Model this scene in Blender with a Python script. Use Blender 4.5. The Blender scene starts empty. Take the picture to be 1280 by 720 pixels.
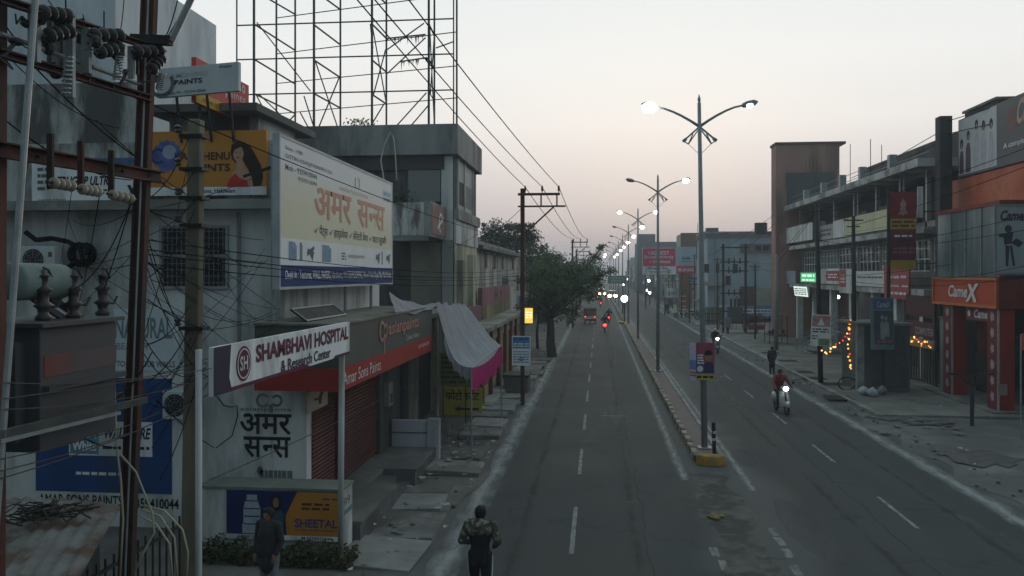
import bpy, bmesh, math, random
from mathutils import Vector, Matrix
random.seed(7)
R_ = random.Random(11)
sc = bpy.context.scene
C = sc.collection

# ------------------------------------------------------------------ camera
F_PX, HZ, CH = 1050.0, 343.0, 5.4
TH = math.atan(108 / F_PX)
cam = bpy.data.cameras.new('camera')
cam.sensor_width = 36; cam.lens = 36 * F_PX / 1280
cam.shift_y = -(360 - HZ) / 1280
cam.clip_start = 0.1; cam.clip_end = 3000
camo = bpy.data.objects.new('camera', cam); C.objects.link(camo)
camo.location = (0, 0, CH); camo.rotation_euler = (math.pi / 2, 0, TH)
sc.camera = camo

# ------------------------------------------------------------------ sky, sun, exposure
SUN_EL, SUN_AZ = math.radians(4.0), math.radians(4.0)      # azimuth from +Y towards +X
world = bpy.data.worlds.new('World'); sc.world = world; world.use_nodes = True
nt = world.node_tree; nt.nodes.clear(); N = nt.nodes.new; L = nt.links.new
out = N('ShaderNodeOutputWorld'); bg = N('ShaderNodeBackground'); L(bg.outputs[0], out.inputs[0])
sky = N('ShaderNodeTexSky'); sky.sky_type = 'NISHITA'; sky.sun_disc = False
sky.sun_elevation = SUN_EL; sky.sun_rotation = SUN_AZ; sky.dust_density = 4; sky.ozone_density = 2
tc = N('ShaderNodeTexCoord'); sep = N('ShaderNodeSeparateXYZ'); L(tc.outputs['Generated'], sep.inputs[0])
ramp = N('ShaderNodeValToRGB'); L(sep.outputs['Z'], ramp.inputs[0])
els = [(0.0, (.46, .44, .49)), (.035, (.49, .465, .505)), (.10, (.71, .675, .685)), (.17, (.92, .895, .87)),
       (.24, (.95, .955, .94)), (.33, (.88, .93, .93)), (.6, (.71, .82, .845)), (1.0, (.56, .715, .755))]
e = ramp.color_ramp.elements
while len(e) < len(els): e.new(.5)
for q, (p, col) in zip(e, els): q.position = p; q.color = (*col, 1)
# the twilight fades away from the sunset: a smooth fall with the angle from the sun's azimuth
dot = N('ShaderNodeVectorMath'); dot.operation = 'DOT_PRODUCT'; L(tc.outputs['Generated'], dot.inputs[0])
dot.inputs[1].default_value = (math.sin(SUN_AZ), math.cos(SUN_AZ), 0)
az = N('ShaderNodeMapRange'); az.interpolation_type = 'SMOOTHSTEP'; L(dot.outputs['Value'], az.inputs[0])
az.inputs[1].default_value = -1; az.inputs[2].default_value = .75; az.inputs[3].default_value = 0; az.inputs[4].default_value = 1
tint = N('ShaderNodeMix'); tint.data_type = 'RGBA'; L(az.outputs[0], tint.inputs[0])
tint.inputs[6].default_value = (.26, .365, .41, 1); tint.inputs[7].default_value = (1, 1, 1, 1)
mul = N('ShaderNodeMix'); mul.data_type = 'RGBA'; mul.blend_type = 'MULTIPLY'; mul.inputs[0].default_value = 1
L(ramp.outputs[0], mul.inputs[6]); L(tint.outputs[2], mul.inputs[7])
sc10 = N('ShaderNodeMix'); sc10.data_type = 'RGBA'; sc10.blend_type = 'MULTIPLY'; sc10.inputs[0].default_value = 1
L(mul.outputs[2], sc10.inputs[6]); sc10.inputs[7].default_value = (10, 10, 10, 1)
mx = N('ShaderNodeMix'); mx.data_type = 'RGBA'; mx.inputs[0].default_value = .06
L(sc10.outputs[2], mx.inputs[6]); L(sky.outputs[0], mx.inputs[7]); L(mx.outputs[2], bg.inputs[0])
bg.inputs[1].default_value = 0.1
sun = bpy.data.lights.new('sun', 'SUN'); sun.energy = 0.5; sun.angle = math.radians(12); sun.color = (1, .82, .66)
suno = bpy.data.objects.new('sun', sun); C.objects.link(suno)
sd = Vector((math.sin(SUN_AZ) * math.cos(SUN_EL), math.cos(SUN_AZ) * math.cos(SUN_EL), math.sin(SUN_EL)))
suno.rotation_euler = sd.to_track_quat('Z', 'Y').to_euler(); suno.location = sd * 100
sc.view_settings.view_transform = 'Standard'; sc.view_settings.look = 'None'
sc.view_settings.exposure = 0.0; sc.view_settings.gamma = 1; sc.view_settings.use_curve_mapping = False
sc.cycles.max_bounces = 6; sc.cycles.volume_bounces = 1; sc.cycles.transparent_max_bounces = 12
sc.cycles.use_denoising = True
sc.cycles.sample_clamp_indirect = 3

# ------------------------------------------------------------------ helpers
def V(*a): return Vector(a if len(a) > 1 else a[0])
def _ray(px):
    u = (px - 640) / F_PX
    return u * math.cos(TH) - math.sin(TH), u * math.sin(TH) + math.cos(TH)
def onX(px, py, X):
    dx, dy = _ray(px); zc = X / dx
    return Vector((X, dy * zc, CH - (py - HZ) / F_PX * zc))
def onY(px, py, Y):
    dx, dy = _ray(px); zc = Y / dy
    return Vector((dx * zc, Y, CH - (py - HZ) / F_PX * zc))
def gnd(px, py, z=0.0):
    dx, dy = _ray(px); zc = (CH - z) * F_PX / (py - HZ)
    return Vector((dx * zc, dy * zc, z))

ORI = {}
def thing(name, label, cat, loc=(0, 0, 0), group=None, rz=0):
    o = bpy.data.objects.new(name, None); C.objects.link(o); o.empty_display_size = .2
    o.location = loc; o.rotation_euler = (0, 0, rz); o['label'] = label; o['category'] = cat
    if group: o['group'] = group
    ORI[o.name] = Vector(loc)
    return o
def tag(o, label, cat, group=None):
    o['label'] = label; o['category'] = cat
    if group: o['group'] = group
    return o
def struct(o): o['kind'] = 'structure'; return o
def stuff(o): o['kind'] = 'stuff'; return o

class B:
    """collects pieces in world (or local) coordinates and links them as ONE mesh object"""
    def __init__(s): s.v = []; s.f = []; s.uv = None
    def add(s, vs, fs):
        n = len(s.v); s.v += [tuple(x) for x in vs]; s.f += [tuple(i + n for i in f) for f in fs]; return s
    def box(s, x0, y0, z0, x1, y1, z1):
        x0, x1 = sorted((x0, x1)); y0, y1 = sorted((y0, y1)); z0, z1 = sorted((z0, z1))
        return s.add([(x0, y0, z0), (x1, y0, z0), (x1, y1, z0), (x0, y1, z0), (x0, y0, z1), (x1, y0, z1), (x1, y1, z1), (x0, y1, z1)],
                     [(0, 3, 2, 1), (4, 5, 6, 7), (0, 1, 5, 4), (1, 2, 6, 5), (2, 3, 7, 6), (3, 0, 4, 7)])
    def fbox(s, F, a0, b0, a1, b1, d0=0., d1=.02):
        P = [F.p(a, b, d) for d in (d0, d1) for a, b in ((a0, b0), (a1, b0), (a1, b1), (a0, b1))]
        return s.add(P, [(0, 3, 2, 1), (4, 5, 6, 7), (0, 1, 5, 4), (1, 2, 6, 5), (2, 3, 7, 6), (3, 0, 4, 7)])
    def prism(s, pts, off):
        """closed polygon pts (3d) extruded by vector off"""
        n = len(pts); off = Vector(off); pts = [Vector(p) for p in pts]
        return s.add(pts + [p + off for p in pts], [tuple(range(n))[::-1], tuple(range(n, 2 * n))] + [(i, (i + 1) % n, (i + 1) % n + n, i + n) for i in range(n)])
    def fpoly(s, F, pts, d=.004, t=.0):
        if t: return s.prism([F.p(a, b, d) for a, b in pts], F.N * t)
        return s.add([F.p(a, b, d) for a, b in pts], [tuple(range(len(pts)))])
    def fdisc(s, F, a, b, r, d=.004, ry=None, n=16):
        ry = ry or r
        return s.fpoly(F, [(a + r * math.cos(2 * math.pi * i / n), b + ry * math.sin(2 * math.pi * i / n)) for i in range(n)], d)
    def fring(s, F, a, b, r0, r1, d=.004, n=24, a0=0, a1=2 * math.pi):
        vs = []; fs = []
        for i in range(n + 1):
            t = a0 + (a1 - a0) * i / n
            vs += [F.p(a + r * math.cos(t), b + r * math.sin(t), d) for r in (r0, r1)]
        for i in range(n): fs.append((2 * i, 2 * i + 1, 2 * i + 3, 2 * i + 2))
        return s.add(vs, fs)
    def tube(s, pts, r, n=6, cap=True):
        pts = [Vector(p) for p in pts]; rs = r if isinstance(r, (list, tuple)) else [r] * len(pts)
        vs = []; fs = []; prev = None
        for i, p in enumerate(pts):
            t = (pts[min(i + 1, len(pts) - 1)] - pts[max(i - 1, 0)])
            if t.length < 1e-9: t = Vector((0, 0, 1))
            t.normalize()
            if prev is None:
                a = t.orthogonal().normalized()
            else:
                a = prev - t * prev.dot(t)
                a = a.normalized() if a.length > 1e-6 else t.orthogonal().normalized()
            prev = a; b = t.cross(a)
            for k in range(n):
                w = 2 * math.pi * k / n
                vs.append(p + (a * math.cos(w) + b * math.sin(w)) * rs[i])
        for i in range(len(pts) - 1):
            for k in range(n):
                fs.append((i * n + k, i * n + (k + 1) % n, (i + 1) * n + (k + 1) % n, (i + 1) * n + k))
        if cap: fs += [tuple(range(n))[::-1], tuple((len(pts) - 1) * n + k for k in range(n))]
        return s.add(vs, fs)
    def bar(s, p, q, w, h=None):
        """rectangular bar between two points"""
        p, q = Vector(p), Vector(q); h = h or w; t = (q - p).normalized()
        up = Vector((0, 0, 1)) if abs(t.z) < .95 else Vector((0, 1, 0))
        a = t.cross(up).normalized(); b = a.cross(t)
        P = [c + a * i * w / 2 + b * j * h / 2 for c in (p, q) for i, j in ((-1, -1), (1, -1), (1, 1), (-1, 1))]
        return s.add(P, [(0, 3, 2, 1), (4, 5, 6, 7), (0, 1, 5, 4), (1, 2, 6, 5), (2, 3, 7, 6), (3, 0, 4, 7)])
    def sphere(s, c, r, n=10, m=6):
        c = Vector(c); r = Vector(r) if isinstance(r, (tuple, list, Vector)) else Vector((r, r, r))
        vs = [c + Vector((0, 0, r.z))]; fs = []
        for j in range(1, m):
            p = math.pi * j / m
            for i in range(n):
                t = 2 * math.pi * i / n
                vs.append(c + Vector((r.x * math.sin(p) * math.cos(t), r.y * math.sin(p) * math.sin(t), r.z * math.cos(p))))
        vs.append(c - Vector((0, 0, r.z)))
        for i in range(n): fs.append((0, 1 + i, 1 + (i + 1) % n))
        for j in range(m - 2):
            for i in range(n):
                a = 1 + j * n; fs.append((a + i, a + n + i, a + n + (i + 1) % n, a + (i + 1) % n))
        a = 1 + (m - 2) * n
        for i in range(n): fs.append((a + i, len(vs) - 1, a + (i + 1) % n))
        return s.add(vs, fs)
    def lathe(s, prof, c, axis=(0, 0, 1), n=14):
        """profile [(r, h)] turned about axis through c"""
        c = Vector(c); ax = Vector(axis).normalized(); a = ax.orthogonal().normalized(); b = ax.cross(a)
        vs = []; fs = []
        for r, h in prof:
            for k in range(n):
                w = 2 * math.pi * k / n
                vs.append(c + ax * h + (a * math.cos(w) + b * math.sin(w)) * max(r, 1e-4))
        for i in range(len(prof) - 1):
            for k in range(n): fs.append((i * n + k, i * n + (k + 1) % n, (i + 1) * n + (k + 1) % n, (i + 1) * n + k))
        fs += [tuple(range(n))[::-1], tuple((len(prof) - 1) * n + k for k in range(n))]
        return s.add(vs, fs)
    def grid(s, fn, nu, nv):
        vs = [fn(i / nu, j / nv) for j in range(nv + 1) for i in range(nu + 1)]
        return s.add(vs, [(j * (nu + 1) + i, j * (nu + 1) + i + 1, (j + 1) * (nu + 1) + i + 1, (j + 1) * (nu + 1) + i) for j in range(nv) for i in range(nu)])
    def mesh(s, name, o=Vector((0, 0, 0))):
        me = bpy.data.meshes.new(name)
        me.from_pydata([(x - o.x, y - o.y, z - o.z) for x, y, z in s.v], [], s.f)
        return me
    def build(s, name, mat, parent=None, smooth=False, kind=None, bevel=0, local=False):
        o = Vector((0, 0, 0)); 
        if parent is not None and not local: o = ORI.get(parent.name, o)
        me = s.mesh(name, o)
        if mat: me.materials.append(mat)
        if smooth: me.polygons.foreach_set('use_smooth', [True] * len(me.polygons)); 
        ob = bpy.data.objects.new(name, me); C.objects.link(ob)
        if parent is not None: ob.parent = parent
        ORI[ob.name] = o
        if bevel:
            md = ob.modifiers.new('b', 'BEVEL'); md.width = bevel; md.segments = 2; md.limit_method = 'ANGLE'
        if kind: ob['kind'] = kind
        return ob
def place(me, name, parent, loc, rot=(0, 0, 0), scale=(1, 1, 1)):
    """another object on shared mesh data; loc is in world coordinates"""
    o = bpy.data.objects.new(name, me); C.objects.link(o)
    org = ORI.get(parent.name, Vector((0, 0, 0))) if parent is not None else Vector((0, 0, 0))
    if parent is not None: o.parent = parent
    o.location = Vector(loc) - org; o.rotation_euler = rot; o.scale = scale
    return o
def kids(o): return [c for c in bpy.data.objects if c.parent == o]
def dup(root, loc, rz, label=None, group=None):
    def cp(o, par):
        c = o.copy(); C.objects.link(c); c.parent = par
        for ch in list(o.children): cp(ch, c)
        return c
    r = cp(root, None); r.location = loc; r.rotation_euler = (0, 0, rz)
    if label: r['label'] = label
    if group: r['group'] = group
    return r

class Fr:
    """a sign's own frame: origin, right, up, out"""
    def __init__(s, O, R, U=(0, 0, 1)):
        s.O = Vector(O); s.R = Vector(R).normalized(); s.U = Vector(U).normalized(); s.N = s.R.cross(s.U).normalized()
    def p(s, a, b, d=0.): return s.O + s.R * a + s.U * b + s.N * d
def frX(px0, py_top, px1, py_bot, X, right):
    """frame on plane X=const; right = +1 where the view's right runs to +Y (left of the street), -1 opposite. returns frame, width, height"""
    p = onX(px0, py_bot, X); q = onX(px1, py_bot, X); t = onX(px0, py_top, X)
    return Fr(p, (0, right, 0)), abs(q.y - p.y), t.z - p.z
def frY(px0, py_top, px1, py_bot, Y):
    p = onY(px0, py_bot, Y); q = onY(px1, py_bot, Y); t = onY(px0, py_top, Y)
    return Fr(p, (1, 0, 0)), q.x - p.x, t.z - p.z

# ------------------------------------------------------------------ materials
MATS = {}
def M(name, col, rough=.8, var=.25, scale=2.0, streak=0., col2=None, amt2=.5, s2=.6, bump=.0, metal=0., spec=.25, fine=40, emit=0., thr=.08):
    """procedural paint: two-scale mottling, optional second colour (grime, rust, dust) in blotches or vertical streaks"""
    if name in MATS: return MATS[name]
    m = bpy.data.materials.new(name); m.use_nodes = True; nt = m.node_tree; N = nt.nodes.new; L = nt.links.new
    bs = nt.nodes['Principled BSDF']
    bs.inputs['Roughness'].default_value = rough; bs.inputs['Metallic'].default_value = metal
    bs.inputs['Specular IOR Level'].default_value = spec
    geo = N('ShaderNodeNewGeometry'); mp = N('ShaderNodeMapping'); L(geo.outputs['Position'], mp.inputs[0])
    mp.inputs['Scale'].default_value = (1, 1, .12 if streak else 1)
    n1 = N('ShaderNodeTexNoise'); n1.inputs['Scale'].default_value = scale; n1.inputs['Detail'].default_value = 6; L(mp.outputs[0], n1.inputs[0])
    n2 = N('ShaderNodeTexNoise'); n2.inputs['Scale'].default_value = fine; n2.inputs['Detail'].default_value = 2; L(geo.outputs['Position'], n2.inputs[0])
    ad = N('ShaderNodeMath'); ad.operation = 'MULTIPLY_ADD'; L(n2.outputs[0], ad.inputs[0]); ad.inputs[1].default_value = .35; L(n1.outputs[0], ad.inputs[2])
    mr = N('ShaderNodeMapRange'); L(ad.outputs[0], mr.inputs[0])
    mr.inputs[1].default_value = .4; mr.inputs[2].default_value = .95; mr.inputs[3].default_value = 1 - var; mr.inputs[4].default_value = 1 + var * .7
    vm = N('ShaderNodeVectorMath'); vm.operation = 'SCALE'; vm.inputs[0].default_value = col; L(mr.outputs[0], vm.inputs['Scale'])
    last = vm.outputs[0]
    if col2:
        n3 = N('ShaderNodeTexNoise'); n3.inputs['Scale'].default_value = s2; n3.inputs['Detail'].default_value = 8; n3.inputs['Roughness'].default_value = .65
        mp2 = N('ShaderNodeMapping'); mp2.inputs['Location'].default_value = (3.1, 7.7, 1.3); mp2.inputs['Scale'].default_value = (1, 1, .25 if streak else 1)
        L(geo.outputs['Position'], mp2.inputs[0]); L(mp2.outputs[0], n3.inputs[0])
        r3 = N('ShaderNodeMapRange'); r3.interpolation_type = 'SMOOTHSTEP'; L(n3.outputs[0], r3.inputs[0])
        c = .62 - .24 * amt2
        r3.inputs[1].default_value = c - thr; r3.inputs[2].default_value = c + thr; r3.inputs[3].default_value = 0; r3.inputs[4].default_value = .9
        mi = N('ShaderNodeMix'); mi.data_type = 'RGBA'; L(r3.outputs[0], mi.inputs[0]); L(last, mi.inputs[6]); mi.inputs[7].default_value = (*col2, 1)
        last = mi.outputs[2]
    L(last, bs.inputs['Base Color'])
    if bump:
        bp = N('ShaderNodeBump'); bp.inputs['Strength'].default_value = bump; bp.inputs['Distance'].default_value = .02
        L(ad.outputs[0], bp.inputs['Height']); L(bp.outputs[0], bs.inputs['Normal'])
    if emit:
        bs.inputs['Emission Strength'].default_value = emit; L(last, bs.inputs['Emission Color'])
    MATS[name] = m; return m
def E(name, col, strength, sample=False):
    if name in MATS: return MATS[name]
    m = bpy.data.materials.new(name); m.use_nodes = True; nt = m.node_tree; nt.nodes.clear()
    e = nt.nodes.new('ShaderNodeEmission'); o = nt.nodes.new('ShaderNodeOutputMaterial'); nt.links.new(e.outputs[0], o.inputs[0])
    e.inputs[0].default_value = (*col, 1); e.inputs[1].default_value = strength
    if not sample:
        try: m.cycles.emission_sampling = 'NONE'
        except Exception: pass
    MATS[name] = m; return m
def GL(name, col, rough=.08, trans=0., alpha=1.):
    if name in MATS: return MATS[name]
    m = bpy.data.materials.new(name); m.use_nodes = True; bs = m.node_tree.nodes['Principled BSDF']
    bs.inputs['Base Color'].default_value = (*col, 1); bs.inputs['Roughness'].default_value = rough
    bs.inputs['Specular IOR Level'].default_value = .6; bs.inputs['Alpha'].default_value = alpha
    MATS[name] = m; return m
def WORN(name, col, keep=.55, fade=True, rough=.8, sc_=3.0):
    """worn road paint: solid where the noise keeps it, bare elsewhere, thinner to its sides"""
    m = bpy.data.materials.new(name); m.use_nodes = True; nt = m.node_tree; N = nt.nodes.new; L = nt.links.new
    bs = nt.nodes['Principled BSDF']; bs.inputs['Roughness'].default_value = rough; bs.inputs['Base Color'].default_value = (*col, 1)
    bs.inputs['Specular IOR Level'].default_value = .2
    geo = N('ShaderNodeNewGeometry'); n1 = N('ShaderNodeTexNoise'); n1.inputs['Scale'].default_value = sc_; n1.inputs['Detail'].default_value = 9; n1.inputs['Roughness'].default_value = .7
    mpp = N('ShaderNodeMapping'); mpp.inputs['Scale'].default_value = (1.6, .45, 1); L(geo.outputs['Position'], mpp.inputs[0]); L(mpp.outputs[0], n1.inputs[0])
    val = n1.outputs[0]
    if fade:
        tc = N('ShaderNodeTexCoord'); sp = N('ShaderNodeSeparateXYZ'); L(tc.outputs['Generated'], sp.inputs[0])
        a = N('ShaderNodeMath'); a.operation = 'SUBTRACT'; L(sp.outputs[0], a.inputs[0]); a.inputs[1].default_value = .5
        b = N('ShaderNodeMath'); b.operation = 'ABSOLUTE'; L(a.outputs[0], b.inputs[0])
        c = N('ShaderNodeMath'); c.operation = 'MULTIPLY_ADD'; L(b.outputs[0], c.inputs[0]); c.inputs[1].default_value = -.75; L(val, c.inputs[2])
        val = c.outputs[0]
    r = N('ShaderNodeMapRange'); L(val, r.inputs[0]); r.inputs[1].default_value = .55 - keep * .5; r.inputs[2].default_value = .95 - keep * .5; r.inputs[4].default_value = .8
    L(r.outputs[0], bs.inputs['Alpha'])
    MATS[name] = m; return m

# ------------------------------------------------------------------ lettering
_tc = {}
def glyphs(body, bold):
    k = (body, bold)
    if k in _tc: return _tc[k]
    cu = bpy.data.curves.new('t', 'FONT'); cu.body = body; cu.size = 1; cu.offset = bold; cu.resolution_u = 3
    o = bpy.data.objects.new('t', cu); C.objects.link(o)
    dg = bpy.context.evaluated_depsgraph_get(); ev = o.evaluated_get(dg); me = ev.to_mesh()
    vs = [tuple(v.co[:2]) for v in me.vertices]; fs = [tuple(p.vertices) for p in me.polygons]
    ev.to_mesh_clear(); bpy.data.objects.remove(o); bpy.data.curves.remove(cu)
    _tc[k] = (vs, fs); return _tc[k]
def text_mesh(body, bold=0.):
    """body with ~ after a consonant for its half form; returns verts, faces"""
    runs = body.split('~')
    if len(runs) == 1: return glyphs(body, bold)
    AV, AF = [], []; x = 0
    for i, r in enumerate(runs):
        pre = r if i == len(runs) - 1 else r[:-1]
        if pre:
            vs, fs = glyphs(pre, bold)
            x0 = min(v[0] for v in vs); n = len(AV)
            AV += [(v[0] - x0 + x, v[1]) for v in vs]; AF += [tuple(j + n for j in f) for f in fs]
            x = max(v[0] for v in AV) - .01
        if i < len(runs) - 1:
            vs, fs = glyphs(r[-1], bold); x0 = min(v[0] for v in vs); w = max(v[0] for v in vs) - x0
            bm = bmesh.new(); bv = [bm.verts.new((v[0] - x0, v[1], 0)) for v in vs]
            for f in fs:
                try: bm.faces.new([bv[j] for j in f])
                except ValueError: pass
            cut = w * .66
            bmesh.ops.bisect_plane(bm, geom=bm.verts[:] + bm.edges[:] + bm.faces[:], plane_co=(cut, 0, 0), plane_no=(1, 0, 0), clear_outer=True)
            bm.verts.index_update(); n = len(AV)
            AV += [(v.co.x + x, v.co.y) for v in bm.verts]; AF += [tuple(v.index + n for v in f.verts) for f in bm.faces]
            bm.free(); x = x + cut - .012
    return AV, AF
def text(F, body, a0, b0, a1, b1, mat, parent, d=.008, bold=0., keep=False, slant=0., name='lettering'):
    """lettering stretched into the rectangle a0..a1 x b0..b1 of frame F (keep: keep the letters' own proportions, centred)"""
    if any('\u0900' <= ch < '\u0980' for ch in body): bold = min(bold, .018)
    vs, fs = text_mesh(body, bold)
    if not vs: return None
    xs = [v[0] for v in vs]; ys = [v[1] for v in vs]; x0, x1, y0, y1 = min(xs), max(xs), min(ys), max(ys)
    sx, sy = (a1 - a0) / max(x1 - x0, 1e-6), (b1 - b0) / max(y1 - y0, 1e-6)
    ox, oy = a0, b0
    if keep:
        k = min(sx, sy); ox += ((a1 - a0) - k * (x1 - x0)) / 2; oy += ((b1 - b0) - k * (y1 - y0)) / 2; sx = sy = k
    # one object for each word: split at the gaps between words
    iv = sorted((min(vs[i][0] for i in f), max(vs[i][0] for i in f), k) for k, f in enumerate(fs)); runs = []; end = None
    for lo, hi, k in iv:
        if end is None or lo - end > .17: runs.append([]); end = hi
        runs[-1].append(k); end = max(end, hi)
    o = None
    for run in runs:
        idx = {}; V_ = []; F_ = []
        for k in run:
            f = []
            for i in fs[k]:
                if i not in idx: x, y = vs[i]; idx[i] = len(V_); V_.append(F.p(ox + (x - x0) * sx + slant * (y - y0) * sy, oy + (y - y0) * sy, d))
                f.append(idx[i])
            F_.append(tuple(f))
        o = B().add(V_, F_).build(name, mat, parent)
    return o
def bars_text(F, a0, b0, a1, b1, n, mat, parent, seed=0, d=.006, rows=1, name='print_lines'):
    """unreadable small print: short dashes of word length"""
    r = random.Random(seed); b = B(); h = (b1 - b0) / rows
    for j in range(rows):
        a = a0
        while a < a1:
            w = (a1 - a0) / n * r.uniform(.5, 1.4); e = min(a + w * .8, a1)
            b.fpoly(F, [(a, b0 + h * (j + .2)), (e, b0 + h * (j + .2)), (e, b0 + h * (j + .72)), (a, b0 + h * (j + .72))], d); a += w
    return b.build(name, mat, parent)
# ------------------------------------------------------------------ paints used all over
m_conc = M('concrete', (.20, .20, .19), .9, .3, 1.2, bump=.3, col2=(.10, .10, .095), amt2=.5)
m_concl = M('pale_concrete', (.30, .30, .285), .9, .3, 1.4, bump=.3, col2=(.16, .155, .145), amt2=.5)
m_dust = M('dusty_earth', (.155, .15, .14), .95, .4, .8, bump=.5, col2=(.085, .08, .073), amt2=.6, s2=.5, thr=.15)
m_iron = M('dark_iron', (.035, .035, .037), .6, .4, 8, metal=.3)
m_rust = M('rusty_iron', (.10, .040, .029), .8, .45, 3, streak=1, col2=(.04, .03, .028), amt2=.5, s2=2, bump=.2)
m_galv = M('galvanised_steel', (.27, .29, .30), .5, .25, 6, metal=.4)
m_white = M('white_paint', (.72, .72, .70), .7, .15, 2, col2=(.45, .44, .42), amt2=.2)
m_black = M('black_paint', (.015, .015, .016), .6, .3, 4)
m_wire = M('black_cable', (.012, .012, .013), .9, .2, 9, spec=.03)
m_rubber = M('rubber', (.018, .018, .018), .85, .3, 9)
m_chrome = M('chrome', (.5, .5, .5), .25, .1, 5, metal=.9)
m_yel = M('yellow_road_paint', (.55, .30, .03), .8, .35, 5, col2=(.16, .12, .07), amt2=.4, s2=3)
m_blk = M('kerb_black', (.085, .075, .066), .9, .35, 5, col2=(.16, .14, .12), amt2=.5, s2=3)
m_kyel = M('kerb_cream', (.42, .36, .25), .9, .3, 6, col2=(.24, .2, .15), amt2=.5, s2=3)
m_red = M('red_paint', (.45, .035, .025), .6, .2, 3)
m_glassd = GL('dark_glass', (.02, .025, .03), .1)
m_skin = M('skin', (.19, .10, .065), .6, .1, 20)
m_hair = M('black_hair', (.012, .011, .011), .7, .3, 40)
e_lamp = E('lamp_white', (.95, 1, 1), 14)
e_head = E('headlight', (1, .97, .9), 22)
e_warm = E('warm_headlight', (1, .80, .42), 26)
e_tail = E('tail_light', (1, .03, .02), 9)

# ------------------------------------------------------------------ ground, road, markings
g = B(); 
g.grid(lambda u, v: (-600 + 1200 * u, -30 + 1030 * v, -.03), 12, 12)
ground = struct(g.build('ground', M('far_ground', (.12, .115, .105), .95, .35, .3, col2=(.07, .07, .06), amt2=.5, s2=.1)))

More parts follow.
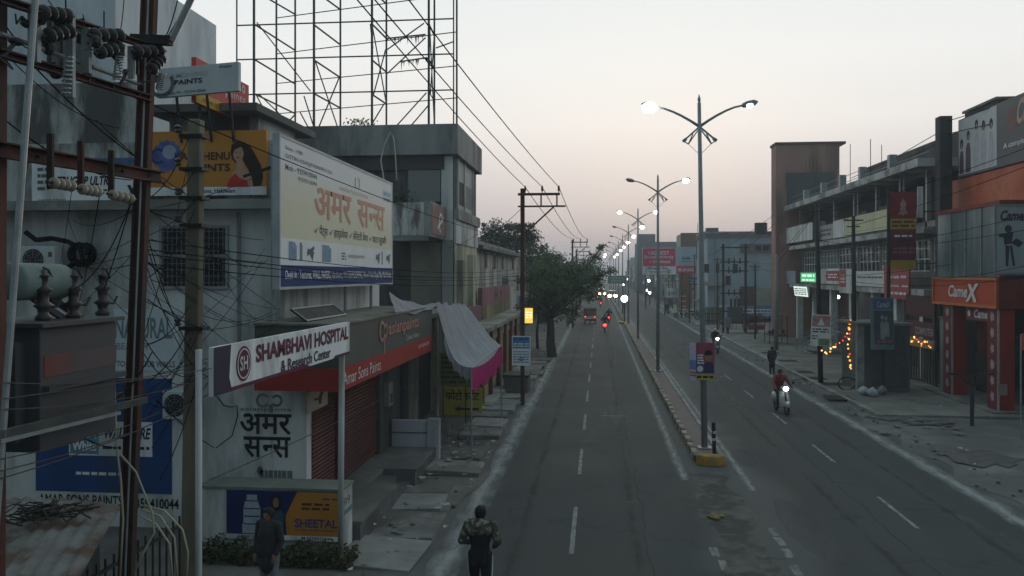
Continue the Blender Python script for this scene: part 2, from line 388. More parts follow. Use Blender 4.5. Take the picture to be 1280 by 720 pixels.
def asphalt():
    m = bpy.data.materials.new('asphalt'); m.use_nodes = True; nt = m.node_tree; N = nt.nodes.new; L = nt.links.new
    bs = nt.nodes['Principled BSDF']; bs.inputs['Specular IOR Level'].default_value = .16
    geo = N('ShaderNodeNewGeometry'); sp = N('ShaderNodeSeparateXYZ'); L(geo.outputs['Position'], sp.inputs[0])
    mp = N('ShaderNodeMapping'); mp.inputs['Scale'].default_value = (1, .12, 1); L(geo.outputs['Position'], mp.inputs[0])
    lng = N('ShaderNodeTexNoise'); lng.inputs['Scale'].default_value = 1.1; lng.inputs['Detail'].default_value = 5; L(mp.outputs[0], lng.inputs[0])
    blot = N('ShaderNodeTexNoise'); blot.inputs['Scale'].default_value = .35; blot.inputs['Detail'].default_value = 8; L(geo.outputs['Position'], blot.inputs[0])
    fine = N('ShaderNodeTexNoise'); fine.inputs['Scale'].default_value = 45; fine.inputs['Detail'].default_value = 3; L(geo.outputs['Position'], fine.inputs[0])
    def mth(op, a, b, c=None):
        q = N('ShaderNodeMath'); q.operation = op
        for i, x in enumerate((a, b, c)):
            if x is None: continue
            if isinstance(x, (int, float)): q.inputs[i].default_value = x
            else: L(x, q.inputs[i])
        return q.outputs[0]
    s = mth('ADD', mth('MULTIPLY', lng.outputs[0], .5), mth('ADD', mth('MULTIPLY', blot.outputs[0], .9), mth('MULTIPLY', fine.outputs[0], .45)))
    k = N('ShaderNodeMapRange'); L(s, k.inputs[0]); k.inputs[1].default_value = .55; k.inputs[2].default_value = 1.3; k.inputs[3].default_value = .039; k.inputs[4].default_value = .072
    # dust blown to the carriageway edges, broken up by noise
    def band(x0, x1):   # 0 at x0, 1 at x1
        r = N('ShaderNodeMapRange'); r.interpolation_type = 'SMOOTHSTEP'; L(mth('ADD', sp.outputs[0], mth('MULTIPLY', mth('SUBTRACT', blot.outputs[0], .5), 2.2)), r.inputs[0])
        r.inputs[1].default_value = x0; r.inputs[2].default_value = x1; return r.outputs[0]
    dust = mth('MAXIMUM', mth('MAXIMUM', band(-2.3, -3.6), band(8.9, 10.3)), mth('MULTIPLY', mth('MINIMUM', band(2.0, 2.7), band(4.6, 3.7)), .55))
    dust = mth('MULTIPLY', dust, .75)
    cv = N('ShaderNodeCombineColor'); L(k.outputs[0], cv.inputs[0]); L(mth('MULTIPLY', k.outputs[0], 1.09), cv.inputs[1]); L(mth('MULTIPLY', k.outputs[0], 1.07), cv.inputs[2])
    mi = N('ShaderNodeMix'); mi.data_type = 'RGBA'; L(dust, mi.inputs[0]); L(cv.outputs[0], mi.inputs[6]); mi.inputs[7].default_value = (.135, .135, .13, 1)
    # long cracks
    vo = N('ShaderNodeTexVoronoi'); vo.feature = 'DISTANCE_TO_EDGE'; vo.inputs['Scale'].default_value = .22
    wv = N('ShaderNodeVectorMath'); wv.operation = 'ADD'; L(geo.outputs['Position'], wv.inputs[0])
    wn = N('ShaderNodeTexNoise'); wn.inputs['Scale'].default_value = 1.3; wn.inputs['Detail'].default_value = 5; L(geo.outputs['Position'], wn.inputs[0])
    ws = N('ShaderNodeVectorMath'); ws.operation = 'SCALE'; L(wn.outputs['Color'], ws.inputs[0]); ws.inputs['Scale'].default_value = 1.6; L(ws.outputs[0], wv.inputs[1])
    L(wv.outputs[0], vo.inputs['Vector'])
    cr = N('ShaderNodeMapRange'); L(vo.outputs['Distance'], cr.inputs[0]); cr.inputs[1].default_value = .0; cr.inputs[2].default_value = .016; cr.inputs[3].default_value = .4; cr.inputs[4].default_value = 0
    crk = mth('MULTIPLY', cr.outputs[0], mth('GREATER_THAN', blot.outputs[0], .47))
    m2 = N('ShaderNodeMix'); m2.data_type = 'RGBA'; L(crk, m2.inputs[0]); L(mi.outputs[2], m2.inputs[6]); m2.inputs[7].default_value = (.025, .025, .025, 1)
    L(m2.outputs[2], bs.inputs['Base Color'])
    rr = N('ShaderNodeMapRange'); L(blot.outputs[0], rr.inputs[0]); rr.inputs[1].default_value = .3; rr.inputs[2].default_value = .7; rr.inputs[3].default_value = .78; rr.inputs[4].default_value = .95; L(rr.outputs[0], bs.inputs['Roughness'])
    bp = N('ShaderNodeBump'); bp.inputs['Strength'].default_value = .35; bp.inputs['Distance'].default_value = .01; L(s, bp.inputs['Height']); L(bp.outputs[0], bs.inputs['Normal'])
    return m
b = B(); b.grid(lambda u, v: (-3.5 + 14.1 * u, -12 + 900 * v * v, 0), 6, 60)
road = struct(b.build('road', asphalt()))
wl = WORN('worn_white_line', (.34, .355, .355), .80, True, sc_=2.2); wd = WORN('lane_dash_paint', (.30, .31, .305), .66, False, sc_=5)
wf = WORN('faint_paint', (.40, .40, .38), .35, False, sc_=4)
def strip(name, x0, x1, y0, y1, m, z=.004, wob=.06, n=40):
    r = random.Random(int(x0 * 100)); k = [r.uniform(-wob, wob) for _ in range(n + 1)]
    b = B(); b.grid(lambda u, v: (x0 + (x1 - x0) * u + k[round(v * n)], y0 + (y1 - y0) * v * v, z), 1, n)
    return b.build(name, m, road)
strip('edge_line', -3.18, -2.50, 2, 320, wl, wob=.05)
strip('edge_line', 8.85, 9.5, 8, 320, wl, wob=.04)
strip('edge_line', 2.10, 2.42, 22.4, 320, WORN('median_line', (.30, .31, .305), .80, True, sc_=4.5), wob=.02)
strip('edge_line', 3.72, 4.0, 21.5, 320, MATS['median_line'], wob=.02)
def dash(X, Y, l, w=.095, m=None):
    b = B().box(-w / 2, -l / 2, 0, w / 2, l / 2, .002); return b
dm = dash(0, 0, 3.0).mesh('lane_dash'); dm.materials.append(wd)
y = gnd(715, 660).y
for i in range(34): place(dm, 'lane_dash', road, (-.52 + .012 * i * (i < 20), 17.9 + i * 6.5, .004), scale=(1, 1.1, 1))
yy = [gnd(1144, 673).y, gnd(1031, 578).y, gnd(969, 527).y, gnd(928, 495).y]
for i in range(30): place(dm, 'lane_dash', road, (6.75, 19.9 + i * 6.3, .004), scale=(.95, .85, 1))
sm = dash(0, 0, .55, .16).mesh('short_dash'); sm.materials.append(wf)
for (px, py) in [(905, 707), (985, 692), (975, 677), (967, 665), (893, 690), (995, 713)]:
    place(sm, 'short_dash', road, gnd(px, py) + Vector((0, 0, .004)), rot=(0, 0, R_.uniform(-.1, .1)))
xm = dash(0, 0, .14, 1.0).mesh('cross_mark'); xm.materials.append(wf)
place(xm, 'cross_mark', road, gnd(768, 520) + Vector((0, 0, .004)), rot=(0, 0, .06))
# tar patches and the long joint between the two layers of asphalt
m_tar = WORN('tar_patch', (.045, .05, .051), .62, False, sc_=2); m_pt = WORN('pale_patch', (.10, .107, .107), .5, False, sc_=2.2); m_oil = WORN('oil_stain', (.03, .033, .034), .36, True, sc_=1.2)
pr = random.Random(19)
for k in range(12):
    x = pr.choice((pr.uniform(-2.1, 1.6), pr.uniform(4.2, 8.4))); y_ = 12 + 60 * pr.random() ** 1.6; rx, ry = pr.uniform(.25, .9), pr.uniform(.6, 2.6); n = 18
    b = B(); b.add([(x + rx * math.cos(6.283 * q / n) * pr.uniform(.75, 1.1), y_ + ry * math.sin(6.283 * q / n) * pr.uniform(.75, 1.1), .0015 + .0004 * (k % 5)) for q in range(n)], [tuple(range(n))]); b.build('road_patch', m_pt, road)
for (x, w_) in ((-1.62, .5), (.75, .45), (5.5, .5), (7.9, .5)):
    b = B(); b.grid(lambda u, v: (x + w_ * (u - .5) + .06 * math.sin(v * 23), 6 + 120 * v * v, .0009), 1, 60); b.build('tyre_track', m_oil, road)
for (x, y0, y1) in ((.98, 10, 120), (6.1, 12, 100)):
    ww = random.Random(int(x * 10)); b = B(); off = [ww.uniform(-.05, .05) for _ in range(121)]; b.grid(lambda u, v: (x + off[round(v * 120)] + .009 * (u - .5) * (1 + 8 * v), y0 + (y1 - y0) * v * v, .0032), 1, 120); b.build('seam_crack', m_tar, road)
for k in range(4):
    b = B(); x, y_ = pr.choice((pr.uniform(-2, 1.8), pr.uniform(4.2, 8.6))), pr.uniform(12, 34); pts = [(x, y_)]
    for q in range(16): pts.append((pts[-1][0] + pr.uniform(-.09, .16), pts[-1][1] + pr.uniform(-.08, .12)))
    for (xa_, ya_), (xb_, yb_) in zip(pts, pts[1:]): b.add([(xa_, ya_ - .008, .0034), (xb_, yb_ - .008, .0034), (xb_, yb_ + .008, .0034), (xa_, ya_ + .008, .0034)], [(0, 1, 2, 3)])
    b.build('crack', m_blk, road)
# broken strip in the median gap, in front of the nose
b = B()
rr = random.Random(3)
b.grid(lambda u, v: (2.95 + 1.0 * (u - .5) * (1 + .25 * math.sin(v * 19) + .15 * math.sin(v * 47)) - .25 * (1 - v), 9 + 14.3 * v, .004), 6, 40)
gapm = M('broken_gap', (.105, .102, .096), .95, .4, 2, bump=.6, col2=(.05, .048, .045), amt2=.5, s2=1.2, thr=.05)
b.build('broken_strip', gapm, road)

# left verge (earth and slabs) and right pavement
b = B(); b.grid(lambda u, v: (-3.2 - 9 * u + .22 * math.sin(v * 60) * (u < .01) + .12 * math.sin(v * 171) * (u < .01), 4 + 150 * v, .012 + .02 * math.sin(u * 9) * math.sin(v * 70)), 6, 120)
verge = struct(b.build('verge', m_dust, smooth=True))
b = B(); b.grid(lambda u, v: (9.6 + 16 * u + .3 * math.sin(v * 41) * (u < .01), 8 + 26 * v, .01 + .03 * math.sin(u * 12) * math.sin(v * 21)), 8, 60)
struct(b.build('right_verge', M('right_dust', (.165, .165, .155), .95, .4, .7, bump=.5, col2=(.10, .10, .095), amt2=.5, s2=.45, thr=.12), smooth=True))
pv = B().box(10.7, 33, -.02, 26, 150, .10)
pave = struct(pv.build('pavement', M('paving', (.205, .20, .185), .92, .3, 1.0, bump=.3, col2=(.12, .115, .105), amt2=.5, s2=.6, thr=.12)))
kb = B().box(10.48, 33, -.02, 10.70, 150, .115); struct(kb.build('kerb', m_concl))
pitm = B().box(-.55, -.6, 0, .55, .6, .012).mesh('tree_pit'); pitm.materials.append(M('pit_earth', (.02, .018, .016), .95, .4, 4, bump=.6))
for i, (px, py) in enumerate([(963, 441), (985, 451), (1003, 465), (1018, 473), (1040, 480), (1048, 497)]):
    p = gnd(px, py, .1); place(pitm, 'tree_pit', pave, (p.x, p.y, .096))
# cracks / patches on the dusty right verge
pm = M('wet_patch', (.09, .09, .085), .7, .4, 3, bump=.3)
for (px, py, rx, ry) in [(1215, 570, 1.3, .6), (1160, 528, 1.2, .35), (1110, 520, 1.0, .4)]:
    p = gnd(px, py, .05); n = 22; b = B(); r = random.Random(px)
    b.add([(p.x + rx * math.cos(t * 2 * math.pi / n) * r.uniform(.5, 1.15), p.y + ry * 2.5 * math.sin(t * 2 * math.pi / n) * r.uniform(.5, 1.15), .052) for t in range(n)], [tuple(range(n))])
    struct(b.build('earth_patch', pm))
# concrete drain slabs along the left kerb, each its own slab
slabm = [M('slab_a', (.235, .235, .225), .9, .3, 2, bump=.3, col2=(.13, .125, .115), amt2=.45), M('slab_b', (.19, .19, .18), .9, .3, 2, bump=.3, col2=(.11, .105, .1), amt2=.55)]
drain = thing('drain_cover', 'row of loose grey concrete slabs over the roadside drain', 'drain', (-4, 16, 0))
sr = random.Random(5)
y = 15.0
for i in range(22):
    l = sr.uniform(1.3, 1.9); w = sr.uniform(.62, .8)
    if i in (6, 13): y += l + .1; continue
    b = B().box(-w, -l / 2, 0, w, l / 2, .14)
    o = b.build('concrete_slab', slabm[i % 2], drain, local=True, bevel=.015)
    o.location = (sr.uniform(-.12, .12) + .02 + (.15 if 15 < i else 0) - .22 * (y < 21), y + l / 2 - 16, sr.uniform(.0, .05) + (-.12 if y < 21 else -.03)); o.rotation_euler = (sr.uniform(-.03, .03), sr.uniform(-.05, .05), sr.uniform(-.06, .06))
    y += l + sr.uniform(.03, .25)
# litter: paper and plastic scraps, nobody could count them
b = B(); lr = random.Random(8)
for i in range(230):
    if i < 150: x, yy_ = lr.uniform(-4.9, -3.1), lr.uniform(14, 46) if i > 40 else lr.gauss(24.5, 1.2)
    else: x, yy_ = lr.uniform(9.8, 15), lr.uniform(20, 55)
    s_ = lr.uniform(.03, .1) * (1.4 if i % 9 == 0 else 1); a = lr.uniform(0, 6.3); z = .16 if (i < 150) else .12
    b.add([(x + s_ * math.cos(a + k * 1.57) * lr.uniform(.6, 1.3), yy_ + s_ * math.sin(a + k * 1.57), z + lr.uniform(0, .05)) for k in range(4)], [(0, 1, 2, 3)])
stuff(b.build('litter', M('litter_scraps', (.42, .41, .39), .8, .6, 8, col2=(.12, .1, .08), amt2=.5, s2=3)))
b = B()
for i in range(420):
    x = lr.gauss(-4.3, .35) if i % 3 else lr.gauss(10.2, .4); y_ = lr.uniform(12, 60); s_ = lr.uniform(.015, .07)
    b.sphere((x, y_, .02 + s_ * .5), (s_ * 1.2, s_, s_ * .7), 5, 3)
stuff(b.build('rubble', m_conc))

# ------------------------------------------------------------------ median
med = thing('median', 'raised road divider with cream and black kerb stones', 'road divider', (3.2, 24, 0))
b = B().box(2.91, 24.4, -.02, 3.46, 330, .16)
def paver_mat():
    m = M('red_pavers', (.27, .185, .17), .9, .35, 3, col2=(.22, .20, .185), amt2=.6, s2=1.1, thr=.15)
    nt = m.node_tree; bs = nt.nodes['Principled BSDF']; old = bs.inputs['Base Color'].links[0].from_socket
    br = nt.nodes.new('ShaderNodeTexBrick'); br.inputs['Scale'].default_value = 4; br.inputs['Mortar Size'].default_value = .03
    br.inputs['Color1'].default_value = (1, 1, 1, 1); br.inputs['Color2'].default_value = (.75, .75, .75, 1); br.inputs['Mortar'].default_value = (.3, .3, .3, 1)
    g = nt.nodes.new('ShaderNodeNewGeometry'); nt.links.new(g.outputs['Position'], br.inputs[0])
    mi = nt.nodes.new('ShaderNodeMix'); mi.data_type = 'RGBA'; mi.blend_type = 'MULTIPLY'; mi.inputs[0].default_value = 1
    nt.links.new(old, mi.inputs[6]); nt.links.new(br.outputs[0], mi.inputs[7]); nt.links.new(mi.outputs[2], bs.inputs['Base Color'])
    return m
b.build('paver_bed', paver_mat(), med)
km = []
for m in (m_blk, m_kyel):
    k = B().box(-.075, -.235, -.03, .075, .235, .20).mesh('kerb_stone'); k.materials.append(m); km.append(k)
kr = random.Random(4)
for i in range(240):
    place(km[i % 2], 'kerb_stone', med, (2.83 + kr.uniform(-.014, .014), 24.85 + i * .5, kr.uniform(-.02, .012)), rot=(0, kr.uniform(-.04, .04), kr.uniform(-.04, .04)))
b = B().box(2.76, 144.9, -.02, 2.905, 330, .20); b.build('kerb_run', m_kyel, med)
b = B().box(3.47, 24.4, -.02, 3.60, 330, .19); b.build('kerb_run', m_concl, med)
b = B(); b.prism([(2.76 + (.42 + .42 * math.cos(math.pi + math.pi * t / 10)), 24.38 - .38 * math.sin(math.pi * t / 10), -.02) for t in range(11)], (0, 0, .32)); b.build('nose_block', M('nose_ochre', (.48, .25, .035), .85, .35, 4, col2=(.20, .16, .11), amt2=.45, s2=2.5), med, bevel=.05)
# bollard
bo = thing('bollard', 'short black bollard with white bands on the yellow median nose', 'bollard', (3.3, 24.45, .17))
B().tube([(3.3, 24.45, .17), (3.27, 24.45, 1.12)], .055, 8).build('post', m_black, bo)
for z in (.66, .86): B().tube([(3.285, 24.45, z), (3.281, 24.45, z + .07)], .06, 8).build('band', m_white, bo)
B().sphere((3.27, 24.45, 1.13), .06, 8, 5).build('cap', m_black, bo)

# ------------------------------------------------------------------ street lamps
m_lamp = M('lamp_grey', (.24, .265, .275), .55, .2, 4, metal=.1)
def street_lamp(x, y, label, lit, lean=0., H=10.4):
    t = thing('street_lamp', label, 'street lamp', (x, y, .17), 'double-armed street lamps along the median')
    def P(dx, dz, dy=0): return (x + dx + lean * (dz / H), y + dy, .17 + dz)
    B().tube([P(0, 0), P(0, H * .5), P(0, H)], [.10, .08, .055], 10).build('pole', m_lamp, t, smooth=True)
    B().box(x - .2, y - .2, .17, x + .2, y + .2, .21).build('base_plate', m_lamp, t)
    B().tube([P(0, H), P(0, H + .1), P(0, H + .25)], [.03, .05, .01], 8).build('finial', m_lamp, t)
    zz = H - .72
    for s, lt in ((-1, lit[0]), (1, lit[1])):
        pts = [P(s * u * 1.3, zz + .62 * (1 - (1 - u) ** 1.5)) for u in (0, .2, .4, .6, .8, 1)]
        B().tube(pts, [.045, .04, .037, .034, .03, .03], 8).build('arm', m_lamp, t, smooth=True)
        br = B(); br.bar(P(0, zz), P(s * .48, zz - .42), .05); br.bar(P(s * .5, zz - .44), P(s * .4, zz - .36), .09)
        br.bar(P(s * .06, zz - .12), P(s * .34, zz - .52), .035); br.bar(P(s * .2, zz - .22), P(s * .34, zz - .52), .035); br.bar(P(s * .48, zz - .42), P(s * .34, zz - .52), .03)
        br.tube([P(s * .34, zz - .52), P(0, zz - .85)], .01, 4)
        br.build('bracket', m_lamp, t)
        e0 = P(s * 1.24, zz + .6); e1 = P(s * 1.72, zz + .72)
        a, c = Vector(e0), Vector(e1); mid = (a + c) / 2
        h = B()
        ax = (c - a).normalized()
        h.lathe([(.02, 0), (.07, .05), (.10, .2), (.09, .4), (.02, .5)], a, ax, 8)
        hd = h.build('lamp_head', m_lamp, t, smooth=True)
        if lt:
            B().sphere(mid + Vector((0, -.06, -.07)), (.19 * lt, .16 * lt, .13 * lt), 14, 10).build('lens', e_lamp, t)
        else:
            B().sphere(mid + Vector((0, 0, -.05)), (.16, .07, .05), 10, 6).build('lens', GL('dark_lens', (.1, .1, .11), .2), t)
lamps = [(3.18, 25.75, 'street lamp on the median nose with a poster hung on its pole', (1.25, .5), -.16),
         (3.2, 46.0, 'street lamp second from the median nose, its far arm dark', (0, 1.0), 0),
         (3.2, 69.0, 'street lamp third from the median nose, both lamps lit', (1.0, 1.1), 0),
         (3.2, 91.0, 'street lamp fourth from the median nose, standing behind the third', (0, 1.3), 0),
         (3.2, 113.0, 'street lamp fifth from the median nose beside the tall red and white hoarding', (0, 1.4), 0),
         (3.2, 135.0, 'sixth street lamp along the median, small and hazy', (0, 1.5), 0),
         (3.2, 157.0, 'seventh street lamp along the median, before the green gantry', (0, 1.6), 0),
         (3.2, 179.0, 'eighth street lamp along the median, just before the green gantry', (0, 1.7), 0),
         (3.2, 215.0, 'ninth street lamp along the median, beyond the green gantry', (1.5, 1.9), 0),
         (3.2, 245.0, 'tenth street lamp, the last one made out beyond the gantry', (1.5, 2.0), 0)]
for a in lamps: street_lamp(*a)

# poster boards strapped to the first lamp
t = thing('campaign_poster', 'red and blue portrait poster strapped high on the first lamp pole', 'poster', (3.1, 25.5, 2.6))
F, w, h = frY(870, 428, 893, 475, 25.55)
B().fbox(F, 0, 0, w, h, -.02, 0).build('board', M('poster_navy', (.10, .09, .24), .5, .2, 3), t)
q = B(); q.fpoly(F, [(.0, h), (w, h), (w, h * .35), (w * .55, h * .3), (.0, h * .75)], .004); q.build('red_field', M('poster_red', (.32, .06, .10), .5, .3, 4), t)
q = B(); q.fpoly(F, [(0, 0), (w, 0), (w, h * .17), (0, h * .17)], .005); q.build('caption_strip', M('poster_yellow', (.45, .36, .1), .6), t)
bars_text(F, .03, .03, w - .03, h * .15, 3, m_black, t, 5)
q = B(); q.fdisc(F, w * .68, h * .62, .11, .007, .15); q.build('portrait_face', M('print_skin', (.28, .15, .11), .6), t)
q = B(); q.fpoly(F, [(w * .42, h * .2), (w * .97, h * .2), (w * .95, h * .42), (w * .75, h * .5), (w * .6, h * .5), (w * .45, h * .42)], .006); q.build('portrait_coat', M('print_navy', (.03, .03, .09), .6), t)
q = B(); q.fpoly(F, [(w * .68 + .12 * math.cos(a * .4), h * .70 + .11 * math.sin(a * .4)) for a in range(-1, 10)], .008); q.build('portrait_hair', m_hair, t)
bars_text(F, .04, h * .42, w * .42, h * .7, 1.5, m_white, t, 9, rows=4)
q = B(); q.fdisc(F, w * .22, h * .3, .09, .006); q.build('badge', m_white, t)
t = thing('campaign_board', 'pale blue board edge-on beside the portrait poster', 'poster', (2.7, 25.6, 2.6))
p = onY(862, 475, 25.8); q_ = onY(870.5, 475, 25.56); F2 = Fr(p, (q_.x - p.x, q_.y - p.y, 0)); w2 = (q_ - p).length
B().fbox(F2, 0, 0, w2, h, -.02, 0).build('board', M('poster_pale', (.48, .47, .60), .6, .2, 3), t)
q = B(); q.fpoly(F2, [(0, h * .3), (w2, h * .3), (w2, h * .55), (0, h * .55)], .004); q.build('blue_field', M('poster_blue', (.15, .22, .45), .6), t)
bars_text(F2, .02, h * .1, w2 - .02, h * .26, 2, m_red, t, 4, rows=2)
# ------------------------------------------------------------------ LEFT SIDE: corner building with the paint shop
m_wallw = M('limewash', (.62, .63, .63), .9, .22, 1.2, streak=1, col2=(.22, .22, .21), amt2=.35, s2=.9, thr=.12)
m_wallg = M('stained_parapet', (.50, .50, .49), .92, .35, 1.2, streak=1, col2=(.05, .05, .047), amt2=.50, s2=1.3, thr=.10, bump=.3)
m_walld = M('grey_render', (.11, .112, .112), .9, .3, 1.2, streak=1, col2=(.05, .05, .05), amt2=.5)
m_cream = M('cream_render', (.56, .54, .42), .9, .25, 1, streak=1, col2=(.17, .16, .125), amt2=.45, s2=.8, thr=.12)
m_shut = M('maroon_shutter', (.085, .024, .02), .6, .3, 1.2, streak=1, col2=(.07, .02, .018), amt2=.5)
m_signg = M('olive_grey_panel', (.085, .09, .08), .6, .15, 1)
m_signr = M('sign_red', (.30, .03, .025), .6, .15, 1)
m_paper = M('sign_white', (.76, .77, .79), .6, .12, 1.5, streak=1, col2=(.40, .41, .41), amt2=.3)
m_blue = M('print_blue', (.02, .045, .19), .6, .15, 2)
m_maroon = M('print_maroon', (.10, .012, .04), .6, .1, 2)
m_gtxt = M('print_grey', (.10, .105, .11), .7, .1, 2)

FY = 17.0
b1 = thing('corner_building', 'white plastered corner building with stained parapet above the paint shop', 'building', (-8, 20, 0))
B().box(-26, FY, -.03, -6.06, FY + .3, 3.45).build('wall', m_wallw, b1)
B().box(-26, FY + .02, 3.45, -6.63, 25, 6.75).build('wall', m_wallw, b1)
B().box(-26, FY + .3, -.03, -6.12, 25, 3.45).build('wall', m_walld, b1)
B().box(-26, FY - .45, 6.75, -6.45, 25.2, 6.95).build('floor_slab', m_concl, b1)
B().box(-26, FY - .1, 6.95, -6.6, FY + .15, 8.2).build('parapet', m_wallg, b1)
B().box(-6.8, FY + .15, 6.95, -6.6, 25, 8.0).build('parapet', m_wallg, b1)
B().box(-26, FY + .16, 8.2, -9.9, FY + .5, 9.55).build('parapet', m_wallg, b1)
B().box(-26, FY + .15, 6.95, -6.8, 25, 7.0).build('roof', m_conc, b1)
b = B().box(-26, 18.2, 7, -11, 23.3, 12.6)
b.build('upper_storey', M('upper_render', (.58, .62, .65), .9, .22, 1, streak=1, col2=(.33, .34, .35), amt2=.3, s2=.8, thr=.12), b1)
# dark opening of the upper storey
w = B(); F, ww, hh = frY(62, 25, 105, 92, 18.18); w.fbox(F, 0, 0, ww, hh, 0, .02); wo = w.build('window', m_glassd, b1)
q = B()
for i in range(4): q.fbox(F, ww * i / 3 - .03, 0, ww * i / 3 + .03, hh, .02, .06)
q.build('frame', m_iron, wo)
# stair head with a thin concrete roof
B().box(-9.7, 18.2, 6.95, -7.6, 20.5, 8.95).build('stair_head', m_wallg, b1)
B().box(-9.95, 17.5, 8.95, -7.35, 21.3, 9.12).build('stair_head_roof', m_conc, b1)
# barred window
F, w_, h_ = frY(200, 282, 286, 361, FY + .0)
B().fbox(F, .05, .05, w_ - .05, h_ - .05, .0, .01).build('window_pane', m_glassd, b1)
wf_ = B(); 
for (a0, b0, a1, b1_) in [(0, 0, w_, .06), (0, h_ - .06, w_, h_), (0, .06, .06, h_ - .06), (w_ - .06, .06, w_, h_ - .06), (.06, h_ * .48, w_ - .06, h_ * .54), (w_ * .5, .06, w_ * .5 + .04, h_ * .48), (w_ * .5, h_ * .54, w_ * .5 + .04, h_ - .06)]:
    wf_.fbox(F, a0, b0, a1, b1_, .0, .05)
wfo = wf_.build('window_frame', M('frame_paint', (.30, .30, .33), .6), b1)
q = B()
for i in range(1, 15): q.fbox(F, w_ * i / 15 - .006, .06, w_ * i / 15 + .006, h_ - .06, .055, .067)
for i in range(1, 10): q.fbox(F, .06, h_ * i / 10 - .006, w_ - .06, h_ * i / 10 + .006, .068, .08)
q.build('grille', M('grille_paint', (.20, .20, .22), .6), wfo, kind='stuff')
# drain pipe
p = onY(300, 262, FY); B().tube([(p.x, FY - .06, 6.7), (p.x, FY - .06, 3.5)], .045, 8).build('drain_pipe', M('pipe_grey', (.25, .26, .27), .6), b1)
# wall print above the blue poster
F, w_, h_ = frY(143, 386, 224, 463, FY)
t = thing('wall_poster', 'white paint advert with grey capitals on the wall behind the rusty pole', 'poster', F.O)
B().fbox(F, 0, 0, w_, h_, .0, .012).build('sheet', M('poster_white', (.55, .60, .64), .7, .1, 2), t)
text(F, 'NATURAL', .02, h_ * .52, w_ * .9, h_ * .86, M('poster_teal', (.15, .21, .23), .7), t, .016, .02)
text(F, 'BEAUTY', .05, h_ * .34, w_ * .55, h_ * .45, MATS['poster_teal'], t, .016, .0)
text(F, 'TO LIFE YOUR WALLS', .06, h_ * .06, w_ * .94, h_ * .16, m_gtxt, t, .016, .02)
F, w_, h_ = frY(45, 471, 215, 613, FY)
t = thing('blue_mural', 'big blue painted paint advert on the ground floor wall', 'mural', F.O)
B().fbox(F, 0, 0, w_, h_, .0, .01).build('field', M('mural_blue', (.012, .06, .22), .8, .3, 1.5, streak=1, col2=(.02, .05, .13), amt2=.4), t)
B().fbox(F, w_ * .25, h_ * .32, w_ * .86, h_ * .62, .01, .02).build('white_box', m_paper, t)
B().fbox(F, w_ * .26, h_ * .335, w_ * .47, h_ * .605, .02, .026).build('teal_box', M('mural_teal', (.10, .22, .30), .8), t)
text(F, 'BIRLA', w_ * .275, h_ * .47, w_ * .455, h_ * .58, m_paper, t, .03, .03)
text(F, 'White', w_ * .275, h_ * .36, w_ * .455, h_ * .45, m_paper, t, .03, .03)
text(F, 'WALLCARE', w_ * .50, h_ * .47, w_ * .84, h_ * .57, M('mural_ink', (.015, .02, .06), .8), t, .024, .03, slant=.15)
bars_text(F, w_ * .5, h_ * .37, w_ * .84, h_ * .42, 3, MATS['mural_ink'], t, 4, .024)
bars_text(F, w_ * .25, h_ * .68, w_ * .55, h_ * .76, 3, m_paper, t, 2, .014)
bars_text(F, w_ * .3, h_ * .14, w_ * .7, h_ * .19, 6, m_paper, t, 3, .014)
text(F, 'AMAR SONS PAINTS', w_ * .02, -.30, w_ * .64, -.06, m_black, b1, .008, .02)
text(F, '9359410044', w_ * .70, -.32, w_ * 1.05, -.10, m_black, b1, .008, .02)
# painted wall of the shop: name in big black letters
F, w_, h_ = frY(268, 487, 383, 612, FY)
Lw = text(F, 'अमर', w_ * .28, h_ * .56, w_ * .84, h_ * .77, m_black, b1, .006, .03); text(F, 'सन~स', w_ * .32, h_ * .33, w_ * .83, h_ * .54, m_black, b1, .006, .03)
q = B(); q.fring(F, w_ * .53, h_ * .9, .10, .15, .006, 20, .6, 5.6); q.fring(F, w_ * .68, h_ * .9, .08, .13, .006, 20, -2.5, 2.6); q.fbox(F, w_ * .6, h_ * .78, w_ * .64, h_ * .86, .0, .006)
q.build('faded_emblem', M('faded_print', (.16, .165, .17), .9, .4, 5), b1)
text(F, 'asianpaints', w_ * .28, h_ * .785, w_ * .84, h_ * .83, MATS['faded_print'], b1, .005, .01)
bars_text(F, w_ * .3, h_ * .03, w_ * .9, h_ * .075, 5, m_gtxt, b1, 3, .006, name='lettering'); bars_text(F, w_ * .5, h_ * .1, w_ * .85, h_ * .25, 5, MATS['faded_print'], b1, 4, .006, name='lettering')
q = B(); q.fdisc(F, w_ * .50, h_ * .2, .07, .006, .1, 7); q.build('painted_motif', m_gtxt, b1)
# shop front along the street
SX = -6.1
def shutter(y0, y1, z0, z1, X, m, parent, sgn=1, name='roller_shutter', pitch=.085):
    b = B(); n = int((z1 - z0) / pitch)
    pts = []
    for i in range(n):
        z = z0 + (z1 - z0) * i / n; dz = (z1 - z0) / n
        pts += [(X, z), (X + sgn * .022, z + dz * .3), (X + sgn * .022, z + dz * .7), (X, z + dz * .98)]
    pts.append((X, z1)); vs = []; fs = []
    for x, z in pts: vs += [(x, y0, z), (x, y1, z)]
    for i in range(len(pts) - 1): fs.append((2 * i, 2 * i + 1, 2 * i + 3, 2 * i + 2) if sgn > 0 else (2 * i + 1, 2 * i, 2 * i + 2, 2 * i + 3))
    b.add(vs, fs); return b.build(name, m, parent, kind='stuff')
shutter(17.35, 18.9, .5, 3.3, SX + .03, m_shut, b1); shutter(19.1, 22.55, .5, 3.3, SX + .03, m_shut, b1)
B().box(SX - .04, 18.9, .46, SX + .1, 19.1, 3.3).build('shutter_rail', m_shut, b1)
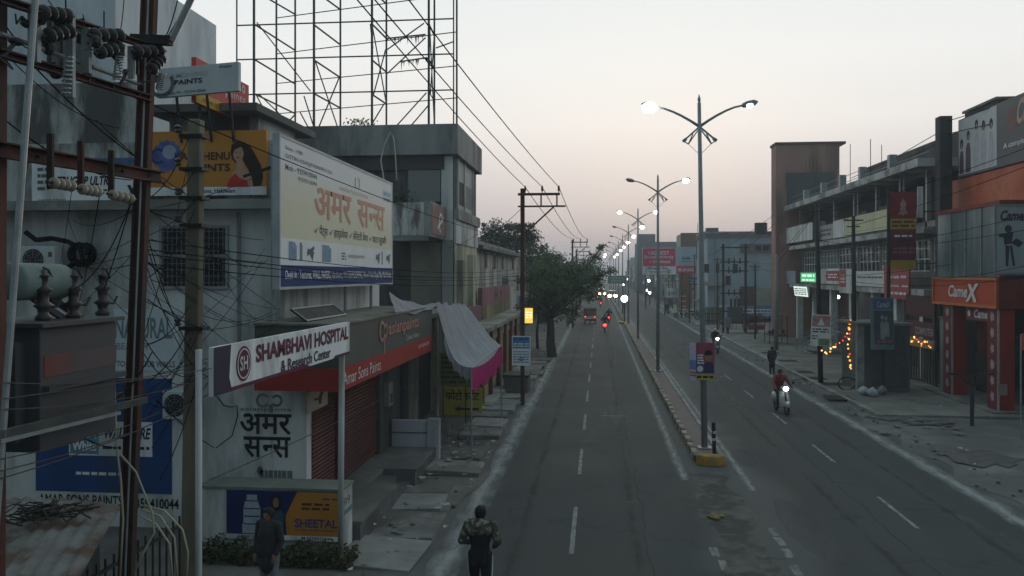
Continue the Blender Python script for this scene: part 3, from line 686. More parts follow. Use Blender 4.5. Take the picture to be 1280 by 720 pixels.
B().box(SX - .04, 22.55, .46, SX + .14, 24.9, 4.3).build('pilaster', m_walld, b1)
B().box(-6.12, 24.9, -.03, -6.4, 25.3, 4.0).build('pilaster', m_cream, b1)
q = B().box(-5.97, 22.95, 1.7, -5.8, 23.4, 2.35); mb = q.build('meter_box', M('meter_grey', (.22, .22, .21), .7), b1, bevel=.02)
B().box(-5.795, 23.05, 1.8, -5.79, 23.3, 2.05).build('meter_window', m_glassd, mb)
t = thing('notice_plate', 'small cream square plate with a figure above the maroon shutter', 'sign', (-5.99, 17.9, 2.4))
F, w_, h_ = frX(384, 491, 410, 518, -5.98, 1); B().fbox(F, 0, 0, w_, h_, -.03, 0).build('plate', M('plate_cream', (.42, .38, .30), .6), t, bevel=.03)
q = B(); q.fpoly(F, [(w_ * .55, h_ * .2), (w_ * .65, h_ * .2), (w_ * .7, h_ * .55), (w_ * .8, h_ * .8), (w_ * .65, h_ * .85), (w_ * .5, h_ * .55), (w_ * .3, h_ * .6), (w_ * .3, h_ * .5), (w_ * .5, h_ * .45)], .004); q.build('figure', M('plate_ink', (.14, .05, .03), .7), t)
# stone plinth with its steps
pl = thing('shop_plinth', 'dark stone plinth with recessed steps in front of the maroon shutters', 'plinth', (-5, 20, 0))
m_stone = M('plinth_stone', (.12, .125, .125), .75, .3, 2.5, col2=(.07, .07, .07), amt2=.4, s2=.7)
m_stonet = M('plinth_top', (.16, .16, .152), .8, .3, 2, col2=(.10, .10, .095), amt2=.5, s2=.6, thr=.12)
for (x1, y0, y1) in [(-4.72, 16.35, 19.4), (-5.45, 19.4, 20.9), (-4.62, 20.9, 23.6)]:
    B().box(SX, y0, -.02, x1, y1, .42).build('block', m_stone, pl); B().box(SX, y0 + .0, .42, x1 + .03, y1, .47).build('paving', m_stonet, pl)
B().box(-5.45, 19.4, -.02, -5.1, 20.9, .30).build('step', m_stone, pl); B().box(-5.1, 19.4, -.02, -4.75, 20.9, .15).build('step', m_stone, pl)
lw = thing('low_wall', 'low white washed wall with a gate pier at the end of the plinth', 'wall', (-5.2, 23.7, 0))
m_lw = M('lilac_wash', (.46, .46, .50), .85, .2, 2, streak=1, col2=(.26, .25, .26), amt2=.4)
B().box(-5.9, 23.62, -.02, -4.86, 23.8, 1.22).build('panel', m_lw, lw); B().box(-4.86, 23.58, -.02, -4.52, 23.86, 1.27).build('pier', m_lw, lw)
B().box(-5.9, 23.6, .86, -4.86, 23.62, .89).build('groove_strip', m_gtxt, lw)
# sign box over the shop
sg = thing('shop_sign', 'long olive grey and red lightbox sign over the paint shop', 'sign', (-5.5, 20, 3.15))
SB = -4.9
B().box(-6.6, 15.62, 3.6, SB, 24.5, 4.42).build('grey_panel', m_signg, sg)
B().box(-6.6, 15.6, 3.16, SB + .01, 24.5, 3.6).build('red_panel', m_signr, sg)
B().box(-6.62, 15.58, 4.42, SB + .03, 24.55, 4.46).build('roof_sheet', M('roof_sheet', (.20, .20, .17), .8, .3, 1.2, col2=(.12, .12, .10), amt2=.5), sg)
F, w_, h_ = frX(425, 490, 540, 434, SB, 1); F = Fr((SB + .01, 15.6, 3.16), (0, 1, 0))
m_peach = M('letters_peach', (.42, .20, .15), .6, .15, 3)
text(F, 'asianpaints', 3.6, .72, 6.9, 1.12, m_peach, sg, .02, .02)
q = B(); q.fring(F, 3.05, .95, .17, .24, .016, 24, .5, 5.9); q.fring(F, 3.35, .95, .10, .17, .02, 24, -2.6, 2.8); q.fpoly(F, [(3.2, .85), (3.27, .85), (3.27, .42), (3.22, .42)], .018)
q.build('emblem', m_peach, sg)
text(F, 'Colour Ideas', 5.4, .55, 7.0, .68, M('letters_silver', (.40, .40, .38), .5), sg, .012, .01)
text(F, 'Amar Sons Paints', .15, .09, 2.95, .34, M('letters_white', (.68, .66, .64), .6), sg, .008, .0)
text(F, 'अमर सन~स पेंट्स', 6.9, .17, 8.4, .34, MATS['letters_white'], sg, .008, .0)
# tilted dark board lying on the sign's roof
t = thing('fallen_board', 'dark framed board lying tilted on the sign roof', 'board', (-5.6, 17.2, 4.46))
p0 = onX(384, 393, -5.7); F = Fr((-5.7, p0.y, 4.47), (0, 1, 0), (-.75, 0, .55))
B().fbox(F, 0, 0, 2.6, .42, -.03, 0).build('panel', M('board_dark', (.02, .022, .02), .7), t)
q = B()
for (a, bb, c_, d_) in [(0, 0, 2.6, .04), (0, .38, 2.6, .42), (0, .04, .04, .38), (2.56, .04, 2.6, .38)]: q.fbox(F, a, bb, c_, d_, 0, .02)
q.build('frame', m_galv, t); text(F, 'STORE', .9, .1, 1.9, .3, m_gtxt, t, .006)

# ---- big hoarding on legs
hd = thing('shop_hoarding', 'big pale hoarding with red lettering and blue bottom strip', 'hoarding', (-6, 19.5, 4.46))
HX = -6.0
p0 = onX(350, 360, HX); p1 = onX(490, 355, HX); pt = onX(350, 170, HX)
F = Fr((HX, p0.y, 5.16), (0, 1, 0)); HW = p1.y - p0.y; HH = pt.z - 5.16
m_hz = M('hoarding_paper', (.64, .65, .68), .6, .1, .6, streak=1, col2=(.60, .61, .62), amt2=.4, s2=.3, thr=.25)
B().fbox(F, 0, 0, HW, HH, -.12, 0).build('panel', m_hz, hd)
q = B().fbox(F, 0, .42, HW, HH * .33, 0, .004); q.build('white_field', M('hoarding_white', (.70, .72, .74), .6, .1, 1), hd)
for k, (f0, f1, cc) in enumerate([(.33, .60, (.62, .60, .45)), (.60, .68, (.63, .61, .50)), (.68, .75, (.635, .62, .55)), (.75, .81, (.64, .635, .61))]): B().fbox(F, 0, HH * f0, HW, HH * f1, 0, .003 + .0003 * k).build('cream_field', M('hoarding_cream_%d' % k, cc, .6, .1, .6), hd)
q = B().fbox(F, 0, 0, HW, .42, 0, .006); q.build('blue_strip', M('hoarding_blue', (.012, .04, .15), .8), hd)
m_hred = M('hoarding_red', (.44, .20, .14), .6, .1, 2)
text(F, 'अमर', HW * .22, HH * .50, HW * .53, HH * .74, m_hred, hd, .008, .05); text(F, 'सन~स', HW * .59, HH * .50, HW * .90, HH * .74, m_hred, hd, .008, .05)
text(F, 'asianpaints', HW * .42, HH * .76, HW * .70, HH * .81, M('hoarding_faded', (.44, .42, .33), .6), hd, .007, .02)
text(F, '✓ पेंट्स ✓ हार्डवेयर ✓ सेनेटरी वेयर ✓ वाटर प्रूफिंग', HW * .22, HH * .36, HW * .92, HH * .46, m_gtxt, hd, .008, .02)
text(F, 'Deals In : Textures, WALL PAPERS, Hardware, WATERPROOFING, Wood Finish, Royal Play Wall Finishes', HW * .03, .10, HW * .985, .32, m_paper, hd, .011, .01)
text(F, 'Since - 1980', HW * .03, HH * .93, HW * .14, HH * .955, m_gtxt, hd, .006); text(F, 'GSTIN-05ASJPA0N9N1ZA', HW * .03, HH * .865, HW * .36, HH * .90, m_gtxt, hd, .006)
text(F, 'Mob - 9359410044', HW * .03, HH * .79, HW * .24, HH * .83, m_gtxt, hd, .006, .01); text(F, '9359510099', HW * .11, HH * .74, HW * .24, HH * .77, m_gtxt, hd, .006, .01)
q = B(); q.fring(F, HW * .59, HH * .88, .16, .20, .006, 16, 2.4, 3.9); q.fring(F, HW * .59, HH * .88, .16, .20, .006, 16, -.9, .9); q.build('emblem', m_gtxt, hd)
q = B().fbox(F, HW * .88, HH * .80, HW * .985, HH * .92, 0, .004); bl = q.build('brand_panel', M('pale_blue', (.45, .55, .62), .6), hd); text(F, 'BERGER', HW * .89, HH * .86, HW * .975, HH * .90, M('teal_ink', (.14, .34, .42), .6), hd, .008, .02); text(F, 'DISTEMPER', HW * .89, HH * .81, HW * .975, HH * .84, m_blue, hd, .008, .01)
for i, (a, w2, col) in enumerate([(.05, .05, 0), (.12, .018, 1), (.17, .05, 2), (.28, .07, 0), (.79, .05, 2), (.86, .015, 1), (.92, .05, 2)]):
    q = B(); x0 = HW * a; x1 = HW * (a + w2); z0 = HH * .18; z1 = HH * (.31 if col < 2 else .27)
    if col == 2: q.fpoly(F, [(x0, z1), (x0 + .1, z1), (x1, z0 + .2), (x1 - .1, z0)], .007); q.fpoly(F, [(x0, z0 + .1), (x1, z0 + .25), (x1, z0 + .33), (x0, z0 + .2)], .008)
    else: q.fpoly(F, [(x0, z0), (x1, z0), (x1, z1 - .08), (x1 - (x1 - x0) * .3, z1), (x0, z1)], .007)
    q.build('product_picture', [M('print_azure', (.14, .25, .38), .6, .4, 9), M('print_teal', (.10, .20, .24), .6), m_gtxt][col], hd)
text(F, 'asianpaints', HW * .50, HH * .215, HW * .66, HH * .26, M('print_palegrey', (.30, .31, .33), .6), hd, .007, .02); bars_text(F, HW * .44, HH * .20, HW * .48, HH * .27, 1, m_gtxt, hd, 3, .007, rows=3)
q = B()
for (a, bb, c_, d_) in [(-.05, -.05, HW + .05, 0), (-.05, HH, HW + .05, HH + .05), (-.05, 0, 0, HH), (HW, 0, HW + .05, HH)]: q.fbox(F, a, bb, c_, d_, -.13, .012)
q.build('frame', M('frame_steel', (.38, .40, .43), .6), hd)
for y in (p0.y + .15, p0.y + HW * .55, p0.y + HW * .82): B().tube([(HX - .2, y, 4.46), (HX - .2, y, 7.9)], .04, 8).build('leg', m_galv, hd)
for y in (p0.y + .3, p0.y + HW * .55, p0.y + HW * .82): B().bar((HX - .2, y, 7.5), (-6.85, y, 7.3), .05).build('stay', m_iron, hd)

# ---- boards on the parapet
t = thing('orange_board', 'orange paint advert board with a dark haired woman', 'sign', (-8.5, 16.5, 6.98))
F, w_, h_ = frY(184, 165, 333, 245, 16.75)
B().fbox(F, 0, 0, w_, h_, -.1, 0).build('panel', M('board_orange', (.50, .21, .035), .6, .12, 1), t)
B().fbox(F, 0, 0, w_, h_ * .13, 0, .005).build('white_strip', m_paper, t)
m_brn = M('print_brown', (.07, .025, .02), .6)
text(F, 'KAMDHENU', w_ * .235, h_ * .545, w_ * .70, h_ * .67, m_brn, t, .008, .03); text(F, 'PAINTS', w_ * .36, h_ * .37, w_ * .70, h_ * .49, m_brn, t, .008, .03)
text(F, 'M/s. Amar Sons, Haldwani', w_ * .25, h_ * .025, w_ * .74, h_ * .105, M('print_indigo', (.03, .03, .08), .6), t, .01, .02)
q = B(); cx, cy = w_ * .17, h_ * .62
q.fpoly(F, [(cx + (.30 + .05 * (i % 2)) * math.cos(i * math.pi / 14), cy + (.30 + .05 * (i % 2)) * math.sin(i * math.pi / 14) * 1.0) for i in range(28)], .005); q.build('gear_emblem', M('print_gearblue', (.10, .12, .32), .6, .6, 4), t)
q = B(); q.fring(F, cx - .2, cy, .11, .17, .008, 20, .8, 5.5); q.build('ring_emblem', m_blue, t); q = B(); q.fdisc(F, cx + .05, cy + .08, .15, .007); q.build('emblem_light', M('print_bluegrey', (.34, .36, .48), .6), t)
pp = lambda *P: [((x - 184) / 149 * w_, (245 - y) / 80 * h_) for x, y in P]
m_pskin = M('portrait_skin', (.50, .27, .18), .6)
q = B(); q.fpoly(F, pp((289, 193), (290, 183), (296, 178), (306, 180), (314, 186), (320, 196), (326, 208), (329, 222), (327, 233), (317, 235), (313, 226), (311, 214), (305, 204), (296, 206), (291, 201))[::-1], .005); q.build('portrait_hair', M('print_hair', (.03, .014, .011), .6), t)
q = B(); q.fpoly(F, pp((296, 203), (304, 201), (306, 211), (314, 219), (317, 234), (300, 234), (294, 223), (290, 220), (296, 212))[::-1], .007); q.build('portrait_shoulder', m_pskin, t)
(ax_, ay_), = pp((298.5, 194)); q = B(); q.fdisc(F, ax_, ay_, .115, .009, .165); q.build('portrait_face', m_pskin, t)
q = B(); q.fpoly(F, pp((284, 235), (288, 225), (295, 218), (300, 224), (309, 227), (312, 235))[::-1], .010); q.build('portrait_dress', M('print_red', (.50, .03, .035), .6), t)
q = B(); q.fpoly(F, pp((290, 190), (292, 182), (298, 180), (305, 184), (300, 186), (294, 189), (291.5, 196))[::-1], .011); q.build('portrait_fringe', MATS['print_hair'], t)
q = B(); q.fdisc(F, ax_ - .045, ay_ + .03, .016, .012, .010); q.fdisc(F, ax_ + .045, ay_ + .03, .016, .012, .010); q.fpoly(F, [(ax_ - .045, ay_ - .07), (ax_ + .045, ay_ - .065), (ax_, ay_ - .095)], .012); q.build('portrait_features', m_brn, t)
for a in (.4, w_ - .4): B().bar(F.p(a, -.0, -.14), F.p(a, -.0, -.3) + V(0, 0, .1), .06).build('bracket', m_iron, t)
t = thing('white_board', 'long white tile adhesive board with dark slanted capitals under the crossbeam', 'sign', (-12, 16.5, 6.98))
F, w_, h_ = frY(40, 199, 182, 257, 16.75)
B().fbox(F, 0, 0, w_, h_, -.1, 0).build('panel', m_paper, t)
q = B(); q.fpoly(F, [(w_ * .52, h_), (w_ * .60, h_ * .8), (w_ * .98, h_ * .72), (w_ * .98, h_)], .005); q.build('blue_corner', M('board_blue', (.05, .13, .26), .6, .5, 8), t)
text(F, 'TRUGRIP ULTRA', w_ * .22, h_ * .42, w_ * .72, h_ * .62, m_black, t, .007, .03, slant=.15); text(F, 'AMAR SONS', w_ * .05, h_ * .04, w_ * .30, h_ * .14, m_gtxt, t, .007, .01)
bars_text(F, w_ * .05, h_ * .3, w_ * .15, h_ * .85, 1.4, m_gtxt, t, 6, rows=4); bars_text(F, w_ * .5, h_ * .28, w_ * .72, h_ * .36, 3, m_gtxt, t, 7)
q = B(); q.fpoly(F, [(w_ * .84, h_ * .1), (w_ * .87, h_ * .1), (w_ * .93, h_ * .42), (w_ * .90, h_ * .42)], .007); q.fpoly(F, [(w_ * .90, h_ * .1), (w_ * .93, h_ * .1), (w_ * .87, h_ * .42), (w_ * .84, h_ * .42)], .008); q.build('cross_print', m_black, t)
t = thing('rooftop_paint_sign', 'grey white rooftop sign tilted on posts above the orange board', 'sign', (-9, 16.4, 8.2))
p = onY(196, 122, 16.3); q_ = onY(298, 113, 16.3); pt = onY(298, 77, 16.3); F = Fr(p, q_ - p); w_ = (q_ - p).length; h_ = (pt - q_).length
B().fbox(F, 0, 0, w_, h_, -.12, 0).build('panel', M('roofsign_grey', (.47, .50, .52), .6, .12, 1, streak=1, col2=(.34, .36, .37), amt2=.4), t)
text(F, 'PAINTS', w_ * .22, h_ * .38, w_ * .56, h_ * .56, m_black, t, .008, .03); text(F, 'KAMDHENU', w_ * .12, h_ * .62, w_ * .62, h_ * .80, M('roofsign_faded', (.36, .38, .39), .6), t, .007, .02)
text(F, 'Amar Sons Ph : 9359410044', w_ * .0, h_ * .06, w_ * .60, h_ * .16, m_gtxt, t, .008, .015); text(F, 'dreams', w_ * .77, h_ * .84, w_ * .92, h_ * .93, m_gtxt, t, .008, .02)
q = B(); q.fring(F, w_ * .06, h_ * .46, .20, .28, .008, 20, 3.6, 6.9); q.build('swoosh', m_gtxt, t)
for a in (.3, w_ * .55, w_ - .3): B().tube([F.p(a, .2, -.2), (F.p(a, 0, -.2).x, F.O.y + .45, 8.15)], .03, 6).build('post', m_iron, t)
t = thing('red_rooftop_sign', 'red rooftop sign with yellow strip behind the grey white sign', 'sign', (-8.2, 17.5, 9.1))
F, w_, h_ = frX(245, 105, 311, 156, -8.2, 1); p = onX(311, 156, -8.2); pt = onX(311, 107, -8.2); F = Fr((-8.2, F.O.y, p.z), (0, 1, 0)); h_ = pt.z - p.z
B().fbox(F, 0, 0, w_, h_, -.1, 0).build('panel', M('roofsign_red', (.46, .06, .045), .6, .1, 1), t); B().fbox(F, 0, 0, w_, h_ * .26, 0, .006).build('yellow_strip', M('roofsign_yellow', (.50, .32, .03), .6), t)
text(F, 'asian paints', w_ * .12, h_ * .42, w_ * .92, h_ * .66, M('letters_pink', (.62, .42, .40), .6), t, .008, .01); text(F, 'AMAR SONS', w_ * .1, h_ * .07, w_ * .5, h_ * .17, m_signr, t, .01, .01)
q = B(); q.fring(F, w_ * .88, h_ * .83, .04, .10, .008, 16); q.build('emblem', MATS['letters_pink'], t)
for y in (F.O.y + .4, F.O.y + w_ - .3): B().tube([(-8.32, y, 7.0), (-8.32, y, F.O.z + .3)], .035, 6).build('post', m_iron, t)
# ---- hospital sign on two white poles
t = thing('hospital_sign', 'long white hospital sign with maroon lettering on two white poles', 'sign', (-4.6, 12.4, 0)); KS = 5.55 / 5.97
F = Fr((-4.6, 9.67, 3.93), (0, 1, 0)); w_ = 5.55; h_ = .59
B().fbox(F, .0, 0, w_, h_, -.06, 0).build('panel', m_paper, t)
q = B(); q.fpoly(F, [(0, 0), (.51, 0), (.43, h_ * .3), (.48, h_), (0, h_)], .005); q.build('dark_end', M('sign_navy', (.03, .025, .06), .6), t)
q = B(); q.fpoly(F, [(.51, 0), (3.35, 0), (3.25, .05), (.47, .05)], .005); q.build('maroon_edge', m_maroon, t)
q = B(); q.fdisc(F, .86, .31, .23, .006, n=24); q.build('emblem_disc', m_maroon, t); q = B(); q.fring(F, .86, .31, .18, .20, .009, 24); em = q.build('emblem_ring', m_paper, t); text(F, 'SH', .74, .22, .98, .41, m_paper, t, .010, .02)
text(F, 'SHAMBHAVI HOSPITAL', 1.25, .275, 5.45, .52, m_maroon, t, .008, .035); text(F, '& Research Center', 2.14, .045, 4.42, .22, M('sign_ink', (.035, .02, .05), .6), t, .008, .02)
q = B(); q.fpoly(F, [(4.55, 0), (5.55, 0), (5.55, .045), (4.7, .045)], .005); q.build('dark_edge', MATS['sign_ink'], t)
m_pole = M('pole_white', (.46, .47, .48), .6, .2, 2, streak=1, col2=(.22, .2, .18), amt2=.35)
p = onY(262, 720, 10.35)
B().tube([(-4.76, 9.62, -.02), (-4.76, 9.62, 4.5)], .04, 10).build('pole', m_pole, t, smooth=True)
B().tube([(-4.80, 15.3, -.02), (-4.72, 15.15, 4.45)], .055, 10).build('pole', m_pole, t, smooth=True)
# ---- end wall of the plinth with the yellow and blue banner
t = thing('end_wall', 'low white end wall carrying the orange and blue banner', 'wall', (-5.9, 16, 0))
F, w_, h_ = frY(284, 612, 427, 672, 15.6); z0 = F.O.z; x1 = F.p(w_, 0).x
B().box(F.O.x - .6, 15.64, -.02, x1, 16.3, z0 + h_ + .02).build('masonry', m_wallw, t); B().box(F.O.x - .6, 15.6, z0 + h_ + .02, x1 + .02, 16.34, z0 + h_ + .06).build('coping', M('coping_green', (.17, .19, .17), .8), t)
F5 = Fr((x1 + .0, 15.64, .0), (0, 1, 0)); 
q = B().fbox(F5, .05, .75, .62, .85, 0, .004); q.build('teal_stripe', M('teal_paint', (.10, .22, .22), .8), t); text(F5, '99', .1, .9, .5, 1.08, m_gtxt, t, .004)
t = thing('street_banner', 'orange and navy water tank banner with a woman and tank picture', 'banner', F.O)
B().fbox(F, 0, 0, w_, h_, .0, .03).build('sheet', M('banner_navy', (.012, .02, .10), .5, .15, 2), t)
F = Fr(F.p(0, 0, .03), F.R)
q = B(); q.fpoly(F, [(w_ * .53, h_ * .1), (w_, h_ * .1), (w_, h_), (w_ * .62, h_), (w_ * .52, h_ * .5)], .004); q.build('orange_field', M('banner_orange', (.46, .19, .025), .5, .15, 2), t)
q = B(); q.fpoly(F, [(0, 0), (w_, 0), (w_, h_ * .10), (0, h_ * .10)], .005); q.build('white_strip', m_paper, t)
text(F, 'SHEETAL', w_ * .60, h_ * .27, w_ * .97, h_ * .45, M('print_violet', (.05, .04, .16), .6), t, .008, .03); text(F, 'AMAR SONS', w_ * .1, h_ * .02, w_ * .32, h_ * .085, m_black, t, .008, .01); text(F, 'M.9359410044', w_ * .66, h_ * .02, w_ * .92, h_ * .085, m_black, t, .008, .01)
bars_text(F, w_ * .66, h_ * .62, w_ * .9, h_ * .8, 3, MATS['print_brown'], t, 5, .007, rows=2); bars_text(F, w_ * .84, h_ * .84, w_ * .97, h_ * .9, 2, m_blue, t, 6, .007); bars_text(F, w_ * .6, h_ * .2, w_ * .95, h_ * .24, 6, MATS['print_violet'], t, 8, .007)
tk = [(.14, .12), (.31, .12), (.31, .3), (.30, .32), (.30, .62), (.28, .78), (.27, .82), (.27, .92), (.18, .92), (.18, .82), (.165, .78), (.15, .62), (.15, .32), (.14, .3)]
q = B(); q.fpoly(F, [(w_ * a, h_ * c_) for a, c_ in tk], .006); q.build('tank_print', M('print_tank', (.36, .40, .46), .6, .3, 6), t)
q = B()
for c_ in (.3, .46, .62, .78): q.fpoly(F, [(w_ * .155, h_ * c_), (w_ * .295, h_ * c_), (w_ * .295, h_ * (c_ + .025)), (w_ * .155, h_ * (c_ + .025))], .009)
q.build('tank_bands', m_blue, t)
q = B(); q.fpoly(F, [(w_ * .37, h_ * .12), (w_ * .5, h_ * .12), (w_ * .5, h_ * .55), (w_ * .46, h_ * .66), (w_ * .41, h_ * .62), (w_ * .37, h_ * .4)], .006); q.build('portrait_dress', M('print_teal2', (.03, .09, .11), .6), t)
q = B(); q.fdisc(F, w_ * .437, h_ * .76, .11, .006, .17); q.build('portrait_hair', m_hair, t); q = B(); q.fdisc(F, w_ * .435, h_ * .77, .06, .008, .10); q.build('portrait_face', MATS['print_skin'], t)
t = thing('blue_display', 'pale blue paint display panel beside the banner', 'panel', (-7.2, 16.2, .3))
F, w_, h_ = frY(266, 597, 314, 668, 16.4)
B().fbox(F, 0, 0, w_, h_, -.1, 0).build('panel', M('display_blue', (.16, .26, .38), .6, .4, 3), t); B().fbox(F, w_ * .5, h_ * .45, w_ * .95, h_ * .6, 0, .006).build('label', m_paper, t); B().fbox(F, 0, h_ * .62, w_ * .45, h_ * .95, 0, .006).build('carton_print', M('display_navy', (.04, .10, .22), .6), t); bars_text(F, w_ * .55, h_ * .48, w_ * .9, h_ * .57, 1.2, m_blue, t, 3, .009); bars_text(F, .05, h_ * .1, w_ * .9, h_ * .4, 2, m_paper, t, 4, .006, rows=4)
# weeds along its foot
b = B(); wr = random.Random(12)
for i in range(2600):
    u = wr.random(); x = -7.6 + 3.1 * u; y = wr.uniform(14.9, 15.6); hgt = wr.uniform(.1, .42) * (.4 + .6 * abs(math.sin(u * 17) * math.sin(u * 5 + 1)) + .15)
    a = wr.uniform(0, 6.28); s_ = wr.uniform(.015, .035); z = hgt * wr.uniform(.2, 1); dx, dy = math.cos(a), math.sin(a); tp = wr.uniform(.05, .11)
    b.add([(x - dy * s_, y + dx * s_, z - .02), (x + dx * tp * .5 + dy * s_, y + dy * tp * .5 - dx * s_, z), (x + dx * tp, y + dy * tp, z + wr.uniform(-.03, .05)), (x + dx * tp * .4 - dy * s_ * 1.5, y + dy * tp * .4 + dx * s_, z + .03)], [(0, 1, 2, 3)])
stuff(b.build('weeds', M('weed_green', (.035, .055, .018), .7, .5, 6, col2=(.07, .065, .03), amt2=.4, s2=3)))
# air conditioners
def aircon(F, w, h, label, logo=False):
    t = thing('air_conditioner', label, 'air conditioner', F.O)
    B().fbox(F, 0, 0, w, h, -.28, 0).build('casing', M('ac_white', (.50, .53, .55), .5, .1, 3), t, bevel=.012)
    q = B(); q.fdisc(F, w * .38, h * .5, h * .40, .004, n=20); q.build('fan_recess', m_black, t)
    q = B()
    for r in (.12, .22, .32, .41): q.fring(F, w * .38, h * .5, h * r, h * r + .008, .012, 20)
    for k in range(8): q.fring(F, w * .38, h * .5, .01, h * .41, .010, 1, k * .785, k * .785 + .06)
    q.build('fan_guard', m_galv, t)
    q = B(); q.fbox(F, w * .82, h * .62, w * .93, h * .8, 0, .004); q.build('badge', m_gtxt, t)
    for k in (.1, .8): B().fbox(F, w * k, -.05, w * (k + .1), 0, -.5, .02).build('bracket', m_iron, t)
    return t
F, w_, h_ = frY(25, 308, 68, 343, 16.55); aircon(F, w_, h_, 'white air conditioner under the slab beside coiled black pipe')
F, w_, h_ = frY(203, 489, 244, 524, 16.55); aircon(F, w_, h_, 'pale air conditioner beside the blue mural on the ground floor')
# coil of lagged pipe
b = B(); c = onY(97, 318, 16.7); 
b.tube([c + V(.22 * math.cos(a * .5), .0 + .01 * a, .22 * math.sin(a * .5)) for a in range(0, 30)], .05, 6); pa = [onY(x, y, 16.75) for x, y in [(32, 290), (45, 300), (65, 298), (85, 302), (100, 310), (104, 325), (92, 330), (80, 337)]]
b.tube(pa, .055, 6); tag(b.build('coiled_pipe', m_wire, smooth=True), 'coiled black lagged pipe looping above the upper air conditioner', 'pipe')
# wall cables on the white wall
b = B(); b.tube([onY(x, y, 16.9) for x, y in [(270, 494), (280, 507), (290, 509), (296, 507), (297, 520), (290, 545), (270, 560)]], .012, 5); tag(b.build('wall_cable', m_wire), 'thin black cable hooked on the white wall above the banner', 'cable')
# ------------------------------------------------------------------ LEFT SIDE: building with the steel frame, shops, long white building
b2 = thing('framed_building', 'dark grey building with deep concrete parapet carrying the steel frame', 'building', (-9, 38, 0))
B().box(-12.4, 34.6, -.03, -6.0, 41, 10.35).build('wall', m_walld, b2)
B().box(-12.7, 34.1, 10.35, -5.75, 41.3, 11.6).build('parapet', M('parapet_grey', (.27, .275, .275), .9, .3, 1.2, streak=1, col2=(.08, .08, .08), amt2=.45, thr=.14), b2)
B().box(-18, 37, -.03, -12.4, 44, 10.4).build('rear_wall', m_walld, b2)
m_pw = M('pilaster_white', (.60, .60, .585), .9, .2, 1.2, streak=1, col2=(.19, .19, .18), amt2=.4)
def fy(p0, t0, p1, b0, Y, d0, d1, name, m, par=b2, **k):
    F, w, h = frY(p0, t0, p1, b0, Y); return B().fbox(F, 0, 0, w, h, d0, d1).build(name, m, par, **k), F, w, h
fy(552, 196, 566, 300, 34.6, 0, .12, 'pilaster', m_pw); fy(553, 300, 566, 440, 34.6, 0, .12, 'pilaster', M('pilaster_grey', (.27, .275, .27), .9, .2, 1, streak=1))
fy(512, 214, 551, 253, 34.6, 0, .25, 'grey_panel', M('panel_grey', (.20, .205, .21), .9, .2, 1, streak=1)); fy(514, 303, 552, 395, 34.6, 0, .06, 'shutter_panel', M('shutter_olive', (.21, .21, .175), .8, .25, 1.5), b2)
o, F, w, h = fy(428, 186, 556, 214, 34.6, 0, .2, 'lintel_band', M('band_dark', (.07, .07, .072), .9, .3, 2, streak=1))
F, w, h = frY(514, 303, 552, 395, 34.53); q = B()
for i in range(24): q.fbox(F, .05, h * i / 24, w - .05, h * i / 24 + .05, 0, .02)
q.build('shutter_slats', MATS['shutter_olive'], b2, kind='stuff')
# right face towards the street
F = Fr((-6.0, 34.6, 0), (0, 1, 0))
B().fbox(F, .02, 7.7, 6.4, 8.15, 0, .2).build('floor_band', m_concl, b2); B().fbox(F, 0.02, 6.7, 6.4, 7.7, 0, .1).build('white_wall', m_pw, b2); B().fbox(F, .02, 0, 6.4, 6.7, 0, .05).build('cream_wall', m_cream, b2)
B().fbox(F, .6, 0, 1.5, 6.0, .05, .3).build('cream_pier', m_cream, b2); B().fbox(F, 3.4, 0, 4.2, 6.3, .05, .3).build('cream_pier', m_cream, b2)
q = B().fbox(F, .5, 8.15, 4.9, 10.3, 0, .06); wi = q.build('window', M('window_ply', (.33, .34, .34), .7, .2, 2), b2)
B().fbox(F, 1.0, 8.4, 2.2, 9.4, .06, .07).build('pane', M('pane_dull', (.04, .045, .045), .75, spec=.05), wi); B().fbox(F, 2.5, 8.4, 4.6, 9.4, .06, .07).build('pane', M('pane_grey', (.22, .22, .22), .85, spec=.05), wi)
q = B()
for a in (.5, 2.3, 4.8): q.fbox(F, a, 8.15, a + .12, 10.3, .06, .12)
q.build('frame', m_pw, wi)
# balcony with a stained white parapet
ba = B().box(-8.25, 33.0, 6.75, -6.72, 34.6, 6.95); bo_ = ba.build('balcony', m_concl, b2)
F, w, h = frY(490, 253, 537, 299, 33.0); B().fbox(F, 0, .15, w, h, -.12, .0).build('balcony_wall', M('balcony_white', (.62, .62, .61), .9, .25, 1.5, streak=1, col2=(.12, .09, .085), amt2=.55, s2=1.5), bo_)
B().box(-6.84, 33.0, 6.9, -6.72, 34.6, 8.25).build('balcony_wall', MATS['balcony_white'], bo_)
b = B(); r = random.Random(2)
for i in range(260):
    x, z = r.gauss(-7.9, .28), r.gauss(8.42, .14); b.add([(x, 33.2 + r.uniform(-.2, .3), z), (x + r.uniform(.02, .1), 33.2 + r.uniform(-.1, .1), z + .03), (x + r.uniform(-.03, .06), 33.3, z + r.uniform(.04, .1))], [(0, 1, 2)])
tag(b.build('balcony_plant', M('balcony_leaf', (.035, .10, .03), .7)), 'small green plant growing over the stained white balcony', 'plant')
t = thing('balcony_sign', 'small faded red board beside the stained white balcony', 'sign', (-6.3, 33, 6.9))
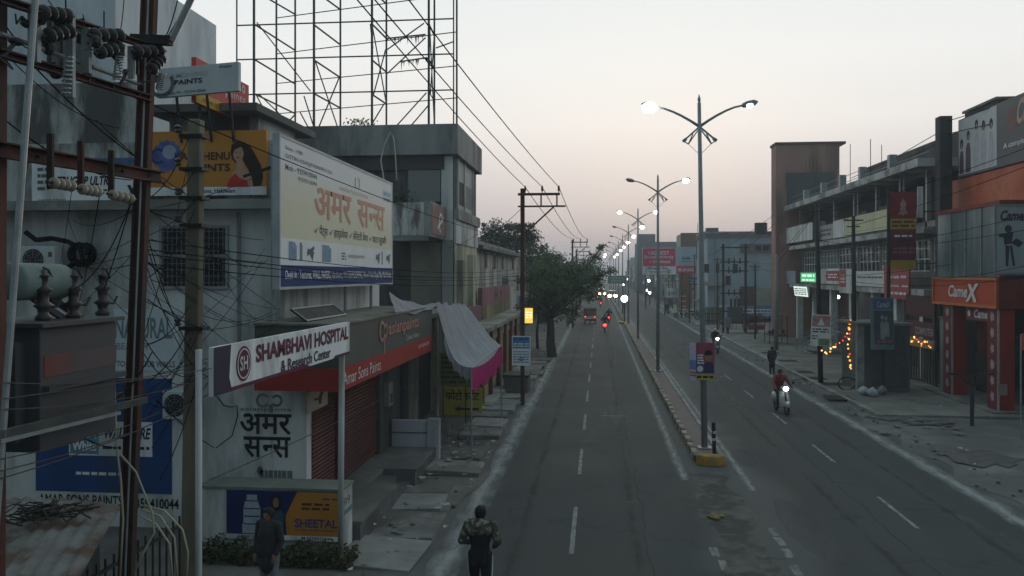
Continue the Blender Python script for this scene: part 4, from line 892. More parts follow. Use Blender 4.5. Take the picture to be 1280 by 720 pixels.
F, w, h = frX(538, 252, 562, 292, -6.3, 1); F = Fr((-6.3, 31.4, 6.85), (0, 1, 0)); B().fbox(F, 0, 0, 3.3, 1.35, -.3, -.03).build('panel', m_concl, t); B().fbox(F, .15, .1, 3.15, 1.25, -.03, 0).build('face', M('face_redbrown', (.27, .15, .13), .6, .4, 2), t); q = B(); q.fring(F, 1.9, .6, .3, .42, .005, 20, 0, 4.5); q.fpoly(F, [(1.2, .3), (2.4, .8), (2.4, .9), (1.2, .45)], .006); q.build('swoosh', m_paper, t)
for y_ in (31.5, 34.5): B().bar((-6.5, y_, 7.9), (-6.9, 34.8, 7.9), .06).build('bracket', m_iron, t)
# white wires dangling from the parapet
b = B(); b.tube([onY(x, y, 33.9) for x, y in [(480, 225), (476, 200), (481, 180), (488, 165), (492, 172), (494, 190), (496, 225)]], .025, 5); tag(b.build('dangling_pipe', m_pw), 'thin white pipe looping down over the dark parapet', 'pipe')

# steel hoarding frame: a wedge of two faces tied by trusses
hf = thing('steel_frame', 'tall bare steel hoarding frame standing on the dark parapet', 'hoarding frame', (-10.5, 36, 11.6))
m_st = M('frame_green', (.045, .07, .072), .55, .3, 5, metal=.2)
YF = 35.2; PR = onY(571, 100, YF + .2)
dirb = Vector((-.944, .329, 0))
def backp(px):
    dx, dy = _ray(px); k = dx / dy                      # x = k*y ; PR + t*dir
    tt = (k * PR.y - PR.x) / (dirb.x - k * dirb.y); return PR + dirb * tt
def zat(py, P): 
    zc = -P.x * math.sin(TH) + P.y * math.cos(TH); return CH - (py - HZ) / F_PX * zc
TOPZ = 19.5
fpx = [296, 317.5, 392.5, 465, 536, 567]; bpx = [345.5, 369, 425.5, 483, 543, 571]
FP = [onY(p, 100, YF) for p in fpx]; BP = [backp(p) for p in bpx]
for i, P in enumerate(FP): B().bar((P.x, P.y, 10.4 if P.x < -12.5 else 11.6), (P.x, P.y, TOPZ), .085 if i not in (0, 5) else .05).build('post', m_st, hf)
for P in BP: B().bar((P.x, P.y, 10.4 if P.x < -12.5 else 11.6), (P.x, P.y, TOPZ), .07).build('post', m_st, hf)
for py in (-60, -16, 27, 70.5, 115, 158):
    z = zat(py, FP[3]); B().bar((FP[0].x, YF - .05, z), (FP[-1].x, YF - .05, z), .05).build('rail', m_st, hf)
for (y0, y1) in [(-20, -46), (22, -8), (67, 39.5), (104, 82), (142, 122)]:
    a, c_ = BP[0], BP[-1]; za, zb = zat(y0, a), zat(y1, c_); B().bar((a.x, a.y + .05, za), (c_.x, c_.y + .05, zb), .035).build('rail', m_st, hf)
tr = [((1, 30), (1, 63)), ((1, 74), (1, 105)), ((1, 117), (1, 142)), ((2, 31), (2, 56)), ((2, 75), (2, 97)), ((2, 117), (2, 135)), ((3, 30), (3, 48)), ((3, 75), (3, 90)), ((3, 118), (3, 130)), ((4, 30), (4, 44)), ((4, 75), (4, 85)),
      ((1, -12), (1, 18)), ((2, -12), (2, 12)), ((3, -12), (3, 5))]
for (i, y0), (j, y1) in tr: B().bar((FP[i].x, YF, zat(y0, FP[i])), (BP[j].x, BP[j].y, zat(y1, BP[j])), .055).build('brace', m_st, hf)
def fbar(p0, y0, p1, y1, w=.05, Y=YF + .12): B().bar(onY(p0, y0, Y), onY(p1, y1, Y), w).build('brace', m_st, hf)
for a in [(321, 28, 388, 114), (320, 118, 346, 168), (324, 118, 370, 162), (345, 168, 370, 142), (375, 140, 392, 172), (394, 76, 424, 165), (396, 165, 424, 97), (465, 30, 483, 130), (467, 118, 482, 62), (460, 163, 480, 130), (495, 158, 533, 116), (513, 158, 537, 130), (484, 92, 532, 47), (484, 62, 530, 29), (537, 30, 543, 158), (543, 42, 538, 118), (538, 118, 544, 128), (465, 160, 465, 70), (545, 60, 567, 52), (380, 120, 392, 158)]:
    fbar(*a, w=.045)
b = B(); r = random.Random(5)
for (x0, y0, x1, y1, n) in [(484, 48, 532, 43, 22), (500, 77, 534, 72, 14), (463, 30, 466, 60, 14)]:
    b.bar(onY(x0, y0, YF + .1), onY(x1, y1, YF + .1), .05)
    for k in range(n):
        u = r.random(); p = onY(x0 + (x1 - x0) * u, y0 + (y1 - y0) * u, YF + .1); l = r.uniform(.05, .3) * (1.5 if r.random() < .15 else 1)
        b.add([p + V(-.03, 0, 0), p + V(.03, 0, 0), p + V(.05 * r.uniform(-1, 1), 0, -l)], [(0, 1, 2)])
b.build('torn_cloth', M('torn_cloth', (.10, .12, .12), .9), hf, kind='stuff')
b = B(); r = random.Random(9)
for i in range(5):
    c = onY(440 + i * 5, 160, 34.6)
    b.tube([c - V(0, 0, .2), c + V(r.uniform(-.1, .1), 0, .25)], .012, 4)
    for k in range(26): 
        p = c + V(r.gauss(0, .16), r.gauss(0, .1), r.uniform(.05, .35)); b.add([p, p + V(r.uniform(-.08, .08), .02, .05), p + V(r.uniform(-.05, .05), 0, .09)], [(0, 1, 2)])
tag(b.build('parapet_weed', MATS['balcony_leaf']), 'small weed sprouting on top of the dark parapet', 'plant')

# annex between the paint shop and the dark building
an = thing('annex', 'low dark annex with a cream column behind the tent', 'building', (-7, 29, 0))
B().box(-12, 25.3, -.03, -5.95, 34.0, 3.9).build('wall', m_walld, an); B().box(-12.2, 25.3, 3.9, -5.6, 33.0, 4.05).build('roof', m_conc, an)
B().box(-5.95, 26.0, 0, -5.7, 26.35, 3.9).build('column', m_cream, an); B().box(-5.95, 29.4, 0, -5.7, 29.7, 3.9).build('column', m_cream, an)
B().box(-5.95, 26.6, .3, -5.9, 29.2, 2.9).build('door', M('annex_door', (.035, .035, .035), .7, .3, 3), an)
for i in range(3): B().box(-5.9, 26.5, -.02, -5.75 + .32 * (2 - i), 29.4, .18 * (i + 1)).build('step', m_stone, an)
B().sphere((-5.7, 26.8, 3.0), .07, 8, 6).build('bulb', m_white, an)
# yellow signboards
m_sy = M('sign_yellow', (.42, .36, .055), .6, .2, 2, col2=(.25, .21, .04), amt2=.3)
t = thing('notice_board', 'faded yellow green board hung in the dark shop entrance', 'sign', (-5.7, 30, 2))
F, w, h = frY(550, 441, 585, 482, 30.2); B().fbox(F, 0, 0, w, h, -.05, 0).build('panel', M('sign_olive', (.27, .26, .06), .7, .3, 2), t); bars_text(F, .05, .05, w - .05, h - .08, 2.5, m_gtxt, t, 3, rows=6)
for a in (.1, w - .1): B().tube([F.p(a, .1, -.08), (F.p(a, 0, -.08).x, F.O.y + .08, 0)], .025, 6).build('leg', m_iron, t)
t = thing('photocopy_sign', 'yellow photocopy sign with black arrow standing by the kerb', 'sign', (-5.2, 31.5, 0))
F, w, h = frY(549, 484, 603, 519, 31.6); B().fbox(F, 0, .0, w, h, -.05, 0).build('panel', m_sy, t)
text(F, 'फोटो', w * .15, h * .55, w * .53, h * .92, m_black, t, .006, .03); text(F, 'स~टेट', w * .58, h * .55, w * .93, h * .92, m_black, t, .006, .03)
q = B(); q.fpoly(F, [(w * .35, h * .24), (w * .48, h * .34), (w * .48, h * .28), (w * .92, h * .28), (w * .92, h * .2), (w * .48, h * .2), (w * .48, h * .14)], .006); q.build('arrow', m_black, t)
for a in (.15, w - .15): B().tube([F.p(a, .05, -.06), (F.p(a, 0, -.06).x, 31.66, 0)], .02, 6).build('leg', m_iron, t)

# tent: grey white cloth with pink frill on two poles
te = thing('cloth_awning', 'sagging grey white cloth awning with a pink frill over the pavement', 'awning', (-4.8, 27, 0))
A0, A1 = V(-4.84, 24.75, 4.52), V(-5.0, 31.1, 4.28); P0, P1 = V(-3.62, 23.75, 2.72), V(-3.58, 30.9, 2.78)
def cloth(u, v):
    p = (A0.lerp(A1, u)).lerp(P0.lerp(P1, u), v)
    sag = .60 * math.sin(math.pi * v) ** .9 * (1 - .85 * u) + .22 * math.sin(math.pi * u) * v
    fold = .035 * math.sin(u * 26 + v * 4 + .8 * math.sin(v * 5)) * (1 - .6 * v) + .03 * math.sin(u * 9 - v * 5 + math.sin(u * 13)) + .012 * math.sin(u * 61 + v * 9) + .012 * math.sin(v * 17 + u * 8) * math.sin(u * 5)
    return p + V(.3 * fold, 0, -sag + fold)
m_cloth = M('awning_cloth', (.27, .275, .30), .9, .2, 3, col2=(.27, .27, .30), amt2=.4)
B().grid(cloth, 70, 34).build('cloth', m_cloth, te, smooth=True)
def side(u, v):
    p = cloth(0, 1 - .75 * u) if v < .5 else cloth(0, 1 - .75 * u)
    return p + V(.02 * math.sin(u * 20), -.03 - .1 * v, -v * (.34 - .14 * u) + .05 * math.sin(u * 30) * v)
B().grid(side, 26, 8).build('side_drop', m_cloth, te, smooth=True)
def left_wing(u, v):
    a = A0.lerp(onX(486, 366, -5.15), u); c_ = (A0 - V(-.03, 0, .05)).lerp(V(-4.9, onX(489, 380, -5.0).y, 4.50), u); p = a.lerp(c_, v); return p + V(0, 0, -.12 * math.sin(math.pi * u) + .03 * math.sin(v * 9 + u * 14))
B().grid(left_wing, 18, 6).build('cloth_end', m_cloth, te, smooth=True)
def frill(u, v):
    p = P0.lerp(P1, u) + V(0, 0, -.18 * math.sin(math.pi * u)); f = .05 * math.sin(u * 95) * (.3 + v)
    return p + V(.02 + f, 0, -.62 * v * (1 + .12 * math.sin(u * 21)))
m_pink = M('frill_pink', (.42, .02, .14), .8, .35, 6)
B().grid(frill, 190, 6).build('frill', m_pink, te, smooth=True)
for p, x in ((P0, -3.60), (P1, -3.57)): B().tube([(x, p.y, -.02), (p.x, p.y, p.z)], .03, 8).build('pole', m_galv, te)
B().tube([P0, P1], .022, 6).build('rail', m_galv, te)

# row of low shops with yellow shutters
rs = thing('shop_row', 'low row of ochre shuttered shops with red brown piers', 'building', (-5, 41, 0))
B().box(-11, 33.2, -.03, -4.75, 50, 3.05).build('wall', M('shop_ochre', (.30, .25, .11), .9, .35, 1, streak=1, col2=(.12, .10, .06), amt2=.5), rs)
B().box(-11, 33.1, 3.05, -4.4, 50.2, 3.22).build('coping', M('coping_pale', (.33, .31, .27), .9, .3, 2, col2=(.15, .14, .12), amt2=.5), rs)
m_sho = M('ochre_shutter', (.30, .22, .085), .7, .3, 1.4, streak=1, col2=(.16, .11, .05), amt2=.5)
m_pier = M('pier_redbrown', (.16, .06, .045), .85, .3, 2)
for i in range(6):
    y0 = 33.4 + i * 2.75
    shutter(y0 + .35, y0 + 2.65, .25, 2.45, -4.74, m_sho, rs); B().box(-4.76, y0 - .02, 0, -4.58, y0 + .34, 3.05).build('pier', m_pier, rs)
    B().box(-4.75, y0 + .35, 2.5, -4.68, y0 + 2.65, 3.0).build('lintel_panel', M('lintel_pink', (.34, .27, .24), .9, .3, 2), rs)
B().box(-5.2, 33.2, -.02, -4.2, 50, .2).build('step', m_concl, rs)
B().box(-5.7, 39.6, 3.22, -5.5, 52, 3.85).build('stained_parapet', M('parapet_yellow', (.33, .27, .14), .9, .4, 1.5, streak=1, col2=(.12, .11, .07), amt2=.6), rs)
pk = M('parapet_pink', (.30, .145, .16), .9, .25, 1.2, streak=1, col2=(.20, .10, .11), amt2=.45)
B().box(-5.7, 39.6, 3.85, -5.5, 52, 4.75).build('pink_parapet', pk, rs); B().box(-6.0, 34.0, 3.22, -5.5, 39.4, 3.95).build('pink_parapet', pk, rs)
F = Fr((-5.5, 44.2, 3.95), (0, 1, 0)); text(F, 'H   Y', .3, .1, 3.6, .55, M('brown_paint', (.07, .03, .03), .9), rs, .006, .02)
# long white building behind it
b3 = thing('long_building', 'long stained white building with four small dark windows', 'building', (-9, 55, 0))
B().box(-13, 44.2, -.03, -6.5, 66, 6.75).build('wall', M('stained_white', (.52, .50, .47), .9, .25, 1, streak=1, col2=(.18, .17, .15), amt2=.42, s2=.8), b3)
B().box(-13.3, 43.5, 6.75, -6.0, 66.3, 6.95).build('roof_slab', m_conc, b3); B().box(-13, 44.1, 6.95, -6.5, 66, 7.25).build('roof_parapet', m_concl, b3); B().box(-13.0, 44.0, 0, -6.7, 44.2, 6.7).build('end_wall', m_walld, b3)
for px in (606, 617, 627, 640):
    p = onX(px, 322, -6.5); q = B().box(-6.5, p.y, 5.85, -6.46, p.y + .9, 6.6); q.build('window', m_black, b3)
    B().box(-6.5, p.y - .06, 5.78, -6.40, p.y + .96, 5.85).build('sill', m_concl, b3)
p = onX(632, 354, -6.3); t = thing('wall_box', 'grey electrical box on brackets on the stained white wall', 'box', (-6.4, p.y, 4.6)); B().box(-6.48, p.y, 4.5, -6.1, p.y + 3.2, 5.15).build('casing', m_galv, t); B().bar((-6.5, p.y - .1, 5.25), (-5.7, p.y + 3, 5.25), .05).build('bracket', m_iron, t)

# electricity pole with double crossarm
def h_pole(x, y, H, label, s=1.):
    t = thing('electricity_pole', label, 'electricity pole', (x, y, 0), 'electricity poles down the left pavement')
    B().bar((x, y, -.05), (x, y, H), .17 * s, .13 * s).build('post', m_rust, t)
    w = 1.55 * s
    B().bar((x - .18, y - .12, H - .25), (x + w, y - .12, H - .25), .09, .10).build('crossarm', m_rust, t)
    B().bar((x - .18, y - .12, H - .75), (x + w * 1.15, y - .12, H - .75), .06, .07).build('crossarm', m_rust, t)
    B().bar((x + .95 * w * .9, y - .12, H - .75), (x + .1, y - .05, H - 1.85), .06).build('stay', m_rust, t)
    for dx in (.5 * w, .92 * w): B().bar((x + dx, y - .12, H - .75), (x + dx, y - .12, H - .27), .06).build('upright', m_rust, t)
    for dx in (.12, .53 * w, .97 * w):
        B().lathe([(.02, 0), (.02, .06), (.055, .08), (.035, .13), (.06, .16), (.035, .21), (.05, .25), (.01, .29)], (x + dx, y - .12, H - .19), n=10).build('insulator', M('brown_porcelain', (.07, .035, .03), .3), t, smooth=True)
    return t
h_pole(-3.12, 34.6, 8.95, 'rusty electricity pole carrying the blue and white notice')
h_pole(-2.6, 85, 8.9, 'far electricity pole rising out of the dark tree')
h_pole(-2.9, 112, 8.7, 'small hazy electricity pole beyond the dark tree', 1.2)
t = thing('pole_notice', 'blue and white notice board fixed to the rusty electricity pole', 'sign', (-3.1, 34.4, 2))
F, w, h = frY(640, 420, 663, 457, 34.3); B().fbox(F, 0, 0, w, h, -.05, 0).build('panel', m_paper, t); B().fbox(F, .03, h * .58, w - .03, h * .97, 0, .005).build('blue_field', M('notice_blue', (.07, .20, .42), .6), t)
bars_text(F, .06, h * .86, w - .06, h * .95, 4, m_blue, t, 2, .008); bars_text(F, .06, h * .62, w - .06, h * .78, 3, m_paper, t, 4, .008, rows=2); bars_text(F, .06, h * .08, w - .06, h * .52, 5, M('print_bluegrey2', (.25, .3, .42), .6), t, 6, .006, rows=5); q = B(); q.fring(F, w * .5, h * .22, .05, .08, .009, 16); q.build('seal', m_blue, t)
t = thing('lit_sign', 'glowing yellow shop sign beside the tree trunk', 'sign', (-3.6, 47, 3))
F, w, h = frY(656, 385, 666, 404, 47); F = Fr(F.O, (1, .15, 0)); B().fbox(F, -.05, -.05, w + .05, h + .05, -.15, -.005).build('casing', m_black, t); B().fbox(F, 0, 0, w, h, -.004, .0).build('face', E('lit_yellow', (1, .72, .12), 1.0), t); bars_text(F, .04, h * .3, w - .04, h * .8, 1.5, E('lit_pale', (1, .95, .7), 1.2), t, 3, rows=3)
B().tube([F.p(w / 2, h, -.1), (-4.8, 47.3, F.O.z + h)], .03, 5).build('bracket', m_iron, t)
t = thing('pavement_ramp', 'dark flat box standing at the kerb behind the notice pole', 'box', (-3.7, 39, 0)); B().box(-4.3, 38, 0, -3.2, 39.6, .75).build('casing', m_walld, t, bevel=.05); B().box(-4.35, 37.95, .75, -3.15, 39.65, .82).build('lid', m_iron, t)

# ------------------------------------------------------------------ behind the viewer: the footbridge, and a building added to shade the left foreground
fb = thing('footbridge', 'concrete footbridge deck from which the street is seen', 'footbridge', (0, -1.5, 0))
B().box(-9, -3.2, 3.5, 13, .35, 3.75).build('deck', m_concl, fb); B().box(-9, -3.25, 3.3, 13, -3.0, 3.5).build('girder', m_galv, fb); B().box(-9, .1, 3.3, 13, .34, 3.5).build('girder', m_galv, fb)
for x in (-8.6, 12.6): B().box(x - .3, -2.6, -.02, x + .3, -.3, 3.5).build('pier', m_concl, fb)
for z in (4.15, 4.5): B().tube([(-9, -3.1, z), (13, -3.1, z)], .03, 6).build('rail', m_galv, fb)
for k in range(12): B().tube([(-9 + k * 2, -3.1, 3.75), (-9 + k * 2, -3.1, 4.5)], .025, 6).build('rail_post', m_galv, fb)
nb = thing('shading_building', 'plain plastered three storey building added unseen beside the footbridge to shade the left foreground', 'building', (-12, -8, 0))
B().box(-24, -22, -.02, -8.6, 2.5, 11.5).build('wall', m_walld, nb); B().box(-24.3, -22.3, 11.5, -8.3, 2.8, 11.8).build('roof', m_conc, nb)
for fl_ in range(3):
    for k in range(5): w_ = B().box(-8.6, -20 + k * 4.3, 1 + fl_ * 3.7, -8.55, -18.2 + k * 4.3, 2.8 + fl_ * 3.7).build('window', m_glassd, nb)
# ------------------------------------------------------------------ RIGHT SIDE: red shop with showroom
m_or = M('shop_orange', (.50, .07, .022), .55, .2, 2)
m_or2 = M('shop_darkred', (.19, .03, .022), .6, .25, 2)
m_pil = M('pillar_red', (.32, .03, .02), .6, .25, 2, streak=1, col2=(.2, .02, .015), amt2=.3)
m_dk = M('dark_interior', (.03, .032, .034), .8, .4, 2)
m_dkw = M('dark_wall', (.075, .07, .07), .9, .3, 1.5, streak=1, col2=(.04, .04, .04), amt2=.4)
ss = thing('red_shop', 'orange and red clothing shop with glass showroom on red pillars', 'building', (18, 37, .1))
JX, Y0, Y1 = 15.3, 34.0, 40.2
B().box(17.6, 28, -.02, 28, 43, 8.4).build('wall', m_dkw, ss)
B().box(17.2, 27, 8.4, 28, 43.2, 9.95).build('orange_band', M('band_orange', (.42, .085, .035), .55, .35, .7, col2=(.5, .16, .08), amt2=.4, s2=.4), ss)
B().box(JX, Y0, 4.07, 26, Y1, 5.2).build('fascia_core', m_or2, ss)
F = Fr((JX - .002, Y1, 4.07), (0, -1, 0)); W = Y1 - Y0
B().fbox(F, 0, 0, W, 1.2, .0, .06).build('fascia', m_or, ss)
q = B()
for a in [(0, 0, W, .1), (0, 1.1, W, 1.2), (0, .1, .1, 1.1), (W - .1, .1, W, 1.1)]: q.fbox(F, *a, .06, .12)
q.build('fascia_frame', M('fascia_edge', (.56, .16, .05), .5), ss)
m_lw = M('letters_offwhite', (.66, .63, .62), .5, .1, 3)
text(F, 'Came', W * .27, .36, W * .58, .88, m_lw, ss, .09, .03, slant=.25); text(F, 'X', W * .56, .2, W * .73, .96, m_lw, ss, .10, .05, slant=.25)
B().box(JX + .05, Y0 + .05, 5.2, 26, Y1 - .1, 5.3).build('floor_slab', m_dkw, ss)
# showroom glass: four panes to the street
m_glz = M('showroom_glass', (.12, .19, .20), .3, .6, 1.6, streak=1, col2=(.04, .08, .09), amt2=.5, s2=1.6, spec=.6)
for k in range(4):
    a = Y0 + .25 + k * (Y1 - Y0 - .3) / 4
    B().box(JX + .1, a, 5.3, JX + .13, a + (Y1 - Y0 - .3) / 4 - .06, 8.1).build('glass_pane', m_glz, ss)
    B().box(JX + .06, a - .06, 5.3, JX + .17, a, 8.1).build('mullion', m_galv, ss)
B().box(JX + .03, Y0, 8.1, 26, Y1, 8.26).build('top_band', m_or2, ss); B().box(JX + .02, Y0 - .01, 5.3, JX + .2, Y0 + .19, 8.1).build('corner_post', m_or, ss)
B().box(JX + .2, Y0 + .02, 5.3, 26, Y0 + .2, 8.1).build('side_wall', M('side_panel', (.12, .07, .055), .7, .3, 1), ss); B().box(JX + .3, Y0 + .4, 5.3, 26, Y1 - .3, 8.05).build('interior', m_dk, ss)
t = thing('fashion_poster', 'framed pale poster with a dancing figure on the red shop side', 'poster', (16, 34, 5.5))
F, w, h = frY(1245, 258, 1290, 341, Y0 + .0); B().fbox(F, 0, 0, w, h, .0, .03).build('sheet', M('poster_grey', (.36, .41, .42), .5, .15, 1), t)
q = B()
for a in [(-.08, -.08, w + .08, 0), (-.08, h, w + .08, h + .08), (-.08, 0, 0, h), (w, 0, w + .08, h)]: q.fbox(F, *a, .0, .05)
q.build('frame', m_galv, t); text(F, 'CameX', w * .08, h * .78, w * .95, h * .94, M('poster_plum', (.05, .02, .06), .6), t, .036, .04, slant=.2)
q = B(); q.fdisc(F, w * .33, h * .66, .13, .036, .15); q.fpoly(F, [(w * .22, h * .42), (w * .42, h * .44), (w * .48, h * .62), (w * .28, h * .6), (w * .08, h * .58), (w * .05, h * .54), (w * .2, h * .53)], .037); q.fpoly(F, [(w * .4, h * .45), (w * .62, h * .38), (w * .75, h * .45), (w * .55, h * .52)], .038); q.fpoly(F, [(w * .26, h * .1), (w * .33, h * .1), (w * .36, h * .4), (w * .25, h * .42)], .039); q.fpoly(F, [(w * .45, h * .1), (w * .52, h * .1), (w * .44, h * .4), (w * .36, h * .42)], .040); q.build('figure_print', M('figure_ink', (.03, .045, .06), .6), t)
B().fbox(F, w * .8, h * .55, w, h * .72, .03, .036).build('green_label', M('label_green', (.08, .14, .08), .6), t); bars_text(F, w * .78, h * .1, w * .98, h * .45, 1.5, m_gtxt, t, 4, .036, rows=6)
# pillars
for i, yb in enumerate((34.1, 38.35)):
    p_ = B().box(JX, yb, .08, JX + .62, yb + .85, 4.07).build('pillar', m_pil, ss)
    B().box(JX - .02, yb + .02, .12, JX, yb + .83, 4.05).build('pillar_cladding', M('cladding_maroon', (.16, .025, .03), .6), p_)
    Fp = Fr((JX - .02, yb + .82, .1), (0, -1, 0)); q = B()
    for k in range(6): q.fpoly(Fp, [(.42 + .22 * math.cos(s * math.pi / 5) * (.8 if s % 2 else .55 + .1 * (k % 3)), .55 + k * .62 + .24 * math.sin(s * math.pi / 5) * (.9 if s % 2 else .7 - .1 * (k % 2))) for s in range(10)], .006)
    q.build('flower_print', M('flower_dusky', (.42, .33, .33), .6, .3, 9), p_); B().box(JX - .01, yb - .02, .1, JX + .06, yb + .02, 4.05).build('edge_trim', M('trim_pale', (.4, .36, .35), .5), p_)
F, w, h = frY(1248, 480, 1259, 494, 34.08); B().fbox(F, 0, 0, w, h, 0, .012).build('notice', M('notice_mauve', (.30, .20, .20), .7), ss)
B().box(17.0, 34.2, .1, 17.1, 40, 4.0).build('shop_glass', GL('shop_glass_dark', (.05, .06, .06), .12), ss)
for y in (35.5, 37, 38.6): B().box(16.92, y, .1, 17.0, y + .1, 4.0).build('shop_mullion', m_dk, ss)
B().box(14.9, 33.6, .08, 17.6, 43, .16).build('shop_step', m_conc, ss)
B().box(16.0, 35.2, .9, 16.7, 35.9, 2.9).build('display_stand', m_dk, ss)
# inner drape
b = B(); b.grid(lambda u, v: (16.2 + .05 * math.sin(u * 20), 35.6 + 2.4 * u, 4.05 - v * (1.4 + .8 * math.sin(u * 2.2 + .5))), 20, 8); b.build('drape', M('drape_red', (.12, .03, .025), .8), ss, smooth=True)
t = thing('hanging_sign', 'small maroon sign hanging under the orange fascia between red pillars', 'sign', (15.5, 37, 3.5))
F, w, h = frX(1207, 388, 1243, 404, 15.45, -1); h = .55; F = Fr((15.45, F.O.y, 3.5), (0, -1, 0)); B().fbox(F, 0, 0, w, h, -.06, 0).build('panel', M('sign_maroon', (.17, .03, .045), .6), t); text(F, 'CameX', w * .3, h * .2, w * .92, h * .85, m_lw, t, .006, .03, slant=.2); q = B(); q.fdisc(F, w * .13, h * .5, .14, .006); q.build('seal', m_lw, t)
# rooftop billboard
t = thing('rooftop_billboard', 'grey rooftop billboard with white family panel above the red shop', 'billboard', (17.4, 37, 9.95))
p = onX(1198, 240, 17.1); F = Fr((17.1, p.y, 10.0), (0, -1, 0)); W = p.y - 27.5; H_ = 2.75
B().fbox(F, 0, 0, W, H_, -.25, 0).build('panel', M('billboard_grey', (.085, .09, .095), .5, .15, 1), t)
pw = p.y - onX(1246, 200, 17.1).y
B().fbox(F, .05, .1, pw, H_ - .05, 0, .008).build('white_panel', M('billboard_white', (.46, .49, .51), .5, .1, 1), t)
mi = M('ink_silhouette', (.015, .016, .022), .7); 
for i, (a, hh, wd_, dark) in enumerate([(.10, 1.7, .45, 1), (.28, 2.0, .55, 1), (.50, 2.35, .6, 0), (.68, 2.2, .6, 0), (.87, 2.15, .5, 0)]):
    x = pw * a; q = B(); q.fdisc(F, x, hh - .15, .17, .012, .24); q.build('portrait_hair', mi, t)
    q = B(); q.fdisc(F, x + .02, hh - .24, .10, .014, .15); q.build('portrait_face', M('print_facegrey', (.26, .2, .18), .6), t)
    q = B(); q.fpoly(F, [(x - wd_ * .5, .15), (x + wd_ * .5, .15), (x + wd_ * .45, hh - .75), (x + .12, hh - .48), (x - .12, hh - .48), (x - wd_ * .45, hh - .75)], .010 + .0005 * i); q.build('portrait_body', [M('print_shirt', (.40, .42, .45), .6, .2, 4), M('print_plum', (.10, .06, .09), .6, .4, 4)][dark], t)
text(F, 'S', pw + .75, 1.35, pw + 1.6, 2.35, M('letters_rust', (.17, .05, .045), .5), t, .008, .03, slant=.2); text(F, 'hringar', pw + 1.5, 1.25, pw + 3.6, 2.1, MATS['letters_rust'], t, .009, .02, slant=.2)
text(F, 'Collection', pw + 1.65, 1.55, pw + 5, 2.6, M('letters_sand', (.36, .30, .22), .5), t, .01, .03, slant=.25); text(F, 'A complete family shop', pw + .6, .65, pw + 5, .95, m_paper, t, .008, .015)
for y in (p.y - .3, p.y - 5, p.y - 10): B().bar((17.5, y, 9.95), (17.5, y, 12.6), .1).build('post', m_iron, t)
rb = thing('roof_block', 'dark square stair block on the roof behind the grey billboard', 'roof block', (20, 44, 10)); B().box(18.6, 41.5, 9.95, 24, 45, 13.6).build('wall', m_dkw, rb); B().box(18.5, 41.4, 13.6, 24.1, 45.1, 13.72).build('roof', m_conc, rb)

# ------------------------------------------------------------------ long two storey market building
mk = thing('market_building', 'long two storey market building with dark verandah and pale roof slab', 'building', (18, 57, .1))
MY0, MY1, MX = 43.1, 72.5, 16.6
m_fr = M('window_white', (.66, .67, .66), .6)
m_slab = M('slab_pale', (.46, .465, .455), .9, .25, .8, col2=(.15, .15, .145), amt2=.45)
m_mkw = M('market_wall', (.26, .26, .25), .9, .25, 1.2, streak=1, col2=(.13, .13, .12), amt2=.45)
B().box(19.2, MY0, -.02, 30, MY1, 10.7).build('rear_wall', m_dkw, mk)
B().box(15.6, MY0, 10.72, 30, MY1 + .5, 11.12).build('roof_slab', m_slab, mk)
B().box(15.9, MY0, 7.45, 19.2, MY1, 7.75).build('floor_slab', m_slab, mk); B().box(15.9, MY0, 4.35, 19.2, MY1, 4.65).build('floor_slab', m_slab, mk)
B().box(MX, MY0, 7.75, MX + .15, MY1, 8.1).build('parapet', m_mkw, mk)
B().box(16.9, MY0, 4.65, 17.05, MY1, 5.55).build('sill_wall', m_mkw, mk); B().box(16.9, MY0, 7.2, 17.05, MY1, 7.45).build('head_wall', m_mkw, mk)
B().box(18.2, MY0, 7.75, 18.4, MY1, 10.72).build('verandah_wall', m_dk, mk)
ym = [44.6, 48.4, 52.4, 56.8, 61.5, 66.4, 71.6]
for y in ym:
    B().box(MX, y, 7.75, MX + .22, y + .22, 10.72).build('column', m_galv, mk); B().box(16.88, y, 5.55, 17.1, y + .35, 7.2).build('pier', m_mkw, mk)
    B().box(16.4, y, .1, 16.85, y + .45, 4.35).build('ground_column', m_fr, mk)
for i in range(len(ym)):
    y0 = ym[i - 1] + .4 if i else MY0 + .05; y1 = ym[i] - .05
    B().box(17.0, y0, 5.55, 17.02, y1, 7.2).build('window_pane', [m_glassd, m_glassd, M('pane_teal', (.10, .16, .16), .3, .4, 1)][i % 3], mk)
    q = B(); n = max(3, int((y1 - y0) / .75))
    for k in range(n + 1): yy = y0 + (y1 - y0) * k / n; q.box(16.93, yy - .03, 5.55, 16.99, yy + .03, 7.2)
    for z in (5.58, 6.2, 6.75, 7.17): q.box(16.935, y0, z - .025, 16.985, y1, z + .025)
    q.build('window_frame', m_fr, mk)
    # ground floor: dark shops
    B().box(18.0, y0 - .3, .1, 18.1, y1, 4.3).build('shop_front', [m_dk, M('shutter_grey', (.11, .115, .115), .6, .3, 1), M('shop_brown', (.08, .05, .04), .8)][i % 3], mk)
    B().box(17.8, y0, .1, 17.95, y0 + .12, 4.3).build('shop_jamb', m_galv, mk)
